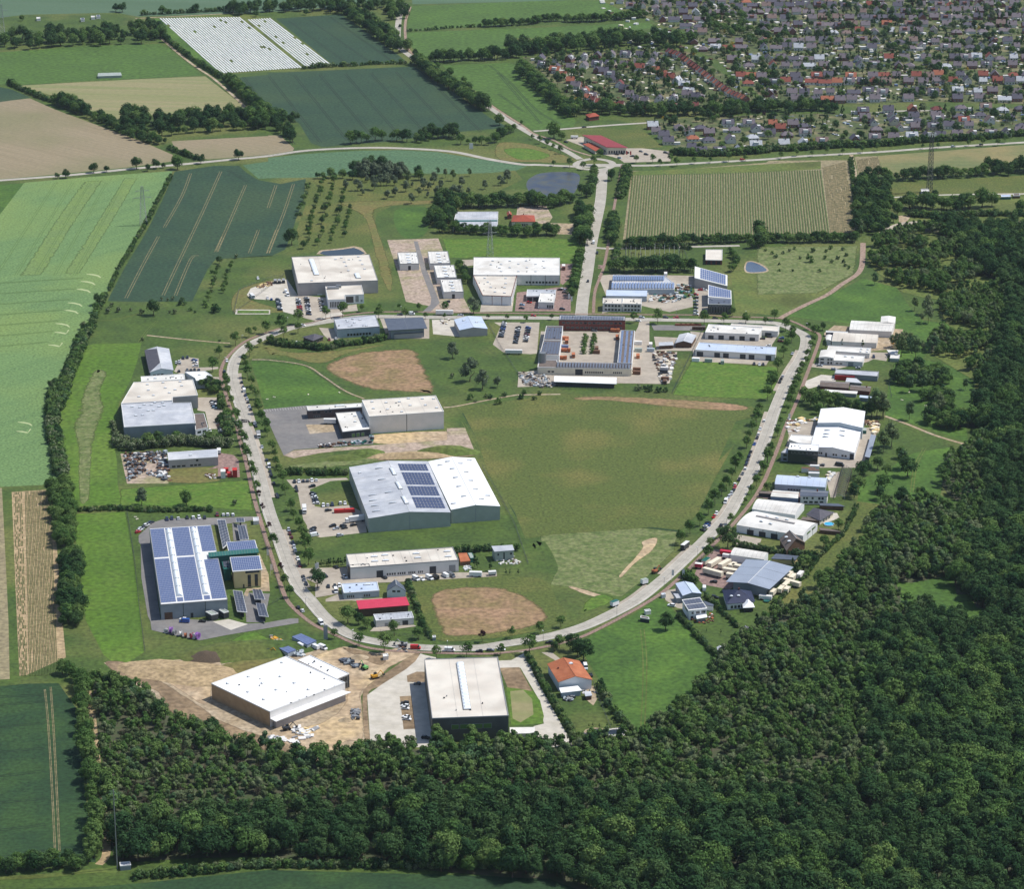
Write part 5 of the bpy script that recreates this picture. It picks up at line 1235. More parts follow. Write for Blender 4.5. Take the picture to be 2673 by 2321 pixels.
# --- north west and top row
B_('logistics_hall', 'big flat white roofed hall with brown grey walls at the car park north west', 'F', [(180, 325), (778, 305), (845, 505), (228, 528)], 10.5, wall='wall_grey', top='cream_roof', trim='trim_grey',
   strip=[(.24, .12, .26, .72, 4.2), (.76, .72, .77, .9, 4)], sky=[(.55, .15), (.63, .1), (.72, .18), (.85, .08), (.65, .27), (.86, .22), (.66, .42), (.87, .38), (.67, .6), (.88, .56), (.18, .92)], seams=0, door=[(2, .24, .3, 1, 'trim_white')], nseam=3)
B_('office_block', 'white office annex with narrow slit windows at the front of the big hall', 'F', [(440, 552), (717, 540), (737, 612), (590, 618), (594, 650), (460, 655)], 7.6, wall='wall_white', top='cream_roof',
   win=[(4, .1, .95, 1.2, 5.8, 9, 'x'), (2, .05, .45, 1.0, 6.2, 1, 'x'), (2, .55, .72, 1.5, 6.5, 3, 'x'), (2, .82, .92, 1.5, 3.2, 2, 'x')], ac=[(.2, .2, 9, 3, 1.6, 'galvanised'), (.36, .12, 4, 2.5, 2.2, 'galvanised')])
mbs = [('first of four small white halls, standing alone on the gravel side', [(995, 290), (1145, 287), (1162, 375), (1015, 378)]), ('small white hall at the top of the row of three east of the lane', [(1228, 282), (1382, 280), (1402, 372), (1245, 375)]),
       ('small white hall in the middle of the row of three', [(1275, 388), (1430, 385), (1452, 482), (1300, 485)]), ('small white hall at the road end of the row of three', [(1325, 498), (1483, 495), (1504, 592), (1350, 596)])]
for lb, q in mbs:
    B_('storage_hall', lb, 'F', q, 5.6, wall=LW, top=LG, trim='trim_grey', sky=[(.5, .2, 3.2, 2.2), (.5, .45, 3.2, 2.2), (.5, .7, 3.2, 2.2), (.5, .92, 3.2, 2)], door=[(2, .42, .56, 3.6, 'trim_dark')], nseam=6, group='four small white halls')
B_('production_hall', 'large L shaped hall, long white rear wing beside the main road', 'F', [(1583, 328), (2244, 332), (2244, 466), (1580, 462)], 8.4, wall=LW, top=LG, sky=[(.22, .2), (.42, .2), (.61, .2), (.81, .2), (.2, .42), (.3, .6), (.32, .4), (.42, .58), (.52, .38), (.72, .38), (.62, .58), (.82, .58), (.52, .8), (.32, .8), (.72, .8)],
   win=[(2, .6, .98, 1.5, 3.2, 10, 'x')], seams=12, seam='trim_dark')
B_('production_hall', 'tapered white front wing of the L shaped hall with brown wall stripes', 'F', [(1576, 464), (1914, 468), (1872, 628), (1650, 620)], 7.6, wall='wall_white', top='cream_roof', trim='wall_brick', sky=[(.25, .15), (.3, .35), (.35, .6), (.75, .15), (.76, .4), (.74, .6), (.45, .82), (.75, .85)], seams=9, seam='wall_brick')
B_('workshop', 'low grey garage block with dark bays on the red paved yard', 'G', [(225, 575), (447, 577), (440, 625), (218, 627)], 4.4, wall='wall_grey', top='grey_roof', door=[(2, .03, .2, 3.2, 'trim_dark'), (2, .24, .42, 3.2, 'trim_dark')])
B_('workshop', 'white cubic showroom on the red paved yard beside the main road', 'G', [(325, 602), (443, 606), (428, 676), (310, 672)], 5.4, wall=LW, top=LG, win=[(2, .55, .98, .6, 3.2, 3, 'x'), (1, .1, .9, .6, 3, 4, 'x')])
B_('hall', 'blue grey walled hall with weathered pale roof and dark window band', 'F', [(505, 803), (825, 770), (858, 860), (532, 882)], 7.2, wall='wall_bluegrey', top='grey_roof', sky=[(.3, .35), (.45, .5), (.6, .3), (.7, .85), (.3, .8)], win=[(2, .22, .8, 1.2, 3.0, 8, 'dark')], trim='trim_grey')
B_('hall', 'dark grey hall under a broad folded slate coloured roof', 'F', [(893, 800), (1190, 790), (1225, 875), (925, 892)], 7.4, roof='slab', wall='wall_slate', top='slate_roof', over=2.2, nseam=2, trim='trim_grey')
B_('lean_to', 'low grey front building below the slate roofed hall', 'F', [(962, 904), (1190, 890), (1197, 906), (968, 920)], 4.0, roof='slab', wall='wall_grey', top='slate_roof', over=.3)
B_('hall', 'pale blue gabled steel hall beside the semi trailer', 'F', [(1430, 808), (1640, 785), (1690, 878), (1472, 890)], 5.6, roof='gable', rise=1.7, wall='wall_grey', top='blue_roof', over=.2, sky=[(.3, .3, 2, 1.4), (.7, .55, 2, 1.4)], nseam=2)
B_('bungalow', 'small house with black hipped roof at the end of the northern row', 'F', [(262, 942), (362, 918), (432, 936), (345, 972)], 3.2, roof='hip', rise=2.2, wall='wall_darkbrick', top='dark_roof', over=.7, win=[(2, .1, .9, .8, 2.2, 3, 'x')])
B_('carport', 'small grey flat carport beside the black hipped bungalow', 'F', [(190, 970), (248, 975), (225, 998), (172, 992)], 2.6, roof='slab', wall='trim_dark', top='grey_roof', over=.6)
# --- restaurant, courts, shop by the roundabout
B_('restaurant', 'red tiled restaurant with two white dormers beside the sports courts', 'O', [(1885, 535), (2048, 535), (2058, 585), (1870, 585)], 5.0, roof='hipw', rise=3.2, wall='wall_cream', top='tile_red', win=[(2, .25, .7, 1, 3, 5, 'x')], chimney=[(.5, .4, 1.2)])
B_('pavilion', 'small red brick pavilion with gable behind the restaurant yard', 'O', [(1835, 515), (1870, 512), (1878, 535), (1840, 540)], 3.4, roof='gable', rise=1.6, wall='wall_brick', top='tile_red')
B_('sports_hall', 'low glazed court building with green glass bands west of the restaurant', 'O', [(1445, 508), (1770, 506), (1766, 636), (1420, 634)], 3.0, wall='wall_greengrey', top='grey_roof', ac=[(.5, .55, 38, 4, .3, 'green_steel'), (.5, .4, 38, 1, .3, 'trim_white'), (.5, .72, 38, .6, .3, 'trim_white')], nseam=10)
B_('supermarket', 'shop with long sloping maroon roof beside the roundabout car park', 'C', [(647, 1037), (792, 1040), (1003, 1135), (835, 1131)], 6, z=[7.2, 6.2, 6.2, 7.2], roof='slab', wall='wall_cream', top='maroon_roof', over=1.2, win=[(2, .05, .95, .6, 3.4, 7, 'x'), (3, .1, .95, 1.2, 3.2, 9, 'x')])
B_('canopy', 'lower red tiled annex in front of the maroon shop', 'C', [(652, 1106), (722, 1096), (806, 1136), (748, 1160)], 3.6, roof='slab', wall='wall_cream', top='tile_red', over=.8, win=[(2, .1, .9, .8, 2.6, 3, 'x')])
B_('bungalow', 'square red tiled kiosk house with hipped roof by the estate road', 'C', [(672, 880), (750, 868), (782, 890), (700, 902)], 4.0, roof='hip', rise=2.2, wall='wall_brick', top='tile_red')
# --- solar greenhouse group at the main junction
B_('workshop', 'hall covered in rows of sawtooth solar panels by the junction', 'G', [(885, 462), (1285, 472), (1358, 530), (870, 572)][:2] + [(1362, 532), (1357, 574), (870, 572)], 4.6, wall='wall_bluegrey', top='grey_roof', win=[(2, 0, 1, 1, 2, 3, 'x')])
mb = MB(); org = at('G', 1100, 520, 4.6)
for i in range(22):
    for (x0, y0, y1) in ((886 + i * 18.2, 468, 505), (876 + i * 22.2, 522, 566)):
        a, b = at('G', x0, y0, 5.4), at('G', x0 + 14, y0, 4.4); c, d = at('G', x0 + 14 - 3, y1, 4.4), at('G', x0 - 3, y1, 5.4)
        mb.face([a, d, c, b]); mb.face([a, Vector((a.x, a.y, 4.4)), Vector((d.x, d.y, 4.4)), d])
o = mb.obj('solar_array', 'solar_pale', None, Vector((org.x, org.y, 0)), Vector((org.x, org.y, 0))); tag(o, 'two banks of tilted pale solar panels on the hall by the junction', 'solar panels')
B_('hall', 'long pale blue roofed shed below the sawtooth solar hall', 'G', [(835, 580), (1150, 584), (1145, 628), (832, 624)], 4.6, roof='archw', rise=.8, wall='wall_bluegrey', top='blue_roof', over=.1)
B_('office_block', 'white two storey office with courtyard windows, western half', 'G', [(808, 641), (955, 643), (953, 686), (806, 682)], 6.6, wall=LW, top='cream_roof', win=[(2, .08, .95, .8, 2.4, 5, 'x'), (2, .08, .95, 3.8, 5.6, 5, 'x')])
B_('office_block', 'white two storey office with courtyard windows, eastern half', 'G', [(960, 643), (1107, 645), (1103, 688), (958, 684)], 6.6, wall=LW, top='cream_roof', win=[(2, .08, .95, .8, 2.4, 5, 'x'), (2, .08, .95, 3.8, 5.6, 5, 'x')])
B_('showroom', 'slanted grey block covered in solar panels, the rear one', 'G', [(1515, 398), (1765, 466), (1765, 548), (1513, 486)], 8, z=[8.2, 4, 4, 8.2], roof='flat', wall='wall_grey', top='trim_white', parapet=.02, solar=[(.17, .04, .95, .94, 12, 5)], solar_m='solar')
B_('showroom', 'slanted block covered in solar panels, the front one by the road', 'G', [(1618, 540), (1795, 584), (1797, 646), (1617, 632)], 8, z=[8.4, 5.6, 5.6, 8], roof='flat', wall='wall_grey', top='trim_white', parapet=.02, solar=[(.03, .04, .97, .94, 10, 5)], solar_m='solar')
B_('showroom', 'glass fronted showroom with solar panels facing the road', 'G', [(1617, 640), (1797, 646), (1797, 692), (1617, 688)], 8, wall='wall_anthracite', top='trim_grey', solar=[(.03, .08, .97, .92, 14, 3)], solar_m='solar_slate', win=[(2, .03, .97, .5, 6.6, 8, 'x')])
B_('transformer_hall', 'small brick hall with white flat roof beyond the substation', 'G', [(1600, 268), (1727, 268), (1725, 350), (1598, 348)], 4.0, wall='wall_brick', top='cream_roof', door=[(2, .1, .3, 3, 'trim_dark'), (2, .4, .6, 3, 'trim_dark'), (2, .7, .9, 3, 'trim_dark')])
# --- the depot
B_('office_block', 'long red brick office with two rows of windows at the junction', 'G', [(475, 771), (980, 781), (978, 814), (468, 809)], 8.6, wall='wall_brick', top='grey_roof', trim='trim_dark', win=[(2, .04, .96, 5.4, 6.9, 14, 'x'), (2, .1, .96, 1.6, 3.2, 12, 'x')], solar=[(.02, .1, .98, .9, 24, 1)], solar_m='solar_slate')
B_('depot_hall', 'depot west wing with long sawtooth panel roof, upper block', 'G', [(372, 856), (500, 858), (487, 965), (350, 962)], 6.8, wall='wall_white', top='brown_roof', solar=[(.04, .03, .96, .97, 6, 1)], solar_m='solar_slate')
B_('depot_hall', 'depot west wing with long sawtooth panel roof, lower block', 'G', [(350, 966), (487, 969), (470, 1082), (320, 1078)], 6.8, wall='wall_white', top='brown_roof', solar=[(.04, .03, .96, .97, 6, 1)], solar_m='solar_slate')
B_('depot_hall', 'long white depot hall with striped panel roof along the south side', 'G', [(318, 1118), (450, 1120), (455, 1134), (1033, 1146), (1028, 1187), (306, 1174)], 5.6, wall='wall_cream', top='brown_roof', win=[(4, .1, .18, 1.6, 3, 2, 'x'), (4, .5, .7, 1.6, 3, 9, 'x'), (4, .8, .9, 1.6, 3, 5, 'x')], door=[(4, .4, .48, 4.4, 'trim_dark')])
mb = MB(); org = at('G', 740, 1160, 5.3); org.z = 0
for i in range(25):
    x0 = 456 + i * 22.8
    a, b, c, d = at('G', x0, 1137 + i * .45, 6.3), at('G', x0 + 15, 1137 + i * .45, 5.4), at('G', x0 + 12, 1172 + i * .45, 5.4), at('G', x0 - 3, 1172 + i * .45, 6.3)
    mb.face([a, d, c, b]); mb.face([a, Vector((a.x, a.y, 5.3)), Vector((d.x, d.y, 5.3)), d])
o = mb.obj('solar_array', 'solar_slate', None, org, org); tag(o, 'row of tilted slate coloured panels on the south depot hall', 'solar panels')
B_('depot_hall', 'depot east hall with three long blue solar strips', 'G', [(945, 889), (1052, 893), (1030, 1143), (920, 1140)], 6.2, wall='wall_white', top='brown_roof', solar=[(.06, .01, .22, .99, 2, 22), (.4, .01, .56, .99, 2, 22), (.72, .01, .88, .99, 2, 22)], solar_m='solar_pale')
B_('canopy', 'long white flat canopy over stored goods below the depot', 'G', [(433, 1243), (913, 1254), (910, 1303), (430, 1286)], 3.8, roof='slab', wall='wall_anthracite', top='bright_roof', over=1.4, nseam=8)
T = thing('silo', 'tall grey cylindrical silo at the corner of the depot', 'silo', at('G', 344, 1190))
mb = MB(); mb.cyl((0, 0), 2.6, 2.6, 3.0, 12.5, 20); mb.cyl((0, 0), .6, 2.6, 1.4, 3.0, 20); mb.obj('tank', 'galvanised', T)
mb = MB(); 
for i in range(4): a = i * 1.57 + .78; mb.bar((2.2 * math.cos(a), 2.2 * math.sin(a), 0), (2.2 * math.cos(a), 2.2 * math.sin(a), 4), .18)
mb.obj('leg_frame', 'trim_grey', T)
mb = MB()
for i in range(16):
    a = i * .3927; b = a + .3927; mb.bar((2.6 * math.cos(a), 2.6 * math.sin(a), 13.4), (2.6 * math.cos(b), 2.6 * math.sin(b), 13.4), .05, 0, 3); mb.bar((2.6 * math.cos(a), 2.6 * math.sin(a), 12.4), (2.6 * math.cos(a), 2.6 * math.sin(a), 13.4), .05, 0, 3)
mb.obj('railing', 'galvanised', T)
B_('open_shed', 'small dark shed with pale gable roof in the depot east yard', 'G', [(1237, 985), (1338, 980), (1352, 1004), (1237, 1010)], 3.0, roof='gablew', rise=1.3, wall='timber', top='grey_roof')
B_('open_shed', 'larger dark barn with pale gable roof in the depot east yard', 'G', [(1395, 922), (1528, 930), (1492, 990), (1362, 990)], 3.8, roof='gable', rise=1.8, wall='timber', top='grey_roof', over=.4)
# --- halls at the north east bend
B_('hall', 'white hall with dark doors at the north east bend, middle one', 'G', [(1622, 842), (2040, 868), (2008, 922), (1594, 905)], 5.4, wall=LW, top=LG, sky=[(.12, .35), (.5, .35), (.85, .4)], door=[(2, .06, .16, 3, 'trim_dark'), (2, .25, .35, 3.4, 'trim_dark'), (2, .45, .55, 3.2, 'trim_dark'), (2, .64, .74, 3.4, 'trim_dark'), (2, .83, .93, 2.6, 'trim_dark')])
B_('hall', 'low white rear hall at the north east bend, reaching to the trees', 'H', [(30, 425), (398, 446), (385, 486), (262, 476), (262, 452), (20, 438)], 4.6, wall=LW, top='cream_roof', door=[(2, .2, .6, 2.8, 'trim_dark')])
B_('hall', 'very long white hall with dark doors facing the green meadow', 'H', [(-221, 569), (375, 607), (366, 664), (-251, 627)], 5.0, wall=LW, top='blue_roof', trim='trim_white', door=[(2, .02, .1, 3.6, 'trim_dark'), (2, .24, .31, 3.6, 'trim_dark'), (2, .35, .42, 3.6, 'trim_dark'), (2, .56, .63, 3.6, 'trim_dark'), (2, .67, .74, 3.6, 'trim_dark'), (2, .88, .95, 3.8, 'trim_dark')], nseam=8)
B_('hall', 'high white gabled hall farthest up on the meadow', 'H', [(1180, 371), (1292, 375), (1288, 425), (1175, 420)], 5.2, roof='gable', rise=.8, wall=LW, top=LG, over=.1)
B_('hall', 'large white gabled hall behind the storage yard', 'H', [(950, 402), (1288, 420), (1262, 488), (935, 472)], 4.8, roof='gablew', rise=1.2, wall=LW, top=LG, over=.1, nseam=12)
B_('hall', 'round backed white hall with two conifers in front', 'H', [(818, 492), (1160, 512), (1145, 576), (800, 562)], 4.2, roof='archw', rise=2.0, wall=LW, top='cream_roof', over=.1, nseam=8)
B_('hall', 'small white entrance hall joined to the round backed hall', 'H', [(755, 516), (808, 518), (800, 562), (749, 556)], 3.6, roof='arch', rise=.8, wall=LW, top=LG)
B_('open_trailer', 'long blue sided trailer with white top behind the round backed hall', 'H', [(755, 480), (925, 488), (922, 497), (755, 492)], 3.6, wall='solar_dark', top='trim_white')
B_('hall', 'white low hall with dark rooflights, behind the office hall', 'H', [(775, 594), (1103, 613), (1090, 656), (762, 632)], 3.8, wall=LW, top=LG, sky=[(.78, .3, 1.4, 2), (.78, .75, 1.4, 2), (.93, .3, 1.4, 2), (.93, .75, 1.4, 2)])
B_('office_block', 'two storey white office with curved roof beside the brick path', 'H', [(716, 632), (832, 637), (815, 692), (700, 686)], 5.4, roof='arch', rise=.7, wall=LW, top=LG, over=.1, win=[(2, .1, .35, .8, 2.2, 1, 'x'), (2, .55, .95, .5, 2.6, 2, 'x'), (2, .1, .35, 3.4, 4.6, 1, 'x'), (2, .55, .95, 3.4, 4.6, 2, 'x')])
B_('hall', 'white workshop with grey roller door joined to the curved office', 'H', [(832, 660), (1053, 675), (1038, 722), (815, 708)], 3.8, wall=LW, top=LG, sky=[(.35, .3), (.6, .35)], door=[(2, .5, .68, 3, 'trim_grey')], win=[(2, .05, .32, 1, 2, 2, 'x')])
B_('canopy', 'small white flat canopy at the meadow fence', 'H', [(1222, 628), (1312, 632), (1306, 660), (1245, 656)], 2.8, roof='slab', wall='wall_slate', top=LG, over=.6)
B_('canopy', 'small pale green walled shed at the meadow fence', 'H', [(1255, 660), (1323, 664), (1318, 696), (1247, 692)], 2.8, wall='wall_greengrey', top=LG)
B_('hall', 'long low hall with bright red wall end and grey wall beyond', 'H', [(832, 776), (1163, 795), (1152, 832), (822, 808)], 3.9, wall='wall_slate', top='grey_roof', trim='trim_grey')
a = at('H', 822, 860); b_ = at('H', 974, 870); d = b_ - a
o = MB(); o.prism(ccw([a, b_, b_ + Vector((0, .6, 0)), a + Vector((0, .6, 0))]), 0, 3.5)
oo = o.obj('facade_panel', 'wall_red', None, a, a); tag(oo, 'bright red wall cladding on the long low hall by the van', 'wall panel')
B_('house', 'long dark tiled building with low pitched roof, road side', 'H', [(715, 866), (940, 877), (932, 925), (706, 908)], 3.0, roof='gablew', rise=1.3, wall='wall_brick', top='brown_roof')
B_('house', 'long dark tiled building with low pitched roof, rear part', 'H', [(945, 899), (1106, 912), (1095, 950), (938, 935)], 3.0, roof='gablew', rise=1.2, wall='wall_brick', top='brown_roof', chimney=[(.8, .5, .9)])
B_('carport', 'grey flat roofed link between the red hall and the dark building', 'H', [(915, 843), (990, 848), (1035, 885), (905, 875)], 2.8, roof='slab', wall='wall_slate', top='grey_roof', over=.5)
B_('canopy', 'long narrow white canopy in front of the dark tiled building', 'H', [(740, 932), (1000, 948), (992, 968), (728, 950)], 2.8, roof='slab', wall='wall_slate', top=LG, over=.5)
B_('canopy', 'blue sheeted canopy beside the thick tree belt', 'H', [(1015, 978), (1118, 986), (1108, 1004), (1012, 994)], 2.8, roof='slab', wall='wall_slate', top='blue_roof', over=.4)
# --- timber merchant
B_('warehouse', 'tall white gabled warehouse block, rear part of the timber yard hall', 'H', [(716, 1082), (1058, 1102), (1037, 1228), (690, 1190)], 8.2, roof='gable', rise=2.0, wall='wall_bluegrey', top='bright_roof', over=.15, trim='trim_white')
B_('warehouse', 'wide white gabled hall of the timber yard, front part', 'H', [(680, 1212), (1030, 1240), (975, 1420), (635, 1378)], 5.2, roof='gable', rise=1.8, wall='wall_white', top='bright_roof', over=.15, win=[(2, .05, .28, 1.2, 2.6, 4, 'x'), (2, .5, .62, 1.2, 2.6, 2, 'x'), (2, .7, .84, 1.2, 2.6, 2, 'x')], door=[(2, .34, .38, 2.4, 'trim_dark'), (2, .9, .99, 4, 'trim_dark')], sky=[(.28, .25, 4, .7), (.28, .42, 4, .7), (.28, .55, 4, .7), (.6, .25, 4, .7), (.62, .45, 4, .7)], nseam=5)
B_('hall', 'low white side hall with pointed front beside the timber yard', 'H', [(490, 1280), (655, 1290), (640, 1352), (540, 1345), (470, 1318)], 4.6, wall=LW, top=LG)
B_('office_block', 'upper storey of the dark glass office with a flat white roof', 'H', [(480, 1346), (703, 1358), (694, 1408), (464, 1394)], 9.4, wall='glass', top='bright_roof', trim='trim_white', win=[(2, .1, .9, 6.6, 8.4, 6, 'x')])
B_('office_block', 'grey two storey base of the dark glass office at the path', 'H', [(445, 1385), (699, 1405), (690, 1442), (408, 1420)], 6.0, wall='wall_slate', top='grey_roof', trim='trim_grey', win=[(2, .05, .95, .8, 2.4, 7, 'dark'), (2, .05, .95, 3.6, 5.2, 7, 'dark')])
B_('canopy', 'long narrow metal canopy along the timber yard fence', 'H', [(1102, 1278), (1140, 1290), (1092, 1458), (1053, 1450)], 3.4, roof='slab', wall='trim_dark', top='steel_roof', over=.6, nseam=6)
# --- eastern plots
B_('hall', 'arched pale steel hall with a strip of windows under the shipping boxes', 'K', [(972, 266), (1357, 291), (1340, 360), (950, 336)], 4.4, roof='archw', rise=2.0, wall='wall_bluegrey', top='blue_roof', over=.1, win=[(2, .25, .7, .8, 1.8, 8, 'dark')], sky=[(.42, .35), (.65, .35)], nseam=8)
B_('hall', 'white roofed low shop with a blue painted mural wall', 'K', [(938, 382), (1138, 397), (1130, 446), (918, 430)], 4.2, roof='gablew', rise=.9, wall='solar', top=LG, over=.1, trim='tile_orange')
B_('house', 'two storey grey flat roofed house beside the mural shop', 'K', [(1152, 370), (1368, 390), (1358, 432), (1143, 428)], 5.6, roof='gablew', rise=.8, wall='wall_light', top='slate_roof', win=[(2, .08, .3, 3.4, 4.8, 2, 'x'), (2, .42, .5, 3.4, 4.8, 1, 'x'), (2, .65, .9, 3.2, 4.8, 2, 'x'), (2, .1, .9, .8, 2.2, 4, 'x')], chimney=[(.6, .4, 1.6)])
B_('carport', 'dark flat carport west of the mural shop', 'K', [(845, 390), (935, 396), (925, 412), (820, 404)], 2.8, roof='slab', wall='trim_dark', top='brown_roof', over=.4)
B_('hall', 'white arched hall just above the big curved hall', 'K', [(835, 452), (1180, 487), (1108, 575), (775, 527)], 4.4, roof='archw', rise=2.4, wall='wall_white', top=LG, over=.1, nseam=10)
B_('hall', 'largest white curved roof hall on the eastern side with black doors', 'K', [(800, 545), (1282, 640), (1170, 735), (655, 650)], 5.0, roof='archw', rise=2.2, wall='wall_white', top=LG, over=.1, sky=[(.3, .4), (.45, .38), (.6, .36), (.3, .72), (.45, .76)], ac=[(.46, .5, 26, 1.4, .7, 'wall_grey')], door=[(2, .16, .26, 3.2, 'trim_dark'), (2, .34, .44, 3.2, 'trim_dark'), (2, .52, .62, 3.2, 'trim_dark')], win=[(1, .2, .9, 3.6, 4.8, 2, 'green')], seams=9, seam='trim_grey')
B_('house', 'black hipped roof bungalow with pale sunlit slopes and a side wing', 'K', [(1190, 570), (1250, 518), (1410, 552), (1300, 618)], 3.2, roof='hip', rise=3.0, wall='wall_cream', top='dark_roof', over=.6, win=[(2, .2, .8, .6, 2.4, 3, 'x')])
B_('carport', 'long grey flat garage behind the black hipped bungalow', 'K', [(1290, 482), (1440, 486), (1492, 508), (1300, 500)], 2.8, roof='slab', wall='timber', top='slate_roof', over=.4)
B_('carport', 'brown flat roofed shed below the black hipped bungalow', 'K', [(1165, 588), (1250, 595), (1310, 620), (1150, 610)], 2.6, roof='slab', wall='timber', top='brown_roof', over=.3)
B_('carport', 'dark flat garden shed near the blue pool', 'K', [(1290, 670), (1370, 680), (1475, 705), (1300, 690)], 2.4, roof='slab', wall='timber', top='brown_roof', over=.3)
B_('house', 'steep dark timber house with two pale roof windows in the gable', 'K', [(985, 760), (1140, 750), (1190, 790), (1040, 850)], 4.0, roof='gable', rise=5.5, wall='timber', top='brown_roof', over=.5, sky=[(.25, .3, 2.4, 1.6), (.25, .7, 2.4, 1.6)], win=[(2, .3, .7, 1, 2.4, 2, 'x')])
B_('hall', 'white arched hall beside the parked showman wagons', 'K', [(650, 826), (902, 866), (868, 918), (608, 880)], 4.4, roof='archw', rise=1.6, wall='wall_white', top=LG, over=.1, nseam=8)
B_('house', 'small yellow house with grey flat roof behind the arched hall', 'K', [(960, 872), (1140, 890), (1110, 920), (920, 910)], 3.4, roof='slab', wall='wall_yellow', top='slate_roof', over=.6)
B_('open_hall', 'huge blue grey gabled canopy hall sheltering the wagons', 'K', [(730, 915), (1095, 975), (910, 1146), (575, 1088)], 6.6, roof='gable', rise=1.6, wall='wall_slate', top='steel_roof', over=3.5, trim='trim_white', nseam=3)
B_('villa', 'dark blue hip roofed villa with dormers and pale walls', 'K', [(545, 1150), (770, 1160), (800, 1240), (580, 1260)], 4.0, roof='hipw', rise=4.4, wall='wall_white', top='navy_roof', over=.7, sky=[(.2, .75, 1.8, 1.4), (.45, .75, 1.8, 1.4)], win=[(2, .1, .9, .6, 2.4, 6, 'x')], chimney=[(.5, .5, 1)])
B_('marquee', 'white pointed marquee on the villa terrace', 'K', [(700, 1240), (775, 1235), (798, 1285), (705, 1290)], 3.0, roof='hip', rise=2.4, wall='trim_dark', top='bright_roof', over=.8)
B_('hall', 'green edged gabled hall with two tone roof beside the footpath', 'K', [(185, 1100), (322, 1098), (388, 1178), (242, 1196)], 4.8, roof='gable', rise=1.3, wall='wall_slate', top='blue_roof', over=.2, trim='green_steel')
B_('lean_to', 'small grey garage in front of the green edged hall', 'K', [(170, 1178), (240, 1182), (255, 1210), (195, 1215)], 3.2, roof='slab', wall='wall_slate', top='grey_roof', over=.2)
B_('house', 'white cube house with a dark panelled roof and glazed terrace doors', 'K', [(235, 1226), (375, 1207), (432, 1294), (287, 1310)], 6.2, roof='slab', wall='wall_white', top='trim_white', over=.4, solar=[(.03, .05, .97, .95, 6, 2)], solar_m='solar_slate', win=[(2, .15, .27, 3.6, 5, 1, 'x'), (2, .4, .62, 3.4, 5, 1, 'x'), (2, .7, .95, 3.4, 5, 1, 'x'), (2, .1, .25, .2, 2.4, 1, 'x'), (2, .4, .9, .2, 2.4, 2, 'x'), (3, .2, .8, 3.6, 5, 3, 'x')])
B_('lean_to', 'flat roofed grey side wing of the white cube house', 'K', [(400, 1232), (480, 1262), (478, 1275), (425, 1270)], 3.2, roof='slab', wall='wall_white', top='slate_roof', over=.2)
B_('awning', 'white sun awning on the terrace of the white cube house', 'K', [(345, 1350), (425, 1337), (432, 1360), (350, 1374)], 2.8, roof='slab', wall='trim_grey', top='bright_roof', over=.9)
B_('shed', 'dark red garden shed at the edge of the wood', 'K', [(698, 1440), (750, 1435), (762, 1455), (705, 1460)], 2.4, roof='gable', rise=.9, wall='wall_brick', top='dark_roof', over=.2)
B_('shed', 'small shed with pale roof at the end of the straight hedge', 'S', [(1682, 708), (1730, 704), (1742, 728), (1690, 732)], 2.4, roof='gable', rise=.9, wall='wall_brick', top='grey_roof', over=.2)
B_('shed', 'dark trailer shed standing on the open green meadow', 'S', [(1100, 462), (1160, 475), (1165, 490), (1095, 478)], 2.6, wall='trim_dark', top='brown_roof')
B_('shed', 'pale small box shed on the open green meadow', 'S', [(1125, 418), (1165, 412), (1178, 425), (1138, 432)], 2.4, wall='wall_light', top='grey_roof')
B_('kiosk', 'small grey kiosk at the corner of the green edged hall plot', 'K', [(75, 1176), (105, 1170), (112, 1182), (82, 1188)], 2.4, wall='wall_bluegrey', top='blue_roof')
# --- western side
B_('community_hall', 'gabled building, one slope black and the other white, facing the top bend', 'E', [(525, 925), (712, 914), (746, 1080), (562, 1097)], 4.8, roof='gable', rise=2.2, wall='wall_white', top='grey_roof', over=.4, win=[(2, .1, .6, .2, 2.8, 3, 'dark')])
B_('roof_slope', 'black shingled western slope on the black and white gabled building', 'E', [(523, 924), (616, 914), (640, 1020), (560, 1096)], 4.9, z=[4.95, 7.2, 7.2, 4.95], roof='flat', wall='trim_dark', top='dark_roof', trim='dark_roof', parapet=.01, cat='roof')
B_('hall', 'long low flat white hall above the large white hall', 'E', [(494, 1128), (828, 1106), (835, 1150), (498, 1168)], 4.4, wall='wall_light', top=LG, sky=[(.32, .5), (.73, .4)])
B_('office_block', 'white angular office with overhanging roof by the brick path', 'E', [(833, 1092), (990, 1086), (1042, 1120), (1045, 1155), (920, 1160), (912, 1140)], 6.0, wall='wall_bluegrey', top='bright_roof', sky=[(.45, .6)], win=[(4, .05, .9, .6, 4.4, 5, 'x')])
B_('hall', 'large irregular white roofed hall with brown grey end wall', 'E', [(440, 1172), (895, 1151), (933, 1272), (740, 1286), (738, 1312), (343, 1336)], 9.6, wall='wall_grey', top='cream_roof', sky=[(.25, .15), (.5, .1), (.78, .1), (.8, .35), (.55, .4), (.3, .45), (.2, .75), (.4, .75), (.62, .7), (.7, .55)])
B_('hall', 'blue grey roofed hall with dark slate walls on the west side', 'E', [(343, 1338), (738, 1314), (742, 1331), (880, 1328), (916, 1486), (366, 1518)], 9.2, wall='wall_slate', top='grey_roof', trim='trim_white', sky=[(.2, .2), (.44, .17), (.35, .3), (.58, .27), (.65, .1), (.8, .25), (.25, .7), (.5, .68), (.72, .65), (.38, .82), (.6, .8), (.82, .75)])
B_('office_block', 'dark flat roofed office annex with white window bands below the slate hall', 'E', [(905, 1415), (980, 1412), (1012, 1520), (915, 1540)], 7.2, wall='wall_white', top='brown_roof', win=[(2, .1, .9, 4.4, 5.8, 2, 'dark'), (2, .1, .9, 1, 2.6, 2, 'dark')])
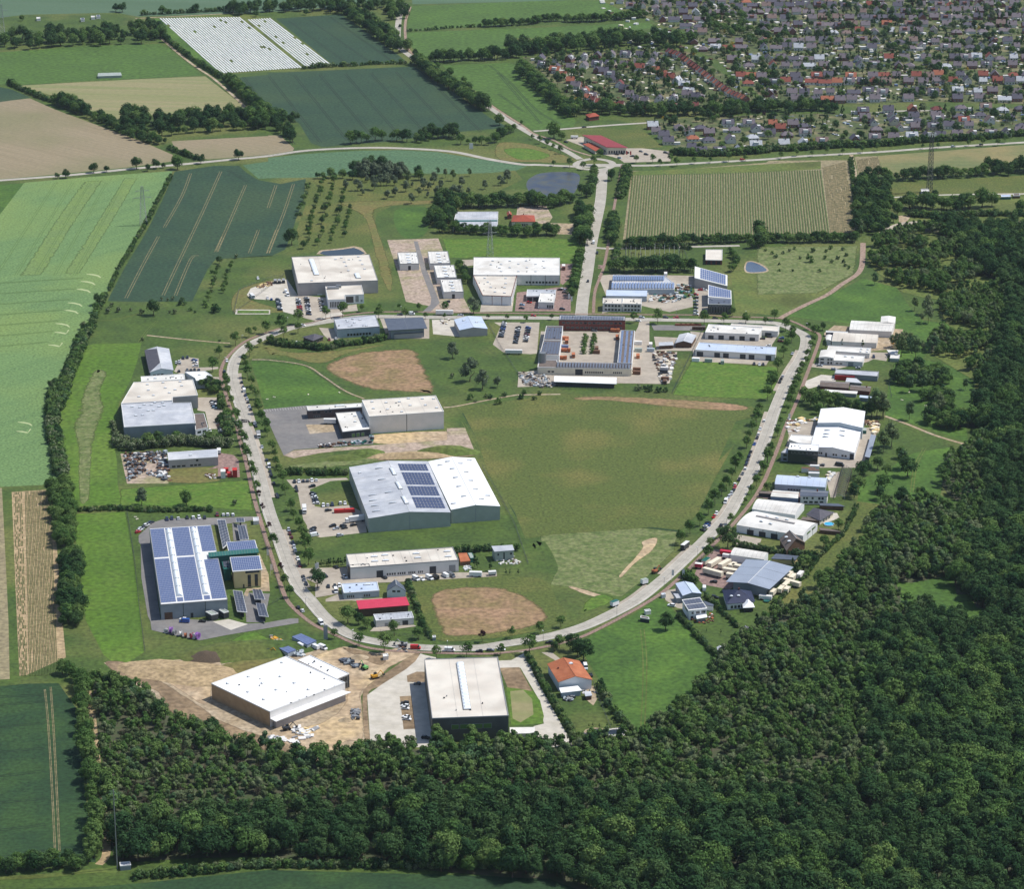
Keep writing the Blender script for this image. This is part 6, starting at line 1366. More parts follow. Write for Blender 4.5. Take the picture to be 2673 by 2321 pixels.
B_('workshop', 'long grey building with outside stair beside the scrap yard', 'I', [(552, 239), (936, 213), (941, 272), (560, 298)], 6.2, roof='flat', wall='wall_grey', top='grey_roof', parapet=.05, sky=[(.45, .6)], win=[(2, .05, .35, .8, 2, 3, 'dark'), (2, .42, .66, .8, 2, 3, 'dark'), (2, .55, .6, 4, 5.4, 1, 'dark')])
# --- solar hall
SHT, srp, SV, srz = B_('solar_hall', 'huge hall roofed with grids of blue solar panels in the south west', 'I', [(413, 825), (886, 797), (1013, 1372), (500, 1411)], 9.6, wall='wall_slate', top='trim_white', trim='trim_grey', parapet=.1, seams=11, door=[(2, .05, .17, 4.4, 'timber'), (2, .44, .48, 3, 'trim_dark')],
   solar=[(.01, .01, .235, .40, 10, 16), (.01, .42, .235, .98, 10, 24), (.36, .01, .635, .40, 12, 16), (.36, .42, .635, .98, 12, 24), (.775, .01, .99, .36, 9, 14), (.775, .47, .99, .98, 9, 22), (.25, .01, .34, .035, 4, 1), (.65, .01, .75, .035, 4, 1), (.255, .93, .345, .98, 4, 2), (.66, .93, .75, .98, 4, 2)], solar_m='solar')
for (u0, u1, nm) in ((.25, .345, 'a'), (.65, .745, 'b')):
    mb = MB(); N_ = 22
    for i in range(N_):
        v0, v1 = .045 + .87 * i / N_, .045 + .87 * (i + 1) / N_
        for k in range(6):
            t0, t1 = k / 6, (k + 1) / 6; h0, h1 = 1.5 * math.sin(math.pi * t0), 1.5 * math.sin(math.pi * t1)
            mb.face([srp(u0 + (u1 - u0) * t0, v0, h0 + .1), srp(u0 + (u1 - u0) * t0, v1, h0 + .1), srp(u0 + (u1 - u0) * t1, v1, h1 + .1), srp(u0 + (u1 - u0) * t1, v0, h1 + .1)])
    for v0 in (.045, .915): mb.face([srp(u0 + (u1 - u0) * k / 6, v0, 1.5 * math.sin(math.pi * k / 6) + .1) for k in range(7)])
    so = mb.obj('barrel_rooflight', 'skylight', SHT)
    mb = MB()
    for i in range(8):
        v0 = .11 + i * .1; p = [srp(u0 + (u1 - u0) * k / 6, v0, 1.5 * math.sin(math.pi * k / 6) + .16) for k in range(7)]
        for k in range(1, 5): mb.bar(p[k], p[k + 1], .12)
        q = srp(u0 + (u1 - u0) * 5 / 6, v0 - .018, 1.5 * math.sin(math.pi * 5 / 6) + .16); mb.bar(p[5], q, .12)
    mb.obj('flap_frame', 'trim_dark', so)
B_('office_block', 'yellow office with solar roof and tall dark windows by the solar hall', 'I', [(1031, 1046), (1260, 1034), (1283, 1142), (1053, 1158)], 11, roof='slab', wall='wall_yellow', top='trim_white', over=.9, solar=[(.02, .04, .98, .96, 14, 8)], solar_m='solar', win=[(2, .5, .62, .5, 8, 1, 'dark'), (2, .76, .88, .5, 8, 1, 'dark'), (2, .42, .95, 9, 10.4, 1, 'dark')], door=[(2, .32, .37, 2.2, 'trim_dark')])
B_('office_block', 'rear solar roofed wing beyond the green glass bridge', 'I', [(1003, 930), (1226, 913), (1247, 985), (1022, 1003)], 9.5, roof='slab', wall='wall_yellow', top='trim_white', over=.8, solar=[(.02, .04, .98, .96, 14, 6)], solar_m='solar')
B_('glass_bridge', 'green glazed bridge across the solar office wings', 'I', [(865, 1010), (1250, 978), (1256, 1010), (870, 1044)], 11, roof='slab', wall='green_steel', top='green_steel', over=.8, nseam=18, trim='wall_greengrey')
B_('glass_bridge', 'green framed link with dark panels between hall and yellow office', 'I', [(960, 1042), (1028, 1040), (1040, 1130), (985, 1140)], 7.5, wall='green_steel', top='green_steel', trim='green_steel', solar=[(.1, .2, .95, .85, 3, 6)], solar_m='solar_slate')
for i, (q, lb) in enumerate((([(933, 755), (998, 756), (1037, 928), (978, 980)], 'longest solar carport, north of the solar offices'), ([(1078, 745), (1142, 745), (1148, 775), (1084, 778)], 'shortest solar carport, close to the brick path'), ([(1088, 800), (1150, 802), (1180, 908), (1110, 915)], 'solar carport beside the rear solar wing'),
                            ([(1055, 1300), (1128, 1308), (1166, 1472), (1088, 1464)], 'long solar carport south of the yellow office'), ([(1205, 1291), (1275, 1298), (1305, 1372), (1222, 1370)], 'upper right of the two short solar carports in the south'), ([(1232, 1398), (1300, 1404), (1331, 1505), (1256, 1498)], 'lower right of the two short solar carports in the south'))):
    B_('solar_carport', lb, 'I', q, 4.2, z=[3.0, 4.6, 4.6, 3.0], roof='slab', wall='trim_dark', top='trim_white', over=2.0, solar=[(.03, .02, .97, .98, 3, 9 if i not in (1,) else 2)], solar_m='solar_slate', group='solar carports')
B_('shed', 'larger dark green flat container shed at the solar hall', 'L', [(845, 285), (895, 275), (942, 298), (890, 310)], 4, wall='wall_anthracite', top='wall_greengrey')
B_('shed', 'smaller dark green flat container shed at the solar hall', 'L', [(948, 270), (985, 262), (1024, 283), (985, 294)], 4, wall='wall_anthracite', top='wall_greengrey')
B_('substation_box', 'small grey service box beside the brick path', 'I', [(1210, 738), (1252, 735), (1256, 765), (1214, 768)], 2.6, wall='wall_light', top='grey_roof')
# --- middle
B_('warehouse', 'tallest white box warehouse in the middle with plain pale walls', 'J', [(722, 130), (1290, 95), (1352, 218), (778, 256)], 12.6, wall='wall_light', top='cream_roof', sky=[(.12, .15), (.3, .25), (.48, .25), (.62, .08), (.8, .15), (.95, .2), (.1, .55), (.28, .65), (.6, .5), (.8, .55), (.45, .85), (.93, .75)], seams=24, seam='trim_dark', nseam=4)
B_('office_block', 'low brick wing with white flat roof left of the box warehouse', 'J', [(296, 176), (722, 153), (722, 182), (305, 210)], 6.4, wall='wall_darkbrick', top=LG, sky=[(.56, .35, 4, 2.4), (.63, .35, 4, 2.4)], win=[(2, .1, .24, .8, 2.4, 4, 'x'), (2, .3, .45, 3.8, 5.2, 2, 'x'), (2, .08, .24, 3.8, 5.2, 2, 'dark')])
B_('loading_hall', 'low white roofed loading hall with dark dock front', 'J', [(518, 228), (705, 215), (788, 352), (572, 375)], 5.2, wall='wall_anthracite', top=LG, trim='trim_grey', sky=[(.7, .25), (.6, .55)], win=[(2, .3, .8, .6, 3.2, 3, 'green')])
B_('warehouse', 'big hall with dark solar panels and ridge rooflights, western half', 'J', [(622, 648), (1228, 602), (1405, 996), (772, 1043)], 9.4, roof='gable', rise=2.4, wall='wall_greengrey', top='grey_roof', over=.1, seams=21, seam='wall_slate',
   solar=[(.60, .06, .96, .20, 9, 3), (.60, .235, .96, .48, 9, 5), (.60, .51, .96, .69, 9, 4), (.60, .72, .96, .93, 9, 4)], solar_m='solar_dark', sky=[(.5, .22, 2.4, 14), (.5, .5, 2.4, 14), (.5, .78, 2.4, 14), (.1, .15), (.35, .12, 5, .5), (.33, .34, 5, .5), (.15, .6, 5, .5), (.35, .6, 5, .5), (.13, .7, 5, .5), (.35, .8, 5, .5), (.13, .8, 5, .5), (.12, .9, 5, .5)], nseam=4, trim='trim_white')
B_('warehouse', 'bright white gabled half of the big solar hall', 'J', [(1231, 603), (1591, 578), (1786, 948), (1408, 976)], 9.2, roof='gable', rise=2.0, wall='wall_greengrey', top='bright_roof', over=.1, seams=13, seam='wall_slate', sky=[(.2, .12, 3, 1.2), (.38, .08, 3, 1.2), (.62, .14, 3, 1.2), (.85, .06, 3, 1.2), (.4, .24, 3, 1.2), (.65, .32, 3, 1.2), (.38, .42, 3, 1.2), (.66, .5, 3, 1.2), (.36, .6, 3, 1.2), (.66, .68, 3, 1.2), (.36, .8, 3, 1.2), (.68, .88, 3, 1.2), (.85, .8, 3, 1.2), (.1, .9, 3, 1.2)])
B_('workshop', 'long flat roofed workshop with black office end and parked vans', 'J', [(600, 1318), (1421, 1262), (1466, 1362), (632, 1422)], 7.6, wall='wall_light', top='cream_roof', trim='trim_grey', sky=[(.25, .3, 4, 1.2), (.35, .25, 4, 1.2), (.24, .65, 4, 1.2), (.34, .65, 4, 1.2), (.64, .3, 4, 1.2), (.64, .62, 4, 1.2), (.93, .3, 4, 1.2), (.92, .68, 4, 1.2)], door=[(2, .24, .3, 4.4, 'trim_dark'), (2, .73, .79, 4.6, 'trim_dark'), (2, .91, .97, 4.6, 'trim_grey')], win=[(2, .33, .42, 1, 2.4, 4, 'x'), (2, .43, .51, 1, 2.4, 4, 'x'), (2, .53, .6, 1, 2.4, 4, 'x'), (2, .62, .67, 1, 2.4, 3, 'x')], nseam=12)
B_('office_block', 'black office end of the long workshop with window bands', 'J', [(610, 1400), (776, 1390), (782, 1411), (632, 1424)], 7.4, wall='wall_anthracite', top='grey_roof', trim='trim_dark', win=[(2, .08, .92, 4.2, 5.8, 6, 'x'), (2, .08, .92, 1, 2.8, 6, 'x')])
B_('villa', 'pale green cubic villa with grey roof behind dark hedge', 'J', [(1718, 1256), (1880, 1246), (1895, 1286), (1742, 1299)], 6.4, roof='slab', wall='wall_greengrey', top='grey_roof', over=.4, win=[(2, .45, .52, 1, 5.2, 1, 'dark'), (2, .12, .22, 3.4, 4.8, 1, 'x'), (2, .8, .92, 3.4, 4.8, 1, 'x')])
B_('shipping_container', 'wide orange container stack beside the long workshop', 'J', [(1463, 1310), (1528, 1308), (1556, 1368), (1482, 1376)], 2.8, wall='rust', top='tile_orange', trim='tile_orange', parapet=.02, nseam=2, cat='container')
B_('shipping_container', 'turquoise container next to the orange one', 'J', [(1534, 1308), (1568, 1306), (1588, 1345), (1556, 1350)], 2.8, wall='green_steel', top='wall_greengrey', trim='green_steel', parapet=.02, cat='container')
B_('office_block', 'low flat building with pale blue roof near the parked vans', 'M', [(120, 70), (397, 54), (413, 122), (140, 142)], 4.2, wall='wall_bluegrey', top='blue_roof', win=[(2, .08, .3, .8, 2.4, 4, 'x'), (2, .55, .75, .8, 2.4, 3, 'x')], sky=[(.7, .25, 4, 1.6)], trim='trim_white')
B_('house', 'white house with steep dark gabled roof beside the red roof', 'M', [(478, 82), (600, 88), (620, 130), (468, 128)], 4.2, roof='gable', rise=4.0, wall='wall_white', top='slate_roof', over=.3, win=[(2, .25, .75, 3.4, 4.6, 2, 'x')])
B_('hall', 'long low hall with a bright crimson roof', 'M', [(235, 200), (620, 172), (646, 236), (256, 267)], 5.0, roof='slab', wall='timber', top='crimson_roof', over=.8)
B_('workshop', 'grey garage with a pale metal roof below the crimson roof', 'M', [(368, 306), (662, 284), (678, 333), (388, 355)], 4.2, wall='wall_light', top='grey_roof', door=[(2, .23, .32, 2.2, 'trim_grey'), (2, .7, .85, 2.8, 'trim_dark')], nseam=10)
B_('kiosk', 'small grey box at the corner of the dry oval meadow', 'M', [(822, 470), (845, 468), (848, 482), (824, 484)], 2.2, wall='wall_slate', top='grey_roof')
# --- south
B_('sports_hall', 'tallest dark green walled hall with a pale flat roof in the south', 'M', [(760, 652), (1325, 635), (1408, 1085), (820, 1107)], 13.6, wall='wall_dark', top='cream_roof', trim='trim_grey', strip=[(.475, .08, .475, .88, 4.0)], win=[(2, .25, .35, 6.8, 9.6, 1, 'green'), (2, .36, .5, 6.8, 9.6, 1, 'green'), (2, .51, .66, 6.8, 9.6, 1, 'green'), (2, .67, .78, 6.8, 9.6, 1, 'green')], nseam=3)
B_('lean_to', 'small beige annex with white roof at the foot of the tall dark hall', 'M', [(1416, 1178), (1610, 1176), (1611, 1222), (1420, 1228)], 3.6, roof='archw', rise=.5, wall='wall_cream', top=LG, over=.05)
B_('factory_hall', 'new brown walled hall with a brilliant white roof on the building site', 'L', [(890, 838), (1466, 628), (1916, 830), (1335, 1053)], 9.0, wall='wall_brown', top='bright_roof', trim='trim_white', sky=[(.12, .12, 1.2, 1.2), (.38, .14, 1.2, 1.2), (.38, .38, 1.2, 1.2), (.14, .45, 1.2, 1.2), (.62, .38, 1.2, 1.2), (.38, .62, 1.2, 1.2), (.14, .72, 1.2, 1.2), (.62, .62, 1.2, 1.2), (.86, .1, 1.2, 1.2), (.62, .86, 1.2, 1.2)], win=[(2, .3, .42, .5, 3, 1, 'dark'), (2, .72, .85, .5, 3, 1, 'dark')])
B_('factory_hall', 'unfinished glass walled wing joined to the new white roofed hall', 'L', [(1556, 658), (1650, 620), (1951, 762), (1856, 802)], 8.0, wall='wall_anthracite', top='bright_roof', trim='trim_white', win=[(2, .1, .9, .5, 3.6, 2, 'x'), (2, .1, .9, 4.2, 7.2, 2, 'x')])
B_('canopy', 'white loading canopy along the new hall', 'L', [(1338, 1106), (1868, 890), (1965, 905), (1385, 1132)], 5.0, roof='slab', wall='wall_grey', top='bright_roof', over=1.6)
B_('hall_wall', 'pale grey upper wall band above the white loading canopy', 'L', [(1338, 1050), (1916, 829), (1919, 832), (1341, 1055)], 9.1, wall='wall_light', top='trim_white', cat='wall')
B_('house', 'large house with orange tiled gable roof beside the concrete drive', 'M', [(1705, 688), (1952, 664), (2056, 812), (1790, 830)], 5.6, roof='gable', rise=2.8, wall='wall_white', top='tile_orange', over=.5, sky=[(.62, .3, 2.2, 1.8)], chimney=[(.2, .4, .8)], trim='tile_orange')
B_('canopy', 'white patio roof in front of the orange tiled house', 'M', [(1797, 874), (1942, 857), (1973, 893), (1812, 912)], 3.2, roof='slab', wall='wall_bluegrey', top='bright_roof', over=.5)
B_('shed', 'small white roofed shed beside the patio roof', 'M', [(1988, 902), (2040, 898), (2052, 932), (2000, 938)], 2.6, roof='slab', wall='timber', top='grey_roof', over=.3)
B_('gazebo', 'round dark garden hut beside the pond', 'S', [(625, 1378), (690, 1372), (705, 1388), (625, 1398)], 2.6, roof='hip', rise=1.4, wall='wall_brick', top='dark_roof', over=.4)
B_('site_cabin', 'bright blue roofed double site cabin on the building site', 'L', [(1510, 478), (1580, 455), (1698, 508), (1628, 540)], 3.0, wall='wall_bluegrey', top='solar', trim='solar', parapet=.03, cat='cabin', nseam=4)
B_('site_cabin', 'smaller blue roofed site cabin near the white hall', 'L', [(1412, 568), (1470, 545), (1540, 578), (1478, 604)], 2.8, wall='wall_bluegrey', top='solar', trim='solar', parapet=.03, cat='cabin', nseam=3)
B_('site_cabin', 'small white site hut at the road edge of the building site', 'M', [(440, 612), (476, 606), (484, 628), (444, 632)], 2.4, wall='wall_light', top=LG, cat='cabin')
# ================================================================ THE HOUSING ESTATE
def c3(r, g, b): return (lin(r), lin(g), lin(b), 1)
ROOFS = {'grey': c3(118, 110, 116), 'slate': c3(92, 90, 102), 'brown': c3(128, 110, 104), 'red': c3(140, 80, 68), 'orange': c3(166, 104, 80), 'pale': c3(186, 190, 196), 'maroon': c3(112, 62, 60), 'blue': c3(150, 190, 220)}
WALLS = {'white': c3(222, 220, 214), 'brick': c3(140, 96, 84), 'cream': c3(214, 204, 182)}
def house_parts(w, l, eave, rise, hip=False, dormer=False, long=False):
    """ridge runs along x"""
    wl = MB(); x, y = l / 2 - .35, w / 2 - .35
    if hip:
        wl.prism([Vector((-x, -y, 0)), Vector((x, -y, 0)), Vector((x, y, 0)), Vector((-x, y, 0))], 0, eave, top=False)
    else:
        for s_ in (-1, 1):
            pts = [(s_ * x, -y, 0), (s_ * x, y, 0), (s_ * x, y, eave), (s_ * x, 0, eave + rise - .35), (s_ * x, -y, eave)]
            wl.face(pts if s_ > 0 else pts[::-1])
            p = [(-x, s_ * y, 0), (x, s_ * y, 0), (x, s_ * y, eave), (-x, s_ * y, eave)]; wl.face(p if s_ < 0 else p[::-1])
    rf = MB(); X, Y = l / 2, w / 2; z0, z1 = eave - .15, eave + rise; k = l * .3 if hip else 0
    def slab(pts):
        pts = [Vector(p) for p in pts]; th = Vector((0, 0, -.2)); rf.face(pts); rf.face([p + th for p in pts][::-1])
        for i in range(len(pts)): rf.face([pts[i] + th, pts[(i + 1) % len(pts)] + th, pts[(i + 1) % len(pts)], pts[i]])
    slab([(-X, -Y, z0), (X, -Y, z0), (X - k, 0, z1), (-X + k, 0, z1)]); slab([(X, Y, z0), (-X, Y, z0), (-X + k, 0, z1), (X - k, 0, z1)])
    if hip: slab([(X, -Y, z0), (X, Y, z0), (X - k, 0, z1)]); slab([(-X, Y, z0), (-X, -Y, z0), (-X + k, 0, z1)])
    P = [('wall', wl.mesh('wall', 'matt_paint'), 1), ('roof', rf.mesh('roof', 'roof_tiles'), 2)]
    ch = MB(); ch.box(l * .12, l * .12 + .7, -.35 - .6, .35 - .6, eave, eave + rise + .9); P.append(('chimney', ch.mesh('chimney', 'wall_darkbrick'), 0))
    wins = []
    for xx in (-l * .28, l * .02, l * .3): wins.append((xx, -w / 2 + .3, 1.0, 1.5, 1.4, 0))
    for yy in (-w * .2, w * .2): wins.append((l / 2 - .36, yy, 1.0, 1.3, 1.4, 1)); 
    if not hip: wins.append((l / 2 - .36, 0, eave + .5, 1.4, 1.3, 1)); wins.append((-l / 2 + .36, 0, eave + .5, 1.4, 1.3, 1))
    dm = MB()
    if dormer:
        dm.box(-l * .2, l * .2, -w / 2 + .5, -.4, eave + .2, eave + rise * .72)
        P.append(('dormer', dm.mesh('dormer', 'trim_white'), 0))
    return P, wins
WM = {}
def win_mesh(vert):
    if vert not in WM:
        b = MB(); b.box(-.5, .5, -.06, .06, 0, 1, 0); b.box(-.42, .42, -.075, .075, .1, .9, 1) if not vert else b.box(-.42, .42, -.075, .075, .1, .9, 1); WM[vert] = b.mesh('window', ['trim_white', 'glass'])
    return WM[vert]
HT = {'gable': house_parts(9, 11, 3.6, 4.4), 'dormer': house_parts(9.5, 12, 3.6, 4.2, dormer=True), 'small': house_parts(8, 9, 3.2, 4.0), 'hip': house_parts(10, 12, 2.8, 2.8, hip=True), 'row': house_parts(9, 6.4, 4.4, 3.4), 'low': house_parts(9, 14, 3.0, 3.2)}
HP = {}
def house(kind, p, rz, roof, wallc, label, group):
    key = kind
    if key not in HP:
        o = thing('house', label, 'house', p, rz, group); P, wins = HT[kind]
        for nm, me, t in P:
            c = obj(nm, me, o)
            if t: c['tint'] = t
        for (x, y, z, sw, sh_, side) in wins:
            c = obj('window', win_mesh(0), o, (x, y, z)); c.scale = (sw, 1, sh_); c.rotation_euler = (0, 0, math.pi / 2 if side else 0)
        HP[key] = o; new = o
    else:
        new = copy_thing(HP[key], p, rz, label, group=group)
    for ch in new.children:
        t = ch.get('tint')
        if t == 1: ch.color = WALLS[wallc]
        elif t == 2: ch.color = ROOFS[roof]
    return new
HR = random.Random(21)
HOUSES = []                                                            # (point, kind, rz, roof, wall, row name, number)
def hrow(rowname, sh, pts, kinds, roofs, rz=0.0, jit=0.06, walls=('white', 'brick', 'white', 'cream')):
    for i, t in enumerate(pts):
        x, y = t[0], t[1]; rf = t[2] if len(t) > 2 else HR.choice(roofs)
        k = HR.choice(kinds); r = rz + HR.uniform(-jit, jit) + (math.pi / 2 if (HR.random() < .3 and k != 'row') else 0)
        HOUSES.append((at(sh, x, y, 5.5), k, r, rf, HR.choice(walls), rowname, i + 1))
def walkpts(s, n): 
    p = [tuple(map(float, q.split(','))) for q in s.split()]; out = []
    v = [Vector((a, b, 0)) for a, b in p]
    return [(q.x, q.y) for q, a in along(v, n=n)]
hrow('bottom row above the shrub belt', 'D', [(0, 1095, 'pale'), (215, 1085, 'pale'), (365, 1080, 'pale'), (510, 1068, 'brown'), (760, 1052, 'slate'), (915, 1038, 'grey'), (1060, 1036, 'grey'), (1200, 1028, 'pale'), (1315, 1030, 'slate'), (1420, 1025, 'slate'), (1550, 1015, 'grey'), (1665, 1012, 'brown'), (1810, 1008, 'grey'), (1930, 1002, 'slate'), (2035, 990, 'grey')], ['dormer', 'gable'], ['grey'], .03)
hrow('second row above the shrub belt', 'D', [(20, 965, 'grey'), (110, 1005, 'slate'), (190, 965, 'red'), (240, 1010, 'grey'), (380, 1000, 'grey'), (370, 945, 'slate'), (285, 935, 'grey'), (130, 930, 'orange'), (905, 922, 'slate'), (930, 970, 'grey'), (1065, 915, 'slate'), (1110, 962, 'brown'), (1250, 905, 'slate'), (1230, 955, 'grey'), (1400, 895, 'grey'), (1365, 955, 'slate'), (1485, 945, 'slate'), (1600, 908, 'red'), (1640, 940, 'grey'), (1800, 905, 'brown'), (1955, 885, 'slate'), (2050, 945, 'slate')], ['gable', 'dormer', 'hip', 'small'], ['grey'], .05)
hrow('third row, just behind the street trees', 'D', [(825, 835, 'slate'), (840, 885, 'grey'), (1020, 825, 'slate'), (1050, 880, 'grey'), (1205, 820, 'orange'), (1215, 875, 'slate'), (1395, 815, 'maroon'), (1385, 870, 'grey'), (1580, 805, 'grey'), (1560, 870, 'slate'), (1770, 805, 'brown'), (1730, 860, 'slate'), (1900, 820, 'pale'), (2040, 810, 'slate')], ['gable', 'dormer', 'hip'], ['grey'], .05)
hrow('houses between roundabout shop and shrub belt', 'C', [(1190, 948, 'pale'), (1215, 985, 'grey'), (1275, 1020, 'slate'), (1310, 1065, 'slate'), (1395, 955, 'grey'), (1475, 995, 'brown'), (1560, 960, 'slate'), (1500, 1038, 'orange'), (1625, 1000, 'grey'), (1625, 1050, 'slate'), (1770, 930, 'slate'), (1820, 972, 'grey'), (1930, 928, 'grey'), (1985, 970, 'slate'), (1960, 1032, 'pale'), (1790, 1052, 'grey'), (1490, 1108, 'slate'), (1565, 1145, 'slate'), (1705, 1142, 'slate'), (1850, 1130, 'pale')], ['gable', 'dormer', 'small', 'hip'], ['grey'], .1)
rt = math.atan2(*reversed((at('C', 1900, 750) - at('C', 1340, 390)).to_2d()[:]))
hrow('red terrace running down the middle of the estate', 'C', walkpts("1320,385 1400,410 1480,470 1560,530 1640,590 1720,650 1800,705 1900,745", 26), ['row'], ['red', 'red', 'orange', 'maroon'], rt, .02, ('brick', 'white'))
hrow('dark terrace above the long tree row', 'C', walkpts("1000,820 1120,815 1240,812 1400,808 1520,800", 16), ['row'], ['maroon', 'red', 'brown'], 0.05, .02, ('brick', 'white'))
hrow('crooked red terrace at the field corner', 'C', walkpts("690,735 760,765 830,790 900,800 950,790", 7), ['row'], ['red', 'orange', 'maroon'], -.4, .03)
for nm, s, n, rf in (('upper row of the small estate', "330,430 470,440 590,430 740,410 860,400 990,400 1110,400 1200,410", 9, ['grey', 'slate', 'maroon', 'slate']), ('second row of the small estate', "350,480 500,500 700,480 820,470 930,480 1040,470 1180,460", 9, ['grey', 'slate', 'grey', 'slate']),
                     ('red and grey row of the small estate', "440,520 520,570 560,600 650,660 730,720", 6, ['red', 'orange', 'red', 'grey']), ('middle row of the small estate', "760,520 820,530 880,570 950,640 1000,690 1050,740", 8, ['slate', 'maroon', 'red', 'slate', 'grey']),
                     ('garden side row of the small estate', "1090,500 1200,510 1250,550 1290,560 1360,590 1430,630 1460,680 1520,720", 9, ['grey', 'orange', 'red', 'slate', 'pale']), ('short row by the bushes of the small estate', "600,640 650,690 720,720", 3, ['grey', 'grey']),
                     ('lowest row of the small estate', "1130,750 1290,740 1340,740 1480,700 1560,730", 5, ['slate', 'grey', 'red'])):
    hrow(nm, 'C', walkpts(s, n), ['gable', 'dormer', 'small', 'small'], rf, -.25, .2)
TOWN = path("C 760,-160 900,10 1160,140 1290,205 1470,235 1510,380 1700,470 1990,710 2064,800; D 500,800 800,800 1300,780 2064,800 2360,800 2400,-260")
FREE = path("D 560,930 770,915 860,1020 640,1020")
WOODY = [path("C 1560,120 1900,130 1980,230 1900,290 1700,290 1560,230")]
for ri, yy in enumerate([745, 690, 610, 565, 485, 430, 345, 300, 225, 175, 120, 70, 25, -15, -55, -95, -130]):
    sp = 88 + (ri % 3) * 6; i = 0; x = -1240 + (ri * 37) % 60
    while x < 2150:
        y_ = yy + (x / 2064) * -8 + HR.uniform(-7, 7); p = at('D', x, y_, 5.5); x += sp * HR.uniform(.78, 1.2)
        if not inside(p, TOWN) or any(inside(p, w_) for w_ in WOODY): continue
        if min((p.xy - q[0].xy).length for q in HOUSES) < 12.5: continue
        if HR.random() < .07: continue
        i += 1
        warm = ri in (2, 3) and HR.random() < .2
        rf = HR.choice(['red', 'orange', 'red']) if warm or HR.random() < .04 else HR.choice(['grey', 'grey', 'slate', 'brown', 'grey', 'slate', 'grey', 'grey', 'pale'] if HR.random() < .5 else ['grey', 'slate'])
        k = HR.choice(['gable', 'dormer', 'gable', 'low', 'small', 'hip', 'gable'])
        HOUSES.append((p, k, HR.uniform(-.08, .08) + (math.pi / 2 if HR.random() < .22 else 0), rf, HR.choice(['white', 'white', 'brick', 'cream']), '%s street row north of the long tree row' % ordn(ri + 1), i))
HOUSES.sort(key=lambda h: h[0].y)
near, far = HOUSES[:296], HOUSES[296:]
CN = {'grey': 'grey', 'slate': 'dark slate', 'brown': 'brown grey', 'red': 'red', 'orange': 'orange', 'pale': 'pale shining', 'maroon': 'dark red', 'blue': 'pale blue'}
for p, k, rz, rf, wc, rn, i in near:
    house(k, (p.x, p.y, 0.02), rz, rf, wc, '%s roofed house, %s in the %s' % (CN[rf], ordn(i), rn), 'houses of the estate')
mb = MB(); hm = ['matt_paint'] + []
farm = {}
for p, k, rz, rf, wc, rn, i in far:
    R_ = Matrix.Rotation(rz, 3, 'Z')
    for nm, me, t in HT[k][0]:
        key = (t == 2 and rf) or (t == 1 and wc) or 'brick'
        M_ = farm.setdefault(key, MB()); o = len(M_.v)
        M_.v += [R_ @ v.co + Vector((p.x, p.y, 0)) for v in me.vertices]
        for f in me.polygons: M_.f.append(tuple(o + j for j in f.vertices)); M_.m.append(0)
allm = MB(); names = []
for key, M_ in farm.items():
    o = len(allm.v); allm.v += M_.v; allm.f += [tuple(o + j for j in f) for f in M_.f]; allm.m += [len(names)] * len(M_.f)
    cc = ROOFS.get(key) or WALLS.get(key); nm = 'far_' + key
    cd = tuple(c * .8 for c in cc[:3]) + (1,)
    mat(nm, cc, cd, 0.9, rough=.85); names.append(nm)
o = allm.obj('far_houses', names); o['kind'] = 'stuff'
# garages and sheds in the gardens
g = MB(); g.box(-3, 3, -1.5, 1.5, 0, 2.5); gm = g.mesh('wall', 'wall_light'); g = MB(); g.box(-3.2, 3.2, -1.7, 1.7, 2.5, 2.75); gr = g.mesh('roof', 'white_roof'); g = MB(); g.box(-3.05, -2.95, -1.2, 1.2, .05, 2.2); gd = g.mesh('door', 'trim_grey')
GP = None; gi = 0; GAR = []
for (p, k, rz, rf, wc, rn, i) in near[4:]:
    if HR.random() > .34 or k == 'row': continue
    q = Vector((p.x + HR.choice([-8.5, 8.5]), p.y + HR.uniform(-3, 3), 0.02)); gi += 1
    if min((q.xy - h[0].xy).length for h in HOUSES) < 7.5: continue
    lb = 'white garage by the %s house, %s' % (ordn(i), rn)
    if GP is None:
        GP = thing('garage', lb, 'garage', q, rz, 'garages in the estate'); obj('wall', gm, GP); obj('roof', gr, GP); obj('door', gd, GP)
    else: copy_thing(GP, q, HR.uniform(-.1, .1), lb, scale=HR.uniform(.8, 1.25))
    GAR.append(q)
# garden trees, bushes and hedges of the estate: beyond counting
ESTATE = path("C 190,440 560,400 1250,370 1500,400 2000,760 2000,830 1000,850 640,840 420,640 300,520")
SOUTHROW = path("C 1130,920 2064,880; D 800,870 2064,830 2300,830 2300,990 2064,1010 500,1090 20,1130; C 1850,1160 1400,1170 1250,1060")
gt = {k: [] for k in (('bush', 0), ('bush', 1), ('bush', 2), ('round', 0), ('round', 2), ('conifer', 0), ('blossom', 0), ('purple', 0), ('yellow', 0), ('birch', 0))}
grid = {}
for h in HOUSES: grid.setdefault((int(h[0].x // 20), int(h[0].y // 20)), []).append(h[0])
def near_house(q, r):
    a, b = int(q.x // 20), int(q.y // 20)
    return any((q.xy - p.xy).length < r for i in (-1, 0, 1) for j in (-1, 0, 1) for p in grid.get((a + i, b + j), []))
cells = {}
for (rp, rw) in ROADS:
    for q, a in along(rp, step=5): cells.setdefault((int(q.x // 12), int(q.y // 12)), []).append((q, rw))
def near_road(q, extra=1.0):
    a, b = int(q.x // 12), int(q.y // 12)
    return any((q.xy - p.xy).length < w_ / 2 + extra for i in (-1, 0, 1) for j in (-1, 0, 1) for p, w_ in cells.get((a + i, b + j), []))
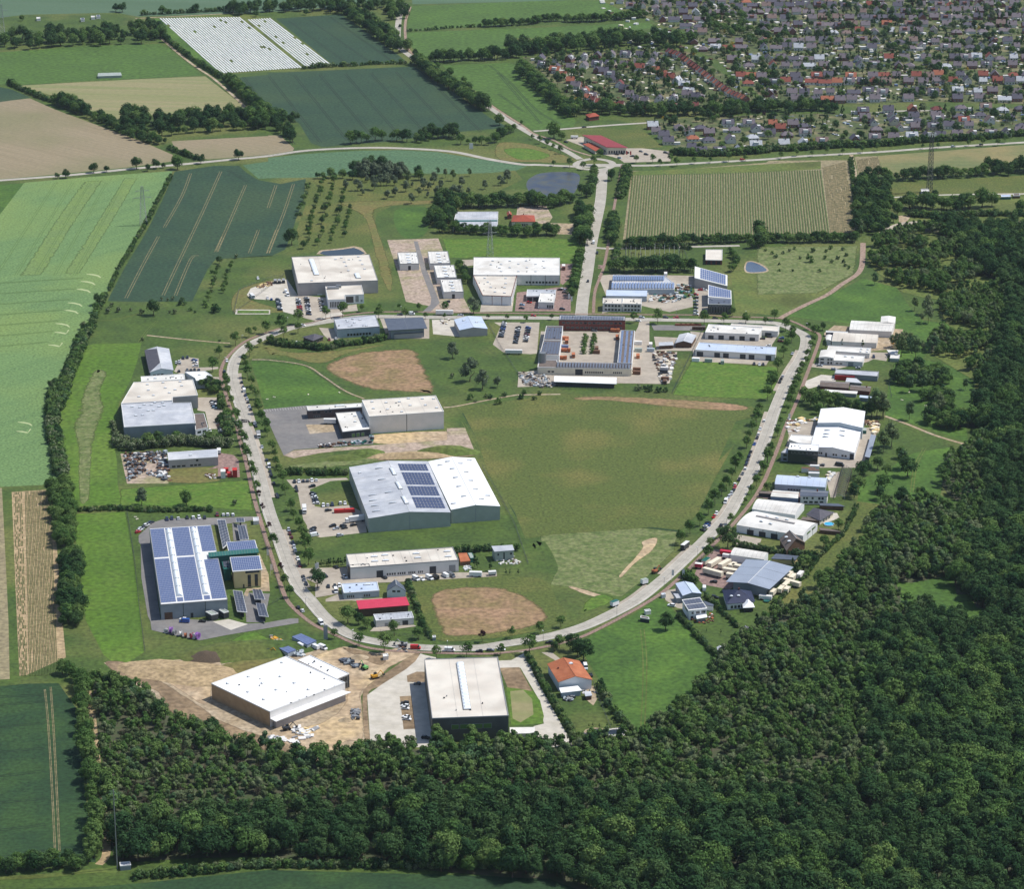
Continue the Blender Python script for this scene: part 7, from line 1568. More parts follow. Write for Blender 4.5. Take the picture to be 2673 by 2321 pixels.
for poly, den in ((TOWN, 1 / 75), (ESTATE, 1 / 60), (SOUTHROW, 1 / 90)):
    x0, x1, y0, y1 = min(p.x for p in poly), max(p.x for p in poly), min(p.y for p in poly), max(p.y for p in poly)
    for _ in range(int((x1 - x0) * (y1 - y0) * den)):
        q = Vector((HR.uniform(x0, x1), HR.uniform(y0, y1), 0))
        if not inside(q, poly) or inside(q, FREE): continue
        r_ = HR.random(); big = noise.noise(q * .012) > .12
        k = ('round', HR.choice([0, 2])) if r_ < (.34 if big else .12) else ('conifer', 0) if r_ < .42 else ('birch', 0) if r_ < .45 else ('blossom', 0) if r_ < .49 else ('purple', 0) if r_ < .51 else ('yellow', 0) if r_ < .518 else ('bush', HR.randrange(3))
        if near_house(q, 6.6 if k[0] == 'bush' else 8.5) or near_road(q, 2.5): continue
        gt[k].append((q, {'round': HR.uniform(.5, 1.15), 'conifer': HR.uniform(.8, 2), 'bush': HR.uniform(.6, 1.5)}.get(k[0], HR.uniform(.7, 1.3))))
for w_ in WOODY:
    x0, x1, y0, y1 = min(p.x for p in w_), max(p.x for p in w_), min(p.y for p in w_), max(p.y for p in w_)
    for _ in range(34):
        q = Vector((HR.uniform(x0, x1), HR.uniform(y0, y1), 0))
        if inside(q, w_): gt[('round', 0)].append((q, HR.uniform(.7, 1.2)))
scatter('garden_greenery', [(PARTS[k][i][2], v) for (k, i), v in gt.items()])
flat('town_ground', TOWN, 'town_green', Z1); flat('town_ground', ESTATE, 'town_green', Z1); flat('town_ground', SOUTHROW, 'town_green', Z1)

# ================================================================ VEHICLES
def car_parts(L_, W_, H_, kind):
    b = MB(); w = W_ / 2
    if kind == 'van':
        prof = [(-L_ / 2, .35), (-L_ / 2, H_ - .05), (L_ / 2 - 1.5, H_), (L_ / 2 - .75, 1.25), (L_ / 2 - .05, 1.0), (L_ / 2, .35)]
        cab = [(L_ / 2 - 1.62, H_ - .12), (L_ / 2 - 1.3, H_ - .12), (L_ / 2 - .72, 1.28), (L_ / 2 - 1.9, 1.28)]
    else:
        bh = .92 if kind != 'suv' else 1.05
        prof = [(-L_ / 2, .32), (-L_ / 2 + .05, bh - .05), (-L_ / 2 + .3, bh), (L_ / 2 - .95, bh), (L_ / 2 - .1, bh - .22), (L_ / 2, .32)]
        rear = -L_ / 2 + (.12 if kind in ('estate', 'suv') else .25)
        cab = [(rear, bh), (rear + (.3 if kind != 'sedan' else .9), H_), (L_ / 2 - 2.1, H_), (L_ / 2 - 1.15, bh)]
    def ext(p, hw, mbx, hw2=None, top=None):
        n = len(p); o = len(mbx.v)
        for s_ in (-1, 1):
            for (x, z) in p:
                q = hw if hw2 is None or z < top else hw2
                mbx.v.append(Vector((x, s_ * q, z)))
        for i in range(n):
            j = (i + 1) % n; mbx.f.append((o + i, o + n + i, o + n + j, o + j)); mbx.m.append(0)
        mbx.f.append(tuple(o + i for i in range(n))); mbx.m.append(0); mbx.f.append(tuple(o + n + i for i in range(n))[::-1]); mbx.m.append(0)
    ext(prof, w, b, w * .93, prof[2][1] - .08 if kind == 'van' else 9)
    g = MB(); ext(cab, w * .92 if kind != 'van' else w + .02, g, w * .78 if kind != 'van' else w * .95, H_ - .2)
    parts = [('body', b.mesh('body', 'paint'), 1), ('windows', g.mesh('windows', 'glass'), 0)]
    if kind != 'van':
        r = MB(); r.box(cab[1][0] + .05, cab[2][0] - .05, -w * .77, w * .77, H_ - .03, H_ + .04); parts.append(('roof', r.mesh('roof', 'paint'), 1))
    return parts
wb = MB()
o = 0
for i in range(10):
    a, b2 = i * .6283, (i + 1) * .6283
    wb.face([(math.cos(a) * .32, -.1, math.sin(a) * .32), (math.cos(b2) * .32, -.1, math.sin(b2) * .32), (math.cos(b2) * .32, .1, math.sin(b2) * .32), (math.cos(a) * .32, .1, math.sin(a) * .32)])
wb.face([(math.cos(i * .6283) * .32, -.1, math.sin(i * .6283) * .32) for i in range(10)]); wb.face([(math.cos(i * .6283) * .32, .1, math.sin(i * .6283) * .32) for i in range(10)][::-1])
WHEEL = wb.mesh('wheel', 'tyre')
CT = {'hatch': (4.2, 1.8, 1.5), 'estate': (4.6, 1.82, 1.5), 'sedan': (4.6, 1.82, 1.46), 'suv': (4.6, 1.9, 1.7), 'van': (5.8, 2.05, 2.45)}
CARC = {'w': ('white', c3(236, 238, 240)), 's': ('silver', c3(186, 192, 200)), 'g': ('grey', c3(104, 108, 114)), 'k': ('black', c3(34, 36, 40)), 'b': ('blue', c3(46, 84, 156)), 'd': ('dark blue', c3(34, 44, 74)), 'r': ('red', c3(190, 34, 36)), 'n': ('maroon', c3(110, 34, 40)), 'o': ('orange', c3(214, 98, 36)), 'c': ('pale blue', c3(140, 176, 204)), 'y': ('yellow', c3(220, 176, 40))}
CPR = {}
CR = random.Random(4)
def car(kind, p, rz, c, label, cat=None, group='parked cars'):
    cat = cat or ('van' if kind == 'van' else 'car'); z_ = .17 if near_road(p, 0) else .05
    loc = (p.x, p.y, z_)
    if kind not in CPR:
        T = thing('parked_car' if kind != 'van' else 'parked_van', label, cat, loc, rz, group)
        for nm, me, t in car_parts(*CT[kind], kind):
            ob = obj(nm, me, T)
            if t: ob['tint'] = 1
        L_, W_, _ = CT[kind]
        for sx in (-1, 1):
            for sy in (-1, 1): obj('wheel', WHEEL, T, (sx * L_ * .31, sy * (W_ / 2 - .08), .32))
        CPR[kind] = T; new = T
        for ch in T.children: ch.color = CARC[c][1]
    else: new = copy_thing(CPR[kind], loc, rz, label, color=CARC[c][1], cat=cat, group=group)
    return new
CAR_N = {}
def cars(place, sh, dirpx, s, group):
    """s: x,y,colour[kind]; dirpx: heading as a direction in image crop pixels"""
    for t in s.split():
        x, y, c = t.split(','); x = float(x); y = float(y)
        k = {'v': 'van', 'e': 'estate', 'u': 'suv', 't': 'sedan'}.get(c[1:] or '', None) or CR.choice(['hatch', 'estate', 'hatch', 'suv', 'sedan'])
        p = at(sh, x, y, .8); q = at(sh, x + dirpx[0], y + dirpx[1], .8) - p
        n = CAR_N[place] = CAR_N.get(place, 0) + 1
        car(k, p, math.atan2(q.y, q.x) + CR.uniform(-.05, .05) + (math.pi if CR.random() < .4 else 0), c[0], '%s %s, %s %s' % (CARC[c[0]][0], 'van' if k == 'van' else 'car', ordn(n), place), None, group)
def lot(place, sh, a, b, cs, dirpx, group):
    n = len(cs)
    for i, c in enumerate(cs):
        t = i / (n - 1) if n > 1 else 0
        cars(place, sh, dirpx, '%.1f,%.1f,%s' % (a[0] + (b[0] - a[0]) * t, a[1] + (b[1] - a[1]) * t, c), group)
KW, KE, KP = 'cars parked along the west road', 'cars parked along the east road', 'cars in the company car parks'
cars('along the west road kerb from the bend', 'E', (14, 60), "1157,1005,w 1137,1088,d 1270,1172,k 1282,1210,g 1290,1237,wv 1300,1272,d 1312,1300,s 1320,1325,k 1330,1358,s 1340,1380,k 1372,1488,s 1380,1508,k", KW)
cars('along the west road kerb beside the box warehouse', 'I', (18, 60), "1230,30,d 1278,195,s 1315,296,d 1334,345,wv 1342,383,k 1350,410,k 1370,475,ku 1393,560,ke 1400,578,k", KW)
cars('along the west road kerb beside the solar hall', 'I', (22, 60), "1485,832,s 1493,862,n 1507,890,n 1518,935,d 1527,965,s 1535,990,w 1556,1055,w 1565,1083,k 1570,1107,n 1597,1192,k 1605,1218,g 1620,1250,k", KW)
cars('at the south west bend', 'L', (30, 40), "1557,250,k 1590,275,w 1733,372,wv", KW)
cars('along the south bend of the road', 'M', (60, 2), "692,565,rv 955,582,wv 1183,588,k 1268,581,g 1352,575,w 1722,521,k", 'cars along the south bend')
cars('along the east road kerb from the north', 'H', (-30, 70), "497,655,s 423,830,s 412,850,k 400,875,k 280,1173,w 250,1237,w 237,1275,w 225,1305,k 205,1352,b 178,1410,k 165,1440,k 150,1480,k 140,1510,k", KE)
cars('along the east road kerb from the dark office down', 'K', (-35, 62), "755,120,d 741,153,k 733,178,d 725,215,w 703,255,g 677,300,k 645,335,w 644,358,r 636,380,k 617,406,s 597,430,s 573,470,wv 502,560,w 482,585,r 538,652,k", KE)
cars('in the slanting bay beside the east road', 'K', (50, 20), "437,632,d 430,648,b 418,661,w 398,686,k", KE)
cars('driving on or near the main junction road', 'G', (-10, 60), "735,215,wv 763,293,k 692,512,k", 'cars on the junction road')
cars('on the northern road of the estate', 'G', (60, 3), "272,776,r 1105,790,s 1080,816,w 1290,791,k 1370,791,r 1672,796,k", 'cars on the northern road')
cars('on the northern road by the pale blue hall', 'F', (60, 3), "265,850,w 1015,768,d 1100,763,wv 1480,772,s 1380,668,k", 'cars on the northern road')
cars('in the yard beside the brick office or red yard', 'G', (60, 4), "742,893,g 240,674,r 185,692,c 182,718,k 495,725,k 515,597,k 475,575,k 500,573,w 1557,577,r 1587,577,w", KP)
lot('in the column beside the solar showrooms', 'G', (1523, 612), (1523, 765), 'rkskgsw', (60, 6), KP)
lot('in the west column of the walled car park', 'F', (1817, 833), (1792, 937), 'wsdbksgk', (60, 4), KP)
lot('in the middle column of the walled car park', 'F', (1925, 868), (1903, 985), 'kwkkdkgk', (60, 4), KP)
lot('in the east column of the walled car park', 'F', (2002, 870), (1980, 972), 'bdknwwk', (60, 4), KP)
lot('in the first column of the big hall car park', 'F', (75, 650), (90, 730), 'gksdkwd', (60, 4), KP)
lot('in the second column of the big hall car park', 'F', (230, 650), (245, 735), 'wsksrrd', (60, 4), KP)
lot('in the third column of the big hall car park', 'F', (294, 640), (313, 765), 'skkwdswkd', (60, 4), KP)
lot('in the fourth column of the big hall car park', 'F', (402, 650), (420, 735), 'wkskws', (60, 4), KP)
cars('standing at the big hall loading side', 'F', (20, 60), "150,617,wv 135,590,wv -79,488,w -4,642,w 25,650,b 470,960,n 520,953,w", KP)
cars('on the curved drive of the solar hall', 'I', (10, 50), "548,752,d 585,745,d 635,745,w 703,740,k 750,738,w 795,738,w 838,740,k 935,718,n 982,716,w 1015,716,w 1055,716,w", KP)
cars('in the slanting row at the solar hall corner', 'I', (60, -20), "425,776,d 408,786,g 390,797,w 370,812,k 350,822,s 340,833,w 325,848,r", KP)
cars('beside the solar hall south end', 'L', (60, 4), "672,341,w 683,360,bv 820,358,k", KP)
lot('in the top row of the solar warehouse car park', 'I', (1530, 462), (1697, 450), 'kwdgww', (8, 40), KP)
cars('loose in the solar warehouse car park', 'I', (60, -12), "1665,498,k 1790,682,k 1823,803,k 1905,803,k 1850,822,s 1915,818,k 1985,795,k 1880,875,s 1672,822,k 1670,840,g 1685,875,wv", KP)
cars('upright in the solar warehouse car park', 'I', (8, 50), "1542,505,k 1548,530,k 1752,645,w 1785,641,w 1820,639,d 1883,627,w 1918,627,w", KP)
lot('in the striped row of the solar warehouse car park', 'I', (1672, 555), (1697, 628), 'kswkdw', (60, 6), KP)
cars('in front of the long workshop', 'J', (40, 22), "895,1495,k 590,1490,w 1083,1515,k 1137,1506,wv 1183,1507,w 1242,1500,wv 1287,1495,kv 1362,1482,wv 1412,1482,gv 520,1416,k 438,1486,k", KP)
cars('in the yard near the pale blue flat building', 'I', (10, 50), "1767,1190,k 1790,1268,k 1840,1266,k 1875,1262,w 1848,1305,wv", KP)
cars('beside the black and white gabled building', 'E', (60, 2), "780,1012,w 782,1027,s 906,1000,b 912,1018,w 915,1045,w", KP)
cars('in the row south of the black and white building', 'E', (10, 50), "820,985,k 852,980,k 788,1085,k 852,1078,g 880,1077,k 908,1076,k 940,1076,d", KP)
lot('in the yard beside the large white hall', 'E', (1045, 1320), (1062, 1366), 'kwdc', (60, 4), KP)
lot('in the long row beside the slate hall', 'I', (948, 0), (975, 100), 'ksnkdskk', (60, 4), KP)
cars('near the annex of the slate hall', 'I', (10, 50), "878,68,w", KP)
cars('on the concrete yard of the tall dark hall', 'M', (60, 5), "610,988,k 612,1008,w 615,1027,w 620,1092,w 627,1110,w 705,838,g 770,1255,k", KP)
cars('at the building site cabins', 'L', (50, 22), "1573,548,wv 1687,560,wv 1748,563,wv", 'vans on the building site')
cars('in the eastern yards counted from the south', 'K', (60, 8), "480,1085,k 490,1205,k 155,1268,w 1312,187,g 1452,188,kv 1440,178,k", KP)
cars('upright in the eastern yards', 'K', (6, 60), "408,1140,wv 1985,0,k", KP) if False else cars('upright in the eastern yards', 'K', (6, 60), "408,1140,wv", KP)
cars('at the north eastern halls', 'H', (60, 4), "707,747,s 1002,766,s 817,777,s 862,848,wv 413,535,b 405,560,n 312,595,w 265,540,k 322,527,k", KP)
cars('standing upright at the north eastern halls', 'H', (6, 60), "1122,680,d 203,735,k 243,738,w 272,740,k", KP)
cars('in the supermarket car park', 'C', (50, 8), "915,1184,k 958,1180,k 937,1212,s 1032,1198,k 1140,1185,k 1100,1162,g 1290,1172,k 993,1172,k 523,1090,k", KP)
cars('on the country roads near the roundabout', 'C', (60, -4), "663,975,k 1880,1225,r", 'cars on the country roads')
cars('on the country road to the east', 'D', (60, -6), "1520,1125,s 1735,1110,k", 'cars on the country roads')
cars('on the upper country road', 'B', (4, 60), "1008,335,w 998,250,k 1008,200,k 1025,110,g", 'cars on the country roads')
cars('in the parking strip of the estate', 'D', (50, 10), "525,952,w 600,1030,w 625,1037,w 330,662,w 455,720,k", 'cars in the estate')
cars('beside the orange tiled house', 'M', (20, 50), "2000,712,wv 1975,690,d 2040,770,k", KP)
# box trucks, trailers, wagons, caravans
def trailer(label, p, rz, L_, W_, H_, bm_, rm, cat='trailer', name='trailer', cab=None, z0=1.0, group='trailers and wagons'):
    T = thing(name, label, cat, (p.x, p.y, .05), rz, group)
    b = MB(); b.box(-L_ / 2, L_ / 2, -W_ / 2, W_ / 2, z0, H_ - .06); b.obj('body', bm_, T)
    b = MB(); b.box(-L_ / 2 - .04, L_ / 2 + .04, -W_ / 2 - .04, W_ / 2 + .04, H_ - .06, H_ + .04); b.obj('roof', rm, T)
    if z0 > .4:
        b = MB(); b.box(-L_ / 2 + .3, L_ / 2 - .3, -.4, .4, z0 - .35, z0); b.obj('chassis', 'trim_dark', T)
        for sx in (-L_ * .36, -L_ * .26, L_ * .3):
            for sy in (-1, 1):
                w_ = obj('wheel', WHEEL, T, (sx, sy * (W_ / 2 - .15), .5)); w_.scale = (1.5, 1.5, 1.5)
    if cab:
        b = MB(); b.box(L_ / 2 + .3, L_ / 2 + 2.3, -W_ / 2, W_ / 2, .6, 2.9); b.obj('cab', cab, T)
        b = MB(); b.box(L_ / 2 + 2.28, L_ / 2 + 2.34, -W_ / 2 + .15, W_ / 2 - .15, 1.6, 2.6); b.obj('windscreen', 'glass', T)
    return T
def tr(label, sh, x, y, dirpx, L_, W_=2.5, H_=3.4, bm_='wall_white', rm='trim_white', **k):
    p = at(sh, x, y, H_ * .6); q = at(sh, x + dirpx[0], y + dirpx[1], H_ * .6) - p
    return trailer(label, p, math.atan2(q.y, q.x), L_, W_, H_, bm_, rm, **k)
tr('long grey semi trailer parked on the northern road', 'F', 1357, 752, (60, 1), 13.4, H_=3.9, bm_='wall_light')
tr('white box trailer at the foot of the walled car park', 'F', 1890, 1055, (60, 1), 12.5, bm_='wall_light')
tr('white caravan beside the shop at the roundabout', 'C', 588, 1053, (60, 1), 7, H_=2.8, cat='caravan', name='caravan')
tr('white box truck in the solar warehouse car park', 'I', 1605, 668, (6, 60), 7, H_=3.6, cab='wall_white', cat='truck', name='box_truck')
tr('white semi truck backed up to the solar warehouse', 'I', 2015, 745, (-60, 8), 11, H_=3.8, cab='wall_white', cat='truck', name='box_truck')
tr('white box truck docked at the brick wing', 'J', 475, 292, (60, 2), 8.5, H_=3.8, cat='truck', name='box_truck')
tr('dark truck parked on the west road kerb', 'I', 1252, 95, (10, 60), 6.5, H_=3.2, bm_='trim_grey', rm='trim_grey', cab='wall_white', cat='truck', name='box_truck')
tr('white small truck on the big hall yard', 'E', 1347, 502, (30, 30), 6, H_=3, cab='wall_white', cat='truck', name='box_truck')
tr('white truck beside the L shaped hall', 'G', 505, 400, (6, 60), 6, H_=3.2, cab='wall_brick', cat='truck', name='box_truck')
tr('white truck behind the sawtooth solar hall', 'G', 1290, 460, (6, 60), 6, H_=3.2, cat='truck', name='box_truck')
tr('white motorhome in front of the pale green villa', 'J', 1597, 1468, (60, 2), 7.4, H_=3.0, cat='motorhome', name='motorhome', z0=.6)
tr('small grey trailer beside the white motorhome', 'J', 1725, 1462, (60, -4), 4.5, H_=2.6, bm_='wall_light')
tr('green ended box wagon standing on the east road kerb', 'K', 260, 808, (50, -38), 8, H_=3.8, bm_='wall_anthracite')
tr('white wagon with a green roof on the south east kerb', 'S', 897, 368, (50, -18), 5, H_=3.4, rm='green_steel')
tr('white wagon with a grey green roof further up the kerb', 'S', 1126, 200, (40, -10), 4, H_=3.4, rm='wall_greengrey')
tr('long cream showman wagon in the wagon yard', 'K', 475, 1015, (60, 16), 13, 2.8, 3.8, 'wall_cream', 'wall_cream')
for i, (x, y, l, lb) in enumerate(((485, 940, 12, 'wide cream wagon near the gate'), (565, 950, 11, 'cream wagon with rooflights'), (625, 965, 6, 'short cream wagon beside the arched hall'), (665, 975, 7, 'second short cream wagon beside the canopy'), (610, 1005, 9, 'cream wagon partly under the canopy'), (605, 1040, 4, 'small brown trimmed wagon'))):
    tr(lb + ' in the wagon yard', 'K', x, y, (40, -24) if i < 3 else (60, 10), l, 2.9, 3.5, 'wall_cream', 'wall_cream')
tr('green roofed wagon at the wagon yard gate', 'K', 420, 930, (40, -30), 7, 2.8, 3.4, 'wall_cream', 'green_steel')
tr('pink fairground trailer at the wagon yard fence', 'K', 365, 962, (50, 6), 4.4, 2.6, 3.2, 'crimson_roof', 'wall_light')
tr('white and red stall trailer beside the arched hall', 'K', 580, 865, (60, 8), 8, 2.6, 3.2, 'wall_red', 'crimson_roof')
tr('small white wagon beside the red stall trailer', 'K', 578, 890, (60, 8), 4.5, 2.4, 2.8, 'wall_white', 'trim_white')
for i, (x, y, l) in enumerate(((1060, 1040, 8), (1090, 1055, 7), (1080, 1095, 12), (1035, 1115, 8), (1000, 1145, 7), (1045, 1150, 5), (935, 1170, 6), (1145, 1035, 7))):
    tr('cream wagon behind the big canopy hall, %s from the top' % ordn(i + 1), 'K', x, y, (50, 14) if i == 2 else (34, -34), l, 2.7, 3.4, 'wall_cream' if i < 7 else 'wall_light', 'wall_cream' if i < 7 else 'wall_light')
tr('white caravan on the lawn behind the villa', 'K', 880, 1207, (60, 6), 7.4, H_=2.7, cat='caravan', name='caravan', z0=.6)
for i, (x, y, l) in enumerate(((1210, 225, 9), (1258, 205, 6), (1252, 240, 7), (1252, 262, 7))):
    tr('rusty topped white shipping box above the arched steel hall, %s from the west' % ordn(i + 1), 'K', x, y, (60, 2), l, 2.4, 3.0, 'wall_light', 'rust' if i % 2 == 0 else 'trim_white', cat='container', name='shipping_box', z0=.1)
for i, (x, y, m_, l, H_) in enumerate(((980, 400, 'wall_light', 5, 4.8), (1030, 405, 'wall_red', 4, 2.6), (1070, 390, 'wall_red', 5, 5.0), (1003, 375, 'wall_red', 3, 3))):
    tr('%s container beside the scrap yard building, %s from the west' % ('white' if i == 0 else 'bright red', ordn(i + 1)), 'I', x, y, (4, 60), l, 3.0, H_, m_, m_, cat='container', name='shipping_box', z0=.1)
tr('white van trailer beside the long grey building', 'I', 948, 228, (4, 60), 5.5, H_=3, cat='trailer')
for i, (x, y) in enumerate(((1875, 688), (1952, 684))): tr('red skip container in the solar warehouse car park, %s one' % ('western' if i == 0 else 'eastern'), 'I', x, y, (60, -3), 6.6, 2.4, 2.2, 'wall_red', 'wall_red', cat='container', name='skip', z0=.1)
for i, (x, y) in enumerate(((55, 512), (85, 512), (118, 508))): tr('dark press container at the big hall, %s from the west' % ordn(i + 1), 'F', x, y, (6, 60), 6, 2.4, 2.6, 'trim_dark', 'trim_grey', cat='container', name='press_container', z0=.2)
for i, (x, y, c) in enumerate(((528, 970, 'tile_orange'), (513, 1017, 'solar'), (510, 1042, 'tile_orange'), (580, 1078, 'tile_orange'), (482, 1100, 'tile_orange'), (890, 890, 'tile_orange'), (918, 940, 'tile_orange'), (1080, 985, 'wall_light'), (1080, 1040, 'wall_greengrey'), (1077, 1088, 'tile_orange'), (1068, 1190, 'rust'), (1067, 1215, 'rust'), (1175, 1000, 'wall_light'), (1175, 1040, 'wall_bluegrey'), (515, 950, 'tile_orange'), (760, 1030, 'rust'), (755, 1055, 'rust'), (1620, 1120, 'wall_greengrey'), (1727, 1130, 'wall_greengrey'), (1522, 1115, 'wall_white'), (1280, 1185, 'wall_light'), (1335, 1190, 'wall_light'), (1275, 1205, 'trim_dark'), (1285, 1262, 'rust'), (1285, 1285, 'timber'))):
    cn = {'tile_orange': 'orange', 'solar': 'blue', 'wall_light': 'white', 'wall_greengrey': 'grey green', 'rust': 'rusty red', 'wall_bluegrey': 'pale blue', 'wall_white': 'white', 'trim_dark': 'dark', 'timber': 'brown'}[c]
    cab = c == 'tile_orange' and i < 7
    tr('%s %s in the depot yards, %s counted from the north west' % (cn, 'municipal truck' if cab else 'container', ordn(i + 1)), 'G', x, y, (60, 3) if i % 3 else (6, 60), 4.6 if cab else 5.5, 2.4, 2.6, c, c, cat='truck' if cab else 'container', name='depot_truck' if cab else 'depot_container', cab='tile_orange' if cab else None, z0=.6 if cab else .1)
for i in range(5): tr('orange skip in the row along the northern depot strip, %s from the west' % ordn(i + 1), 'G', 1390 + i * 37, 846, (60, 2), 5, 2.2, 1.4, 'tile_orange', 'rust', cat='skip', name='skip', z0=.1)
tr('brown container at the end of the orange skips', 'G', 1545, 872, (60, 1), 10, 2.4, 2.6, 'timber', 'brown_roof', cat='container', name='shipping_box', z0=.1)
tr('green skip in the timber yard', 'H', 1052, 1250, (4, 60), 6, 2.4, 2.4, 'green_steel', 'wall_greengrey', cat='container', name='skip', z0=.1)
# building machines
def digger(sh, x, y, rz, c, label, wheels=False):
    T = thing('excavator' if not wheels else 'wheel_loader', label, 'excavator' if not wheels else 'loader', at(sh, x, y) + Vector((0, 0, .05)), rz, 'machines on the building site')
    if wheels:
        for sx in (-1.2, 1.3):
            for sy in (-1, 1): w_ = obj('wheel', WHEEL, T, (sx, sy * 1.0, .8)); w_.scale = (2.4, 2.6, 2.4)
    else:
        for sy in (-1, 1): b = MB(); b.box(-1.9, 1.9, sy * 1.2 - .3, sy * 1.2 + .3, 0, .8); b.obj('track', 'tyre', T)
    b = MB(); b.box(-2.0, 1.2, -1.25, 1.25, 1.0, 2.0); b.box(-2.2, -1.2, -1.2, 1.2, 1.2, 2.3); b.obj('body', c, T)
    b = MB(); b.box(-.2, 1.3, .2, 1.2, 2.0, 3.1); b.obj('cab', 'glass', T)
    b = MB(); b.bar((1.0, -.3, 1.7), (3.4, -.3, 4.0), .28); b.obj('boom', c, T)
    b = MB(); b.bar((3.4, -.3, 4.0), (5.2, -.3, 1.6), .2); b.obj('arm', c, T)
    b = MB(); b.box(4.8, 5.8, -.9, .3, .7, 1.6); b.obj('bucket', 'trim_dark', T)
mat('machine_yellow', col(222, 168, 52), col(206, 152, 44), .8, rough=.5); mat('machine_green', col(120, 190, 110), rough=.5)
digger('M', 380, 800, .6, 'machine_yellow', 'yellow excavator on the building site beside the soil strip')
digger('M', 300, 730, 2.2, 'machine_green', 'green and yellow wheel loader near the dark pipes', True)
digger('L', 1320, 615, .1, 'machine_yellow', 'yellow bulldozer on the bank above the white hall', True)
digger('K', 30, 1020, .9, 'tile_orange', 'orange road machine parked on the east road kerb', True)
digger('L', 1470, 1200, .4, 'trim_dark', 'dark telehandler at the foot of the new hall', True)
digger('M', 600, 555, 3.0, 'trim_grey', 'small grey excavator by the road works', False)
# cable drums behind the solar hall
mat('drum_purple', col(168, 120, 196), col(150, 104, 180), 1, rough=.6)
for i, (x, y, r, m_) in enumerate(((540, 438, 1.3, 'wall_light'), (580, 440, 2.0, 'drum_purple'), (607, 452, 1.6, 'trim_grey'), (655, 462, 1.6, 'wall_light'), (692, 472, 1.5, 'tile_orange'), (740, 480, 1.6, 'crimson_roof'), (755, 482, 1.7, 'wall_light'), (785, 484, 2.0, 'drum_purple'))):
    T = thing('cable_drum', '%s cable drum standing on the asphalt behind the solar hall, %s from the west' % ({'wall_light': 'pale', 'drum_purple': 'big purple', 'trim_grey': 'grey', 'tile_orange': 'orange', 'crimson_roof': 'red'}[m_], ordn(i + 1)), 'cable drum', at('L', x, y, 1) * Vector((1, 1, 0)) if False else Vector((at('L', x, y, 1).x, at('L', x, y, 1).y, .03)), CR.uniform(0, 3), 'cable drums')
    for sy in (-.7, .7):
        b = MB(); o = []
        for k in range(16): a = k * .3927; o.append(Vector((math.cos(a) * r, sy, r + math.sin(a) * r)))
        b.face(o); b.face([q + Vector((0, .12, 0)) for q in o][::-1])
        for k in range(16): b.face([o[k], o[(k + 1) % 16], o[(k + 1) % 16] + Vector((0, .12, 0)), o[k] + Vector((0, .12, 0))])
        b.obj('flange', m_, T)
    b = MB(); b.bar((0, -.7, r), (0, .7, r), r * .7, 0, 12); b.obj('core', m_, T)

# ================================================================ PILES, GOODS, FENCES, MASTS
def clutter(name, sh, poly, n, mats, smin, smax, hmax, seed=1, z=.05):
    P = path(sh + ' ' + poly); rr = random.Random(seed); mb = MB()
    x0, x1, y0, y1 = min(p.x for p in P), max(p.x for p in P), min(p.y for p in P), max(p.y for p in P); k = 0; tries = 0
    while k < n and tries < n * 20:
        tries += 1; q = Vector((rr.uniform(x0, x1), rr.uniform(y0, y1), 0))
        if not inside(q, P): continue
        a, b, h, r = rr.uniform(smin, smax), rr.uniform(smin, smax), rr.uniform(.3, hmax), rr.uniform(0, 3); ca, sa = math.cos(r), math.sin(r)
        pts = [Vector((q.x + ca * u * a - sa * v * b, q.y + sa * u * a + ca * v * b, 0)) for u, v in ((-.5, -.5), (.5, -.5), (.5, .5), (-.5, .5))]
        mb.prism(pts, z, z + h, rr.randrange(len(mats))); k += 1
    o = mb.obj(name, mats); o['kind'] = 'stuff'
clutter('scrap_heap', 'I', "210,250 540,235 540,300 480,300 470,330 370,300 400,380 330,420 240,470 230,330", 260, ['galvanised', 'trim_dark', 'wall_bluegrey', 'trim_grey', 'trim_dark', 'wall_light', 'timber', 'trim_dark', 'rust'], .5, 2.6, 1.7, 1)
clutter('scrap_heap', 'I', "400,390 480,390 490,300 550,310 575,460 480,450 470,425 410,425", 90, ['galvanised', 'trim_dark', 'wall_bluegrey', 'wall_light', 'rust'], .8, 3.4, 1.6, 2)
clutter('stone_stock', 'G', "150,1215 310,1225 400,1250 400,1300 440,1335 330,1335 200,1310 180,1270", 260, ['trim_grey', 'wall_light', 'paving', 'wall_bluegrey', 'timber', 'trim_dark'], .5, 2.2, 1.3, 3)
clutter('building_goods', 'G', "1200,1065 1340,1065 1370,1090 1370,1150 1330,1210 1330,1300 1250,1300 1230,1200 1190,1100", 120, ['rust', 'timber', 'wall_light', 'galvanised', 'trim_dark', 'wall_cream'], .6, 3.0, 1.6, 4)
clutter('stored_goods', 'G', "440,1290 910,1300 910,1318 440,1308", 60, ['timber', 'trim_dark', 'rust', 'wall_light'], 1, 3, 2, 5)
clutter('building_goods', 'G', "1370,540 1490,545 1500,640 1340,680 1130,670 1140,620 1360,620", 90, ['trim_white', 'wall_light', 'rust', 'green_steel', 'timber', 'wall_bluegrey'], .8, 3.4, 1.8, 6)
clutter('pallets', 'E', "1380,440 1480,395 1510,400 1500,430 1400,455", 34, ['timber', 'wall_yellow', 'rust'], 1, 2.6, .8, 7)
clutter('timber_stack', 'H', "1060,1180 1150,1190 1150,1270 1120,1280 1110,1220 1050,1210", 60, ['wall_yellow', 'wall_cream', 'timber', 'rust'], 1, 4, 1.6, 8)
clutter('timber_stack', 'H', "450,1160 690,1150 680,1190 560,1200 540,1260 460,1260", 46, ['wall_light', 'wall_yellow', 'rust', 'trim_white'], 1, 3.6, 1.2, 9)
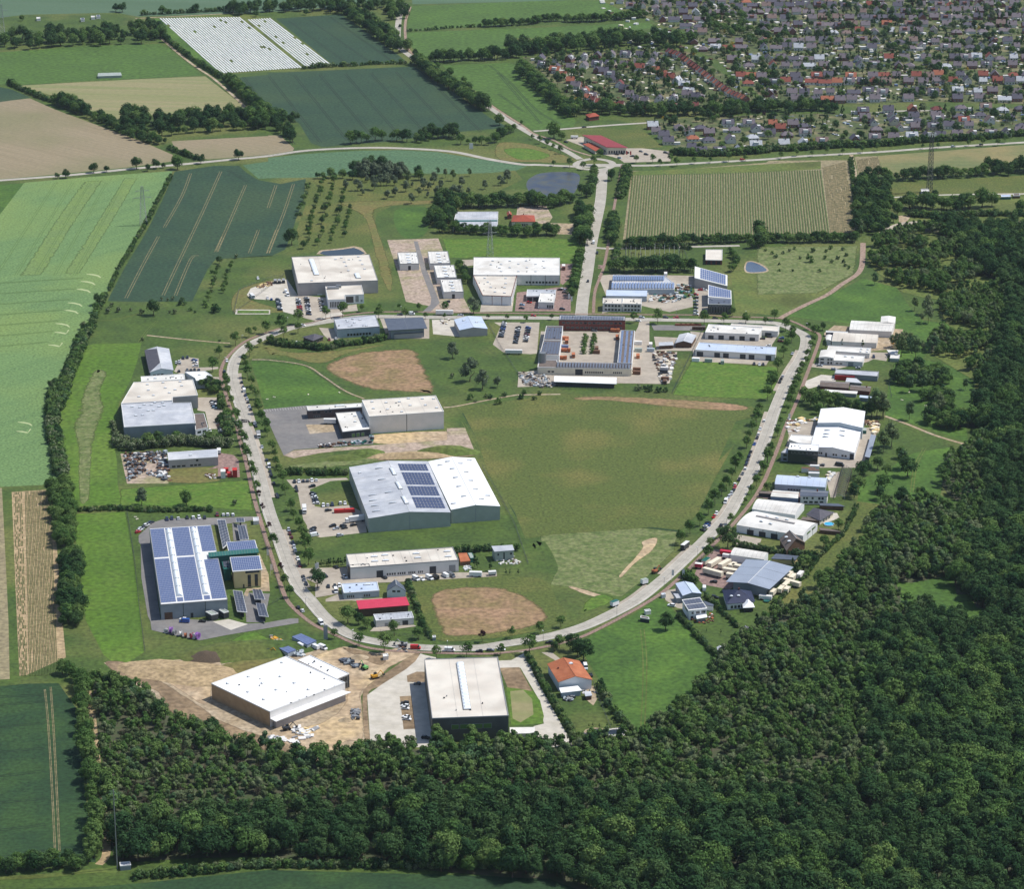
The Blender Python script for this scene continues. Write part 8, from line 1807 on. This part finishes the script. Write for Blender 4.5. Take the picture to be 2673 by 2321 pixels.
clutter('yellow_machines', 'H', "1260,560 1300,560 1290,630 1265,620", 12, ['wall_yellow', 'machine_yellow'], 1, 3, 2, 10)
clutter('pallets', 'J', "390,480 510,470 520,495 390,500", 60, ['trim_dark', 'wall_light', 'timber'], .7, 1.8, 1.4, 11)
clutter('pallets', 'J', "545,460 810,450 800,400 780,400 790,465 545,490", 60, ['trim_white', 'green_steel', 'trim_dark', 'rust', 'wall_bluegrey'], .7, 2.2, 1.5, 12)
clutter('building_goods', 'L', "1340,1245 1560,1290 1540,1300 1340,1262", 22, ['trim_white', 'wall_light', 'galvanised'], .6, 5, .6, 13)
clutter('building_goods', 'L', "1540,1170 1700,1180 1660,1260 1560,1280 1500,1250", 40, ['trim_white', 'wall_light', 'wall_yellow', 'trim_grey'], .5, 4, .8, 14)
clutter('building_goods', 'M', "190,1040 260,1040 250,1120 210,1120", 40, ['trim_grey', 'galvanised', 'trim_dark'], .5, 2.6, 1.1, 15)
clutter('pipes', 'M', "120,660 180,650 250,700 240,720 150,690", 46, ['trim_dark', 'slate_roof', 'wall_slate'], .6, 3, 1.3, 16)
clutter('building_goods', 'M', "540,545 640,545 640,600 540,590", 20, ['trim_dark', 'rust', 'trim_grey'], .5, 2, .9, 17)
clutter('site_equipment', 'L', "1350,480 1420,510 1460,550 1400,540 1350,510", 40, ['green_steel', 'machine_yellow', 'trim_grey', 'trim_white'], .6, 2.4, 1.6, 18)
clutter('building_goods', 'L', "1500,600 1600,590 1620,630 1530,640", 36, ['wall_bluegrey', 'trim_white', 'trim_dark'], .6, 2.4, 1.4, 19)
clutter('garden_furniture', 'K', "300,1380 480,1330 480,1400 380,1420", 40, ['rust', 'trim_white', 'timber', 'tile_orange'], .4, 1.5, .8, 20)
clutter('garden_furniture', 'J', "1760,1370 1890,1320 1950,1390 1900,1400 1780,1400", 60, ['trim_white', 'wall_cream', 'timber', 'wall_light'], .4, 1.6, .8, 21)
clutter('building_goods', 'J', "1510,1410 1570,1405 1560,1440 1510,1450", 26, ['trim_white', 'wall_bluegrey'], .5, 1.8, .9, 22)
clutter('patio_goods', 'M', "1840,945 1920,940 1900,980 1830,975", 24, ['trim_dark', 'trim_grey', 'wall_bluegrey'], .6, 2, 1.1, 23)
clutter('building_goods', 'K', "1360,250 1410,245 1380,330 1350,320", 26, ['wall_cream', 'trim_white', 'timber'], .8, 3, 1.4, 24)
clutter('stones', 'I', "840,410 930,405 920,445 860,440", 40, ['wall_light', 'timber', 'rust'], .4, 1.6, .8, 25)
clutter('stones', 'F', "1330,810 1400,805 1380,850 1330,840", 30, ['wall_cream', 'wall_light', 'timber'], .4, 1.8, .9, 26)
clutter('garden_goods', 'S', "780,1050 640,1040 650,1070 720,1085", 20, ['trim_grey', 'trim_dark', 'wall_light'], .4, 1.6, .8, 27)
clutter('garden_furniture', 'D', "0,900 2064,860 2064,930 0,1000", 120, ['trim_white', 'wall_bluegrey', 'wall_cream', 'solar_pale'], .8, 3.4, 1.8, 28)
clutter('garden_goods', 'D', "-1100,300 2064,300 2064,760 -100,780", 420, ['trim_white', 'wall_light', 'wall_cream', 'solar_pale', 'timber', 'white_roof'], 1.5, 5.0, 2.4, 29)
clutter('garden_goods', 'D', "-1300,-60 2064,-60 2064,290 -1000,290", 420, ['trim_white', 'wall_light', 'wall_cream', 'white_roof', 'timber'], 1.5, 6.0, 2.4, 30)
clutter('garden_goods', 'C', "300,450 1300,400 1850,740 1000,790 700,720", 170, ['trim_white', 'wall_light', 'wall_cream', 'timber', 'white_roof'], 1.2, 5.0, 2.4, 31)
# earth banks and heaps
def mound(name, sh, x, y, rx, ry, h, m, rz=0, kind='structure'):
    mb = MB(); c = at(sh, x, y); N1, N2 = 20, 7; rr = random.Random(int(x))
    ring = []
    for j in range(N2 + 1):
        t = j / N2; row = []
        for i in range(N1):
            a = i * 2 * math.pi / N1; q = Vector((math.cos(a) * rx * (1 - t), math.sin(a) * ry * (1 - t), 0)); q.rotate(Matrix.Rotation(rz, 3, 'Z'))
            zz = h * (math.sin(t * math.pi / 2) ** 1.1) * (1 + .25 * noise.noise((c + q) * .25)); row.append(len(mb.v)); mb.v.append(c + q * (1 + .16 * noise.noise((c + q) * .1)) + Vector((0, 0, zz)))
        ring.append(row)
    for j in range(N2):
        for i in range(N1): k = (i + 1) % N1; mb.f.append((ring[j][i], ring[j][k], ring[j + 1][k], ring[j + 1][i])); mb.m.append(0)
    o = mb.obj(name, m); o['kind'] = kind
    for p in o.data.polygons: p.use_smooth = True
mound('earth_bank', 'J', 760, 545, 14, 9, 3.2, 'meadow'); mound('earth_bank', 'J', 580, 580, 14, 7, 2.2, 'meadow', .1); mound('earth_bank', 'J', 1390, 530, 22, 9, 4.2, 'meadow', -.05); mound('earth_bank', 'J', 1080, 560, 34, 7, 2.4, 'crop_soil', .06)
mound('earth_bank', 'L', 1150, 590, 42, 14, 5.0, 'grass', .2); mound('soil_and_shade_bank', 'L', 860, 640, 12, 8, 3.6, 'bark', 0); mound('soil_and_shade_bank', 'L', 700, 760, 36, 16, 1.8, 'crop_soil', -.3)  # the bark-brown mound has the shade of a dug-out bank put into its colour
mound('sand_heap', 'M', 260, 640, 6, 4, 1.2, 'dirt'); mound('sand_heap', 'M', 150, 1125, 4, 3, 1.4, 'dirt'); mound('sand_heap', 'L', 380, 740, 18, 10, 1.4, 'crop_soil', -.5)
# fences: posts and a rail with mesh
def fence(label, s, h=1.8, step=5.0, group='fences'):
    pts = path(s); T = thing('fence', label, 'fence', pts[0], 0, group); po = MB(); po.box(-.06, .06, -.06, .06, 0, h); pm = po.mesh('post', 'galvanised')
    al = along(pts, step=step)[:290]
    for p, a in al: obj('post', pm, T, p - pts[0] + Vector((0, 0, .02)))
    mb = MB(); pr = None
    for p, a in al:
        q = p - pts[0]
        if pr is not None:
            for z_ in (.1, h * .35, h * .65, h - .05): mb.bar(pr + Vector((0, 0, z_)), q + Vector((0, 0, z_)), .035, 0, 3)
        pr = q
    mb.obj('wire_mesh', 'trim_dark', T)
for lb, s in (('fence round the big hall forecourt and its small pond', "E 1210,640 1250,465 1480,375 1600,350; E 1210,645 1490,650"), ('long fence between solar hall plot and bright meadow', "I 240,700 300,1080 330,1400; L 380,600"), ('fence along the east side of the solar warehouse', "J 1650,650 1780,870 1900,1100 2000,1400"),
              ('fence around the brown ditch path below the box warehouse meadow', "E 1350,1010 1500,1014 1760,1054 1900,1140 2064,1250"), ('fence between the depot and the meadow', "F 1690,840 1800,1040 1930,1240 2000,1330; G 440,1340 900,1355"), ('fence on the east edge of the depot', "G 1590,860 1500,1050 1340,1380"),
              ('fence at the foot of the dark crimson roofed plot', "M 640,70 700,250 760,400 800,510 420,445"), ('fence behind the timber yard', "H 1160,1160 1150,1290 1080,1480"), ('fence behind the north eastern halls', "H 1320,700 1240,900 1260,1000"), ('fence along the brick path beside the solar offices', "I 1270,830 1330,1020 1400,1250 1430,1370 1330,1420"),
              ('garden fence of the orange roofed house', "M 2060,840 2100,960 2200,1200; S 970,1340"), ('fence along the front of the wagon yard', "K 230,1060 340,960 470,830"), ('guard fence beside the country road', "A 1900,1215 2064,1195; B 0,1205 300,1172 700,1150"), ('fence round the substation lawn', "G 930,270 1430,272 1440,300 1490,420")):
    fence(lb, s, 1.9, 4.0 if 'country' not in lb else 4.0)
# lattice towers
def lattice(label, sh, x, y, H_, w0, w1, arms=(), name='pylon', cat='pylon', m_='galvanised', r=.12, levels=9):
    T = thing(name, label, cat, at(sh, x, y), .3, 'masts and pylons')
    mb = MB(); c = [(-1, -1), (1, -1), (1, 1), (-1, 1)]
    for k in range(levels):
        z0, z1 = H_ * k / levels, H_ * (k + 1) / levels; a, b = w0 + (w1 - w0) * k / levels, w0 + (w1 - w0) * (k + 1) / levels
        for i in range(4):
            p, q = c[i], c[(i + 1) % 4]
            mb.bar((p[0] * a / 2, p[1] * a / 2, z0), (p[0] * b / 2, p[1] * b / 2, z1), r, 0, 3)
            mb.bar((p[0] * a / 2, p[1] * a / 2, z0), (q[0] * b / 2, q[1] * b / 2, z1), r * .6, 0, 3); mb.bar((q[0] * a / 2, q[1] * a / 2, z0), (p[0] * b / 2, p[1] * b / 2, z1), r * .6, 0, 3)
            mb.bar((p[0] * b / 2, p[1] * b / 2, z1), (q[0] * b / 2, q[1] * b / 2, z1), r * .6, 0, 3)
    mb.obj('lattice', m_, T)
    for z_, l in arms:
        mb = MB()
        for s_ in (-1, 1): mb.bar((0, 0, z_ + 1), (s_ * l, 0, z_), r, 0, 3); mb.bar((0, 0, z_ - .6), (s_ * l, 0, z_), r, 0, 3); mb.bar((s_ * l, 0, z_), (s_ * l, 0, z_ - 2), r * .6, 0, 3)
        mb.obj('cross_arm', m_, T)
    return T
lattice('lattice power pylon between the meadow and the L shaped hall', 'F', 1708, 322, 31, 5, 1.4, [(20, 6), (26, 5)])
lattice('lattice power pylon on the edge of the pale wheat', 'Q', 1105, 550, 34, 6, 1.6, [(24, 8), (30, 6)])
lattice('lattice power pylon at the top left frame edge', 'A', 22, 330, 44, 7, 2, [(30, 9), (37, 7)])
T = lattice('tall twin legged radio mast with antennas on the far meadow', 'D', 1335, 1475, 54, 4.2, 2.6, [(50, 3)], 'radio_mast', 'mast', 'trim_dark', .2, 14)
mb = MB()
for i in range(10): a = i * .628; mb.box(math.cos(a) * 3.4 - .3, math.cos(a) * 3.4 + .3, math.sin(a) * 3.4 - .3, math.sin(a) * 3.4 + .3, 51, 54)
for i in range(10): a = i * .628; mb.bar((0, 0, 52.5), (math.cos(a) * 3.4, math.sin(a) * 3.4, 52.5), .12, 0, 3)
mb.obj('antenna', 'trim_white', T)
B_('service_hut', 'white service cabin at the foot of the tall radio mast', 'P', [(1270, 272), (1330, 270), (1335, 290), (1275, 292)], 3.0, wall='wall_light', top='white_roof', cat='hut')
B_('service_hut', 'small green hut on the rough meadow right of the mast', 'P', [(1885, 318), (1960, 316), (1965, 332), (1890, 334)], 2.6, wall='green_steel', top='blue_roof', cat='hut')
B_('service_hut', 'small dark hut near the frame edge on the rough meadow', 'P', [(1980, 308), (2030, 306), (2034, 324), (1984, 326)], 2.6, wall='timber', top='brown_roof', cat='hut')
B_('service_hut', 'square hut hidden in the wood edge by the lane', 'N', [(920, 1480), (1000, 1472), (1008, 1500), (925, 1508)], 2.6, wall='wall_slate', top='grey_roof', cat='hut')
B_('sprayer_tank', 'long low pale green greenhouse frame in the green field', 'A', [(755, 560), (930, 555), (938, 578), (750, 585)], 2.4, roof='slab', wall='wall_greengrey', top='wall_greengrey', over=.3, nseam=9, cat='greenhouse')
for i, (x, y) in enumerate(((700, 118), (740, 112), (280, 128), (620, 135))): B_('allotment_hut', 'tiny hut on the allotments at the top, %s from the first' % ordn(i + 1), 'A', [(x, y), (x + 28, y - 1), (x + 32, y + 10), (x + 2, y + 12)], 3, wall='wall_light', top='white_roof' if i % 2 == 0 else 'slate_roof', cat='hut')
T = thing('radio_pole', 'thin guyed steel pole rising out of the wood beside the lane', 'mast', at('N', 903, 1530), 0)
mb = MB(); mb.bar((0, 0, 0), (0, 0, 41), .28, 0, 6); mb.obj('pole', 'galvanised', T); mb = MB(); mb.bar((-1.4, 0, 36), (1.4, 0, 36), .1); mb.bar((0, 0, 36), (0, 1.2, 38), .1); mb.obj('antenna', 'galvanised', T)
# substation: slim rods and switchgear frames
SR = random.Random(8)
for i in range(12):
    x, y = 985 + i * 37, (345 if i % 2 else 330) - SR.uniform(0, 30)
    T = thing('lightning_rod', 'slim pale rod on the substation lawn, %s from the west' % ordn(i + 1), 'pole', at('G', x, y), 0, 'substation rods'); mb = MB(); mb.bar((0, 0, 0), (0, 0, 8.5), .14, 0, 4); mb.obj('pole', 'trim_white', T); mb = MB(); mb.bar((0, 0, 8.5), (0, 0, 11), .06, 0, 4); mb.obj('tip', 'galvanised', T)
for i, (x, y, h) in enumerate(((992, 350, 14), (1092, 350, 6), (1230, 352, 6), (1355, 385, 6), (1160, 380, 5), (1036, 335, 5), (1410, 330, 6))):
    T = thing('switchgear', 'dark switchgear frame on the substation lawn, %s from the west' % ordn(i + 1), 'switchgear', at('G', x, y), 0, 'substation frames'); mb = MB()
    for sx in (-1.2, 1.2): mb.bar((sx, 0, 0), (sx, 0, h), .2); 
    mb.bar((-1.6, 0, h * .8), (1.6, 0, h * .8), .2); mb.obj('frame', 'trim_dark', T); mb = MB()
    for sx in (-1, 0, 1): mb.bar((sx, 0, h * .8), (sx, 0, h + .8), .14)
    mb.obj('insulator', 'rust', T)
# steel skeleton beside the arched hall
T = thing('greenhouse_frame', 'long bare steel greenhouse skeleton behind the arched steel hall', 'steel frame', at('K', 1470, 330), 0)
org = at('K', 1470, 330); A_, B2, C2, D2 = [at('K', *q, 3) - org for q in ((1465, 208), (1545, 222), (1487, 432), (1402, 425))]
mb = MB(); q0 = Vector((0, 0, -3)); 
for i in range(15):
    t = i / 14; a, b = A_.lerp(D2, t), B2.lerp(C2, t); m_ = (a + b) / 2 + Vector((0, 0, 1.6))
    mb.bar(a + q0, a, .14, 0, 3); mb.bar(b + q0, b, .14, 0, 3); mb.bar(a, m_, .16, 0, 3); mb.bar(m_, b, .16, 0, 3); mb.bar(a, b, .12, 0, 3)
mb.obj('frame', 'galvanised', T); mb = MB()
for k in range(7): mb.bar(A_.lerp(B2, k / 6) + Vector((0, 0, 1.6 * (1 - abs(k / 3 - 1)))), D2.lerp(C2, k / 6) + Vector((0, 0, 1.6 * (1 - abs(k / 3 - 1)))), .12, 0, 3)
mb.obj('purlin', 'timber', T)
# street lamps round the ring
LPM = None
for i, (p, a) in enumerate(along(R1[:-6], n=34)):
    d = Vector((-math.sin(a), math.cos(a), 0)); q = p + d * 6.0; lb = 'slim grey street lamp on the outer verge, %s round the ring road' % ordn(i + 1)
    if LPM is None:
        LPM = thing('street_lamp', lb, 'street lamp', q, a, 'street lamps of the ring road'); mb = MB(); mb.bar((0, 0, 0), (0, 0, 7), .09, 0, 5); mb.obj('pole', 'galvanised', LPM); mb = MB(); mb.box(-.15, .15, -1.3, .1, 6.9, 7.1); mb.obj('lamp_head', 'trim_white', LPM)
    else: copy_thing(LPM, q, a, lb)
for i, (sh, x, y) in enumerate((('J', 362, 1478), ('J', 375, 1470), ('I', 1318, 1075), ('I', 1345, 1190), ('G', 540, 680), ('G', 560, 700), ('C', 985, 1218), ('C', 1015, 1220), ('K', 238, 1080), ('K', 157, 1085), ('H', 465, 1200))):
    T = thing('flag', '%s banner flag on a pole, %s counted from the long workshop' % ('red' if sh == 'C' else 'white', ordn(i + 1)), 'flag', at(sh, x, y), 0, 'banner flags'); mb = MB(); mb.bar((0, 0, 0), (0, 0, 7.5), .07, 0, 5); mb.obj('pole', 'trim_white', T); mb = MB(); mb.box(.05, 1.3, -.02, .02, 3.6, 7.3); mb.obj('banner', 'wall_red' if sh == 'C' else 'trim_white', T)
# advertising pillar and boards
T = thing('advertising_pillar', 'tall grey advertising pillar at the entrance of the building site', 'sign', at('L', 1770, 500), .2); mb = MB(); mb.box(-1.1, 1.1, -.35, .35, 0, 8.2); mb.obj('panel', 'wall_slate', T); mb = MB(); mb.box(-1.15, 1.15, -.4, .4, 8.2, 8.6); mb.obj('cap', 'trim_grey', T)
T = thing('billboard', 'white billboard beside the curving country road', 'sign', at('B', 1563, 1160), .1); mb = MB(); mb.box(-1.8, 1.8, -.1, .1, 2, 7.5); mb.obj('panel', 'trim_white', T); mb = MB(); mb.bar((-1, 0, 0), (-1, 0, 2), .12); mb.bar((1, 0, 0), (1, 0, 2), .12); mb.obj('post', 'galvanised', T)
# garden pool, trampoline
T = thing('garden_pool', 'bright turquoise garden pool beside the black hipped bungalow', 'pool', at('K', 1368, 650), .1); mb = MB(); mb.cyl((0, 0), 3.2, 3.2, 0, .7, 20); mb.obj('rim', 'trim_white', T); mb = MB(); mb.cyl((0, 0), 3.0, 3.0, .6, .72, 20); mat('pool_water', (0.05, .38, .62, 1), rough=.1); mb.obj('pool_water', 'pool_water', T)
T = thing('trampoline', 'round green rimmed trampoline on the lawn behind the villa', 'trampoline', at('K', 888, 1243), .1); mb = MB(); mb.cyl((0, 0), 1.9, 1.9, .75, .85, 18); mb.obj('mat', 'green_steel', T); mb = MB()
for i in range(6): a = i * 1.047; mb.bar((1.7 * math.cos(a), 1.7 * math.sin(a), 0), (1.7 * math.cos(a), 1.7 * math.sin(a), .8), .06)
mb.obj('leg_frame', 'galvanised', T)
# white silage bales and beehives scattered on meadows
for i, (sh, x, y) in enumerate((('I', 305, 740), ('I', 318, 755), ('E', 1783, 1270), ('E', 2022, 1255), ('E', 1520, 1290), ('E', 1467, 1306), ('H', 1395, 958), ('H', 1560, 940), ('H', 1340, 1018), ('H', 1522, 1062))):
    T = thing('log_bench', 'small pale block lying on the grass, %s counted from the solar hall' % ordn(i + 1), 'block', at(sh, x, y), i * .7, 'pale blocks on the grass'); mb = MB(); mb.box(-.9, .9, -.35, .35, 0, .5); mb.obj('block', 'wall_cream', T)

# ---------------------------------------------------------------- the air
hz = MB(); hz.box(-14200, 14200, -4200, 26200, -1.0, 760.0)
hm_ = bpy.data.materials.new('haze'); hm_.use_nodes = True; hn = hm_.node_tree; hn.nodes.remove(hn.nodes['Principled BSDF'])
pv = hn.nodes.new('ShaderNodeVolumePrincipled'); pv.inputs['Color'].default_value = (0.72, 0.84, 1.0, 1); pv.inputs['Density'].default_value = 0.000015; pv.inputs['Anisotropy'].default_value = 0.2
hn.links.new(pv.outputs['Volume'], hn.nodes['Material Output'].inputs['Volume'])
MATS['haze'] = hm_
ho = hz.obj('haze', 'haze'); ho['kind'] = 'stuff'
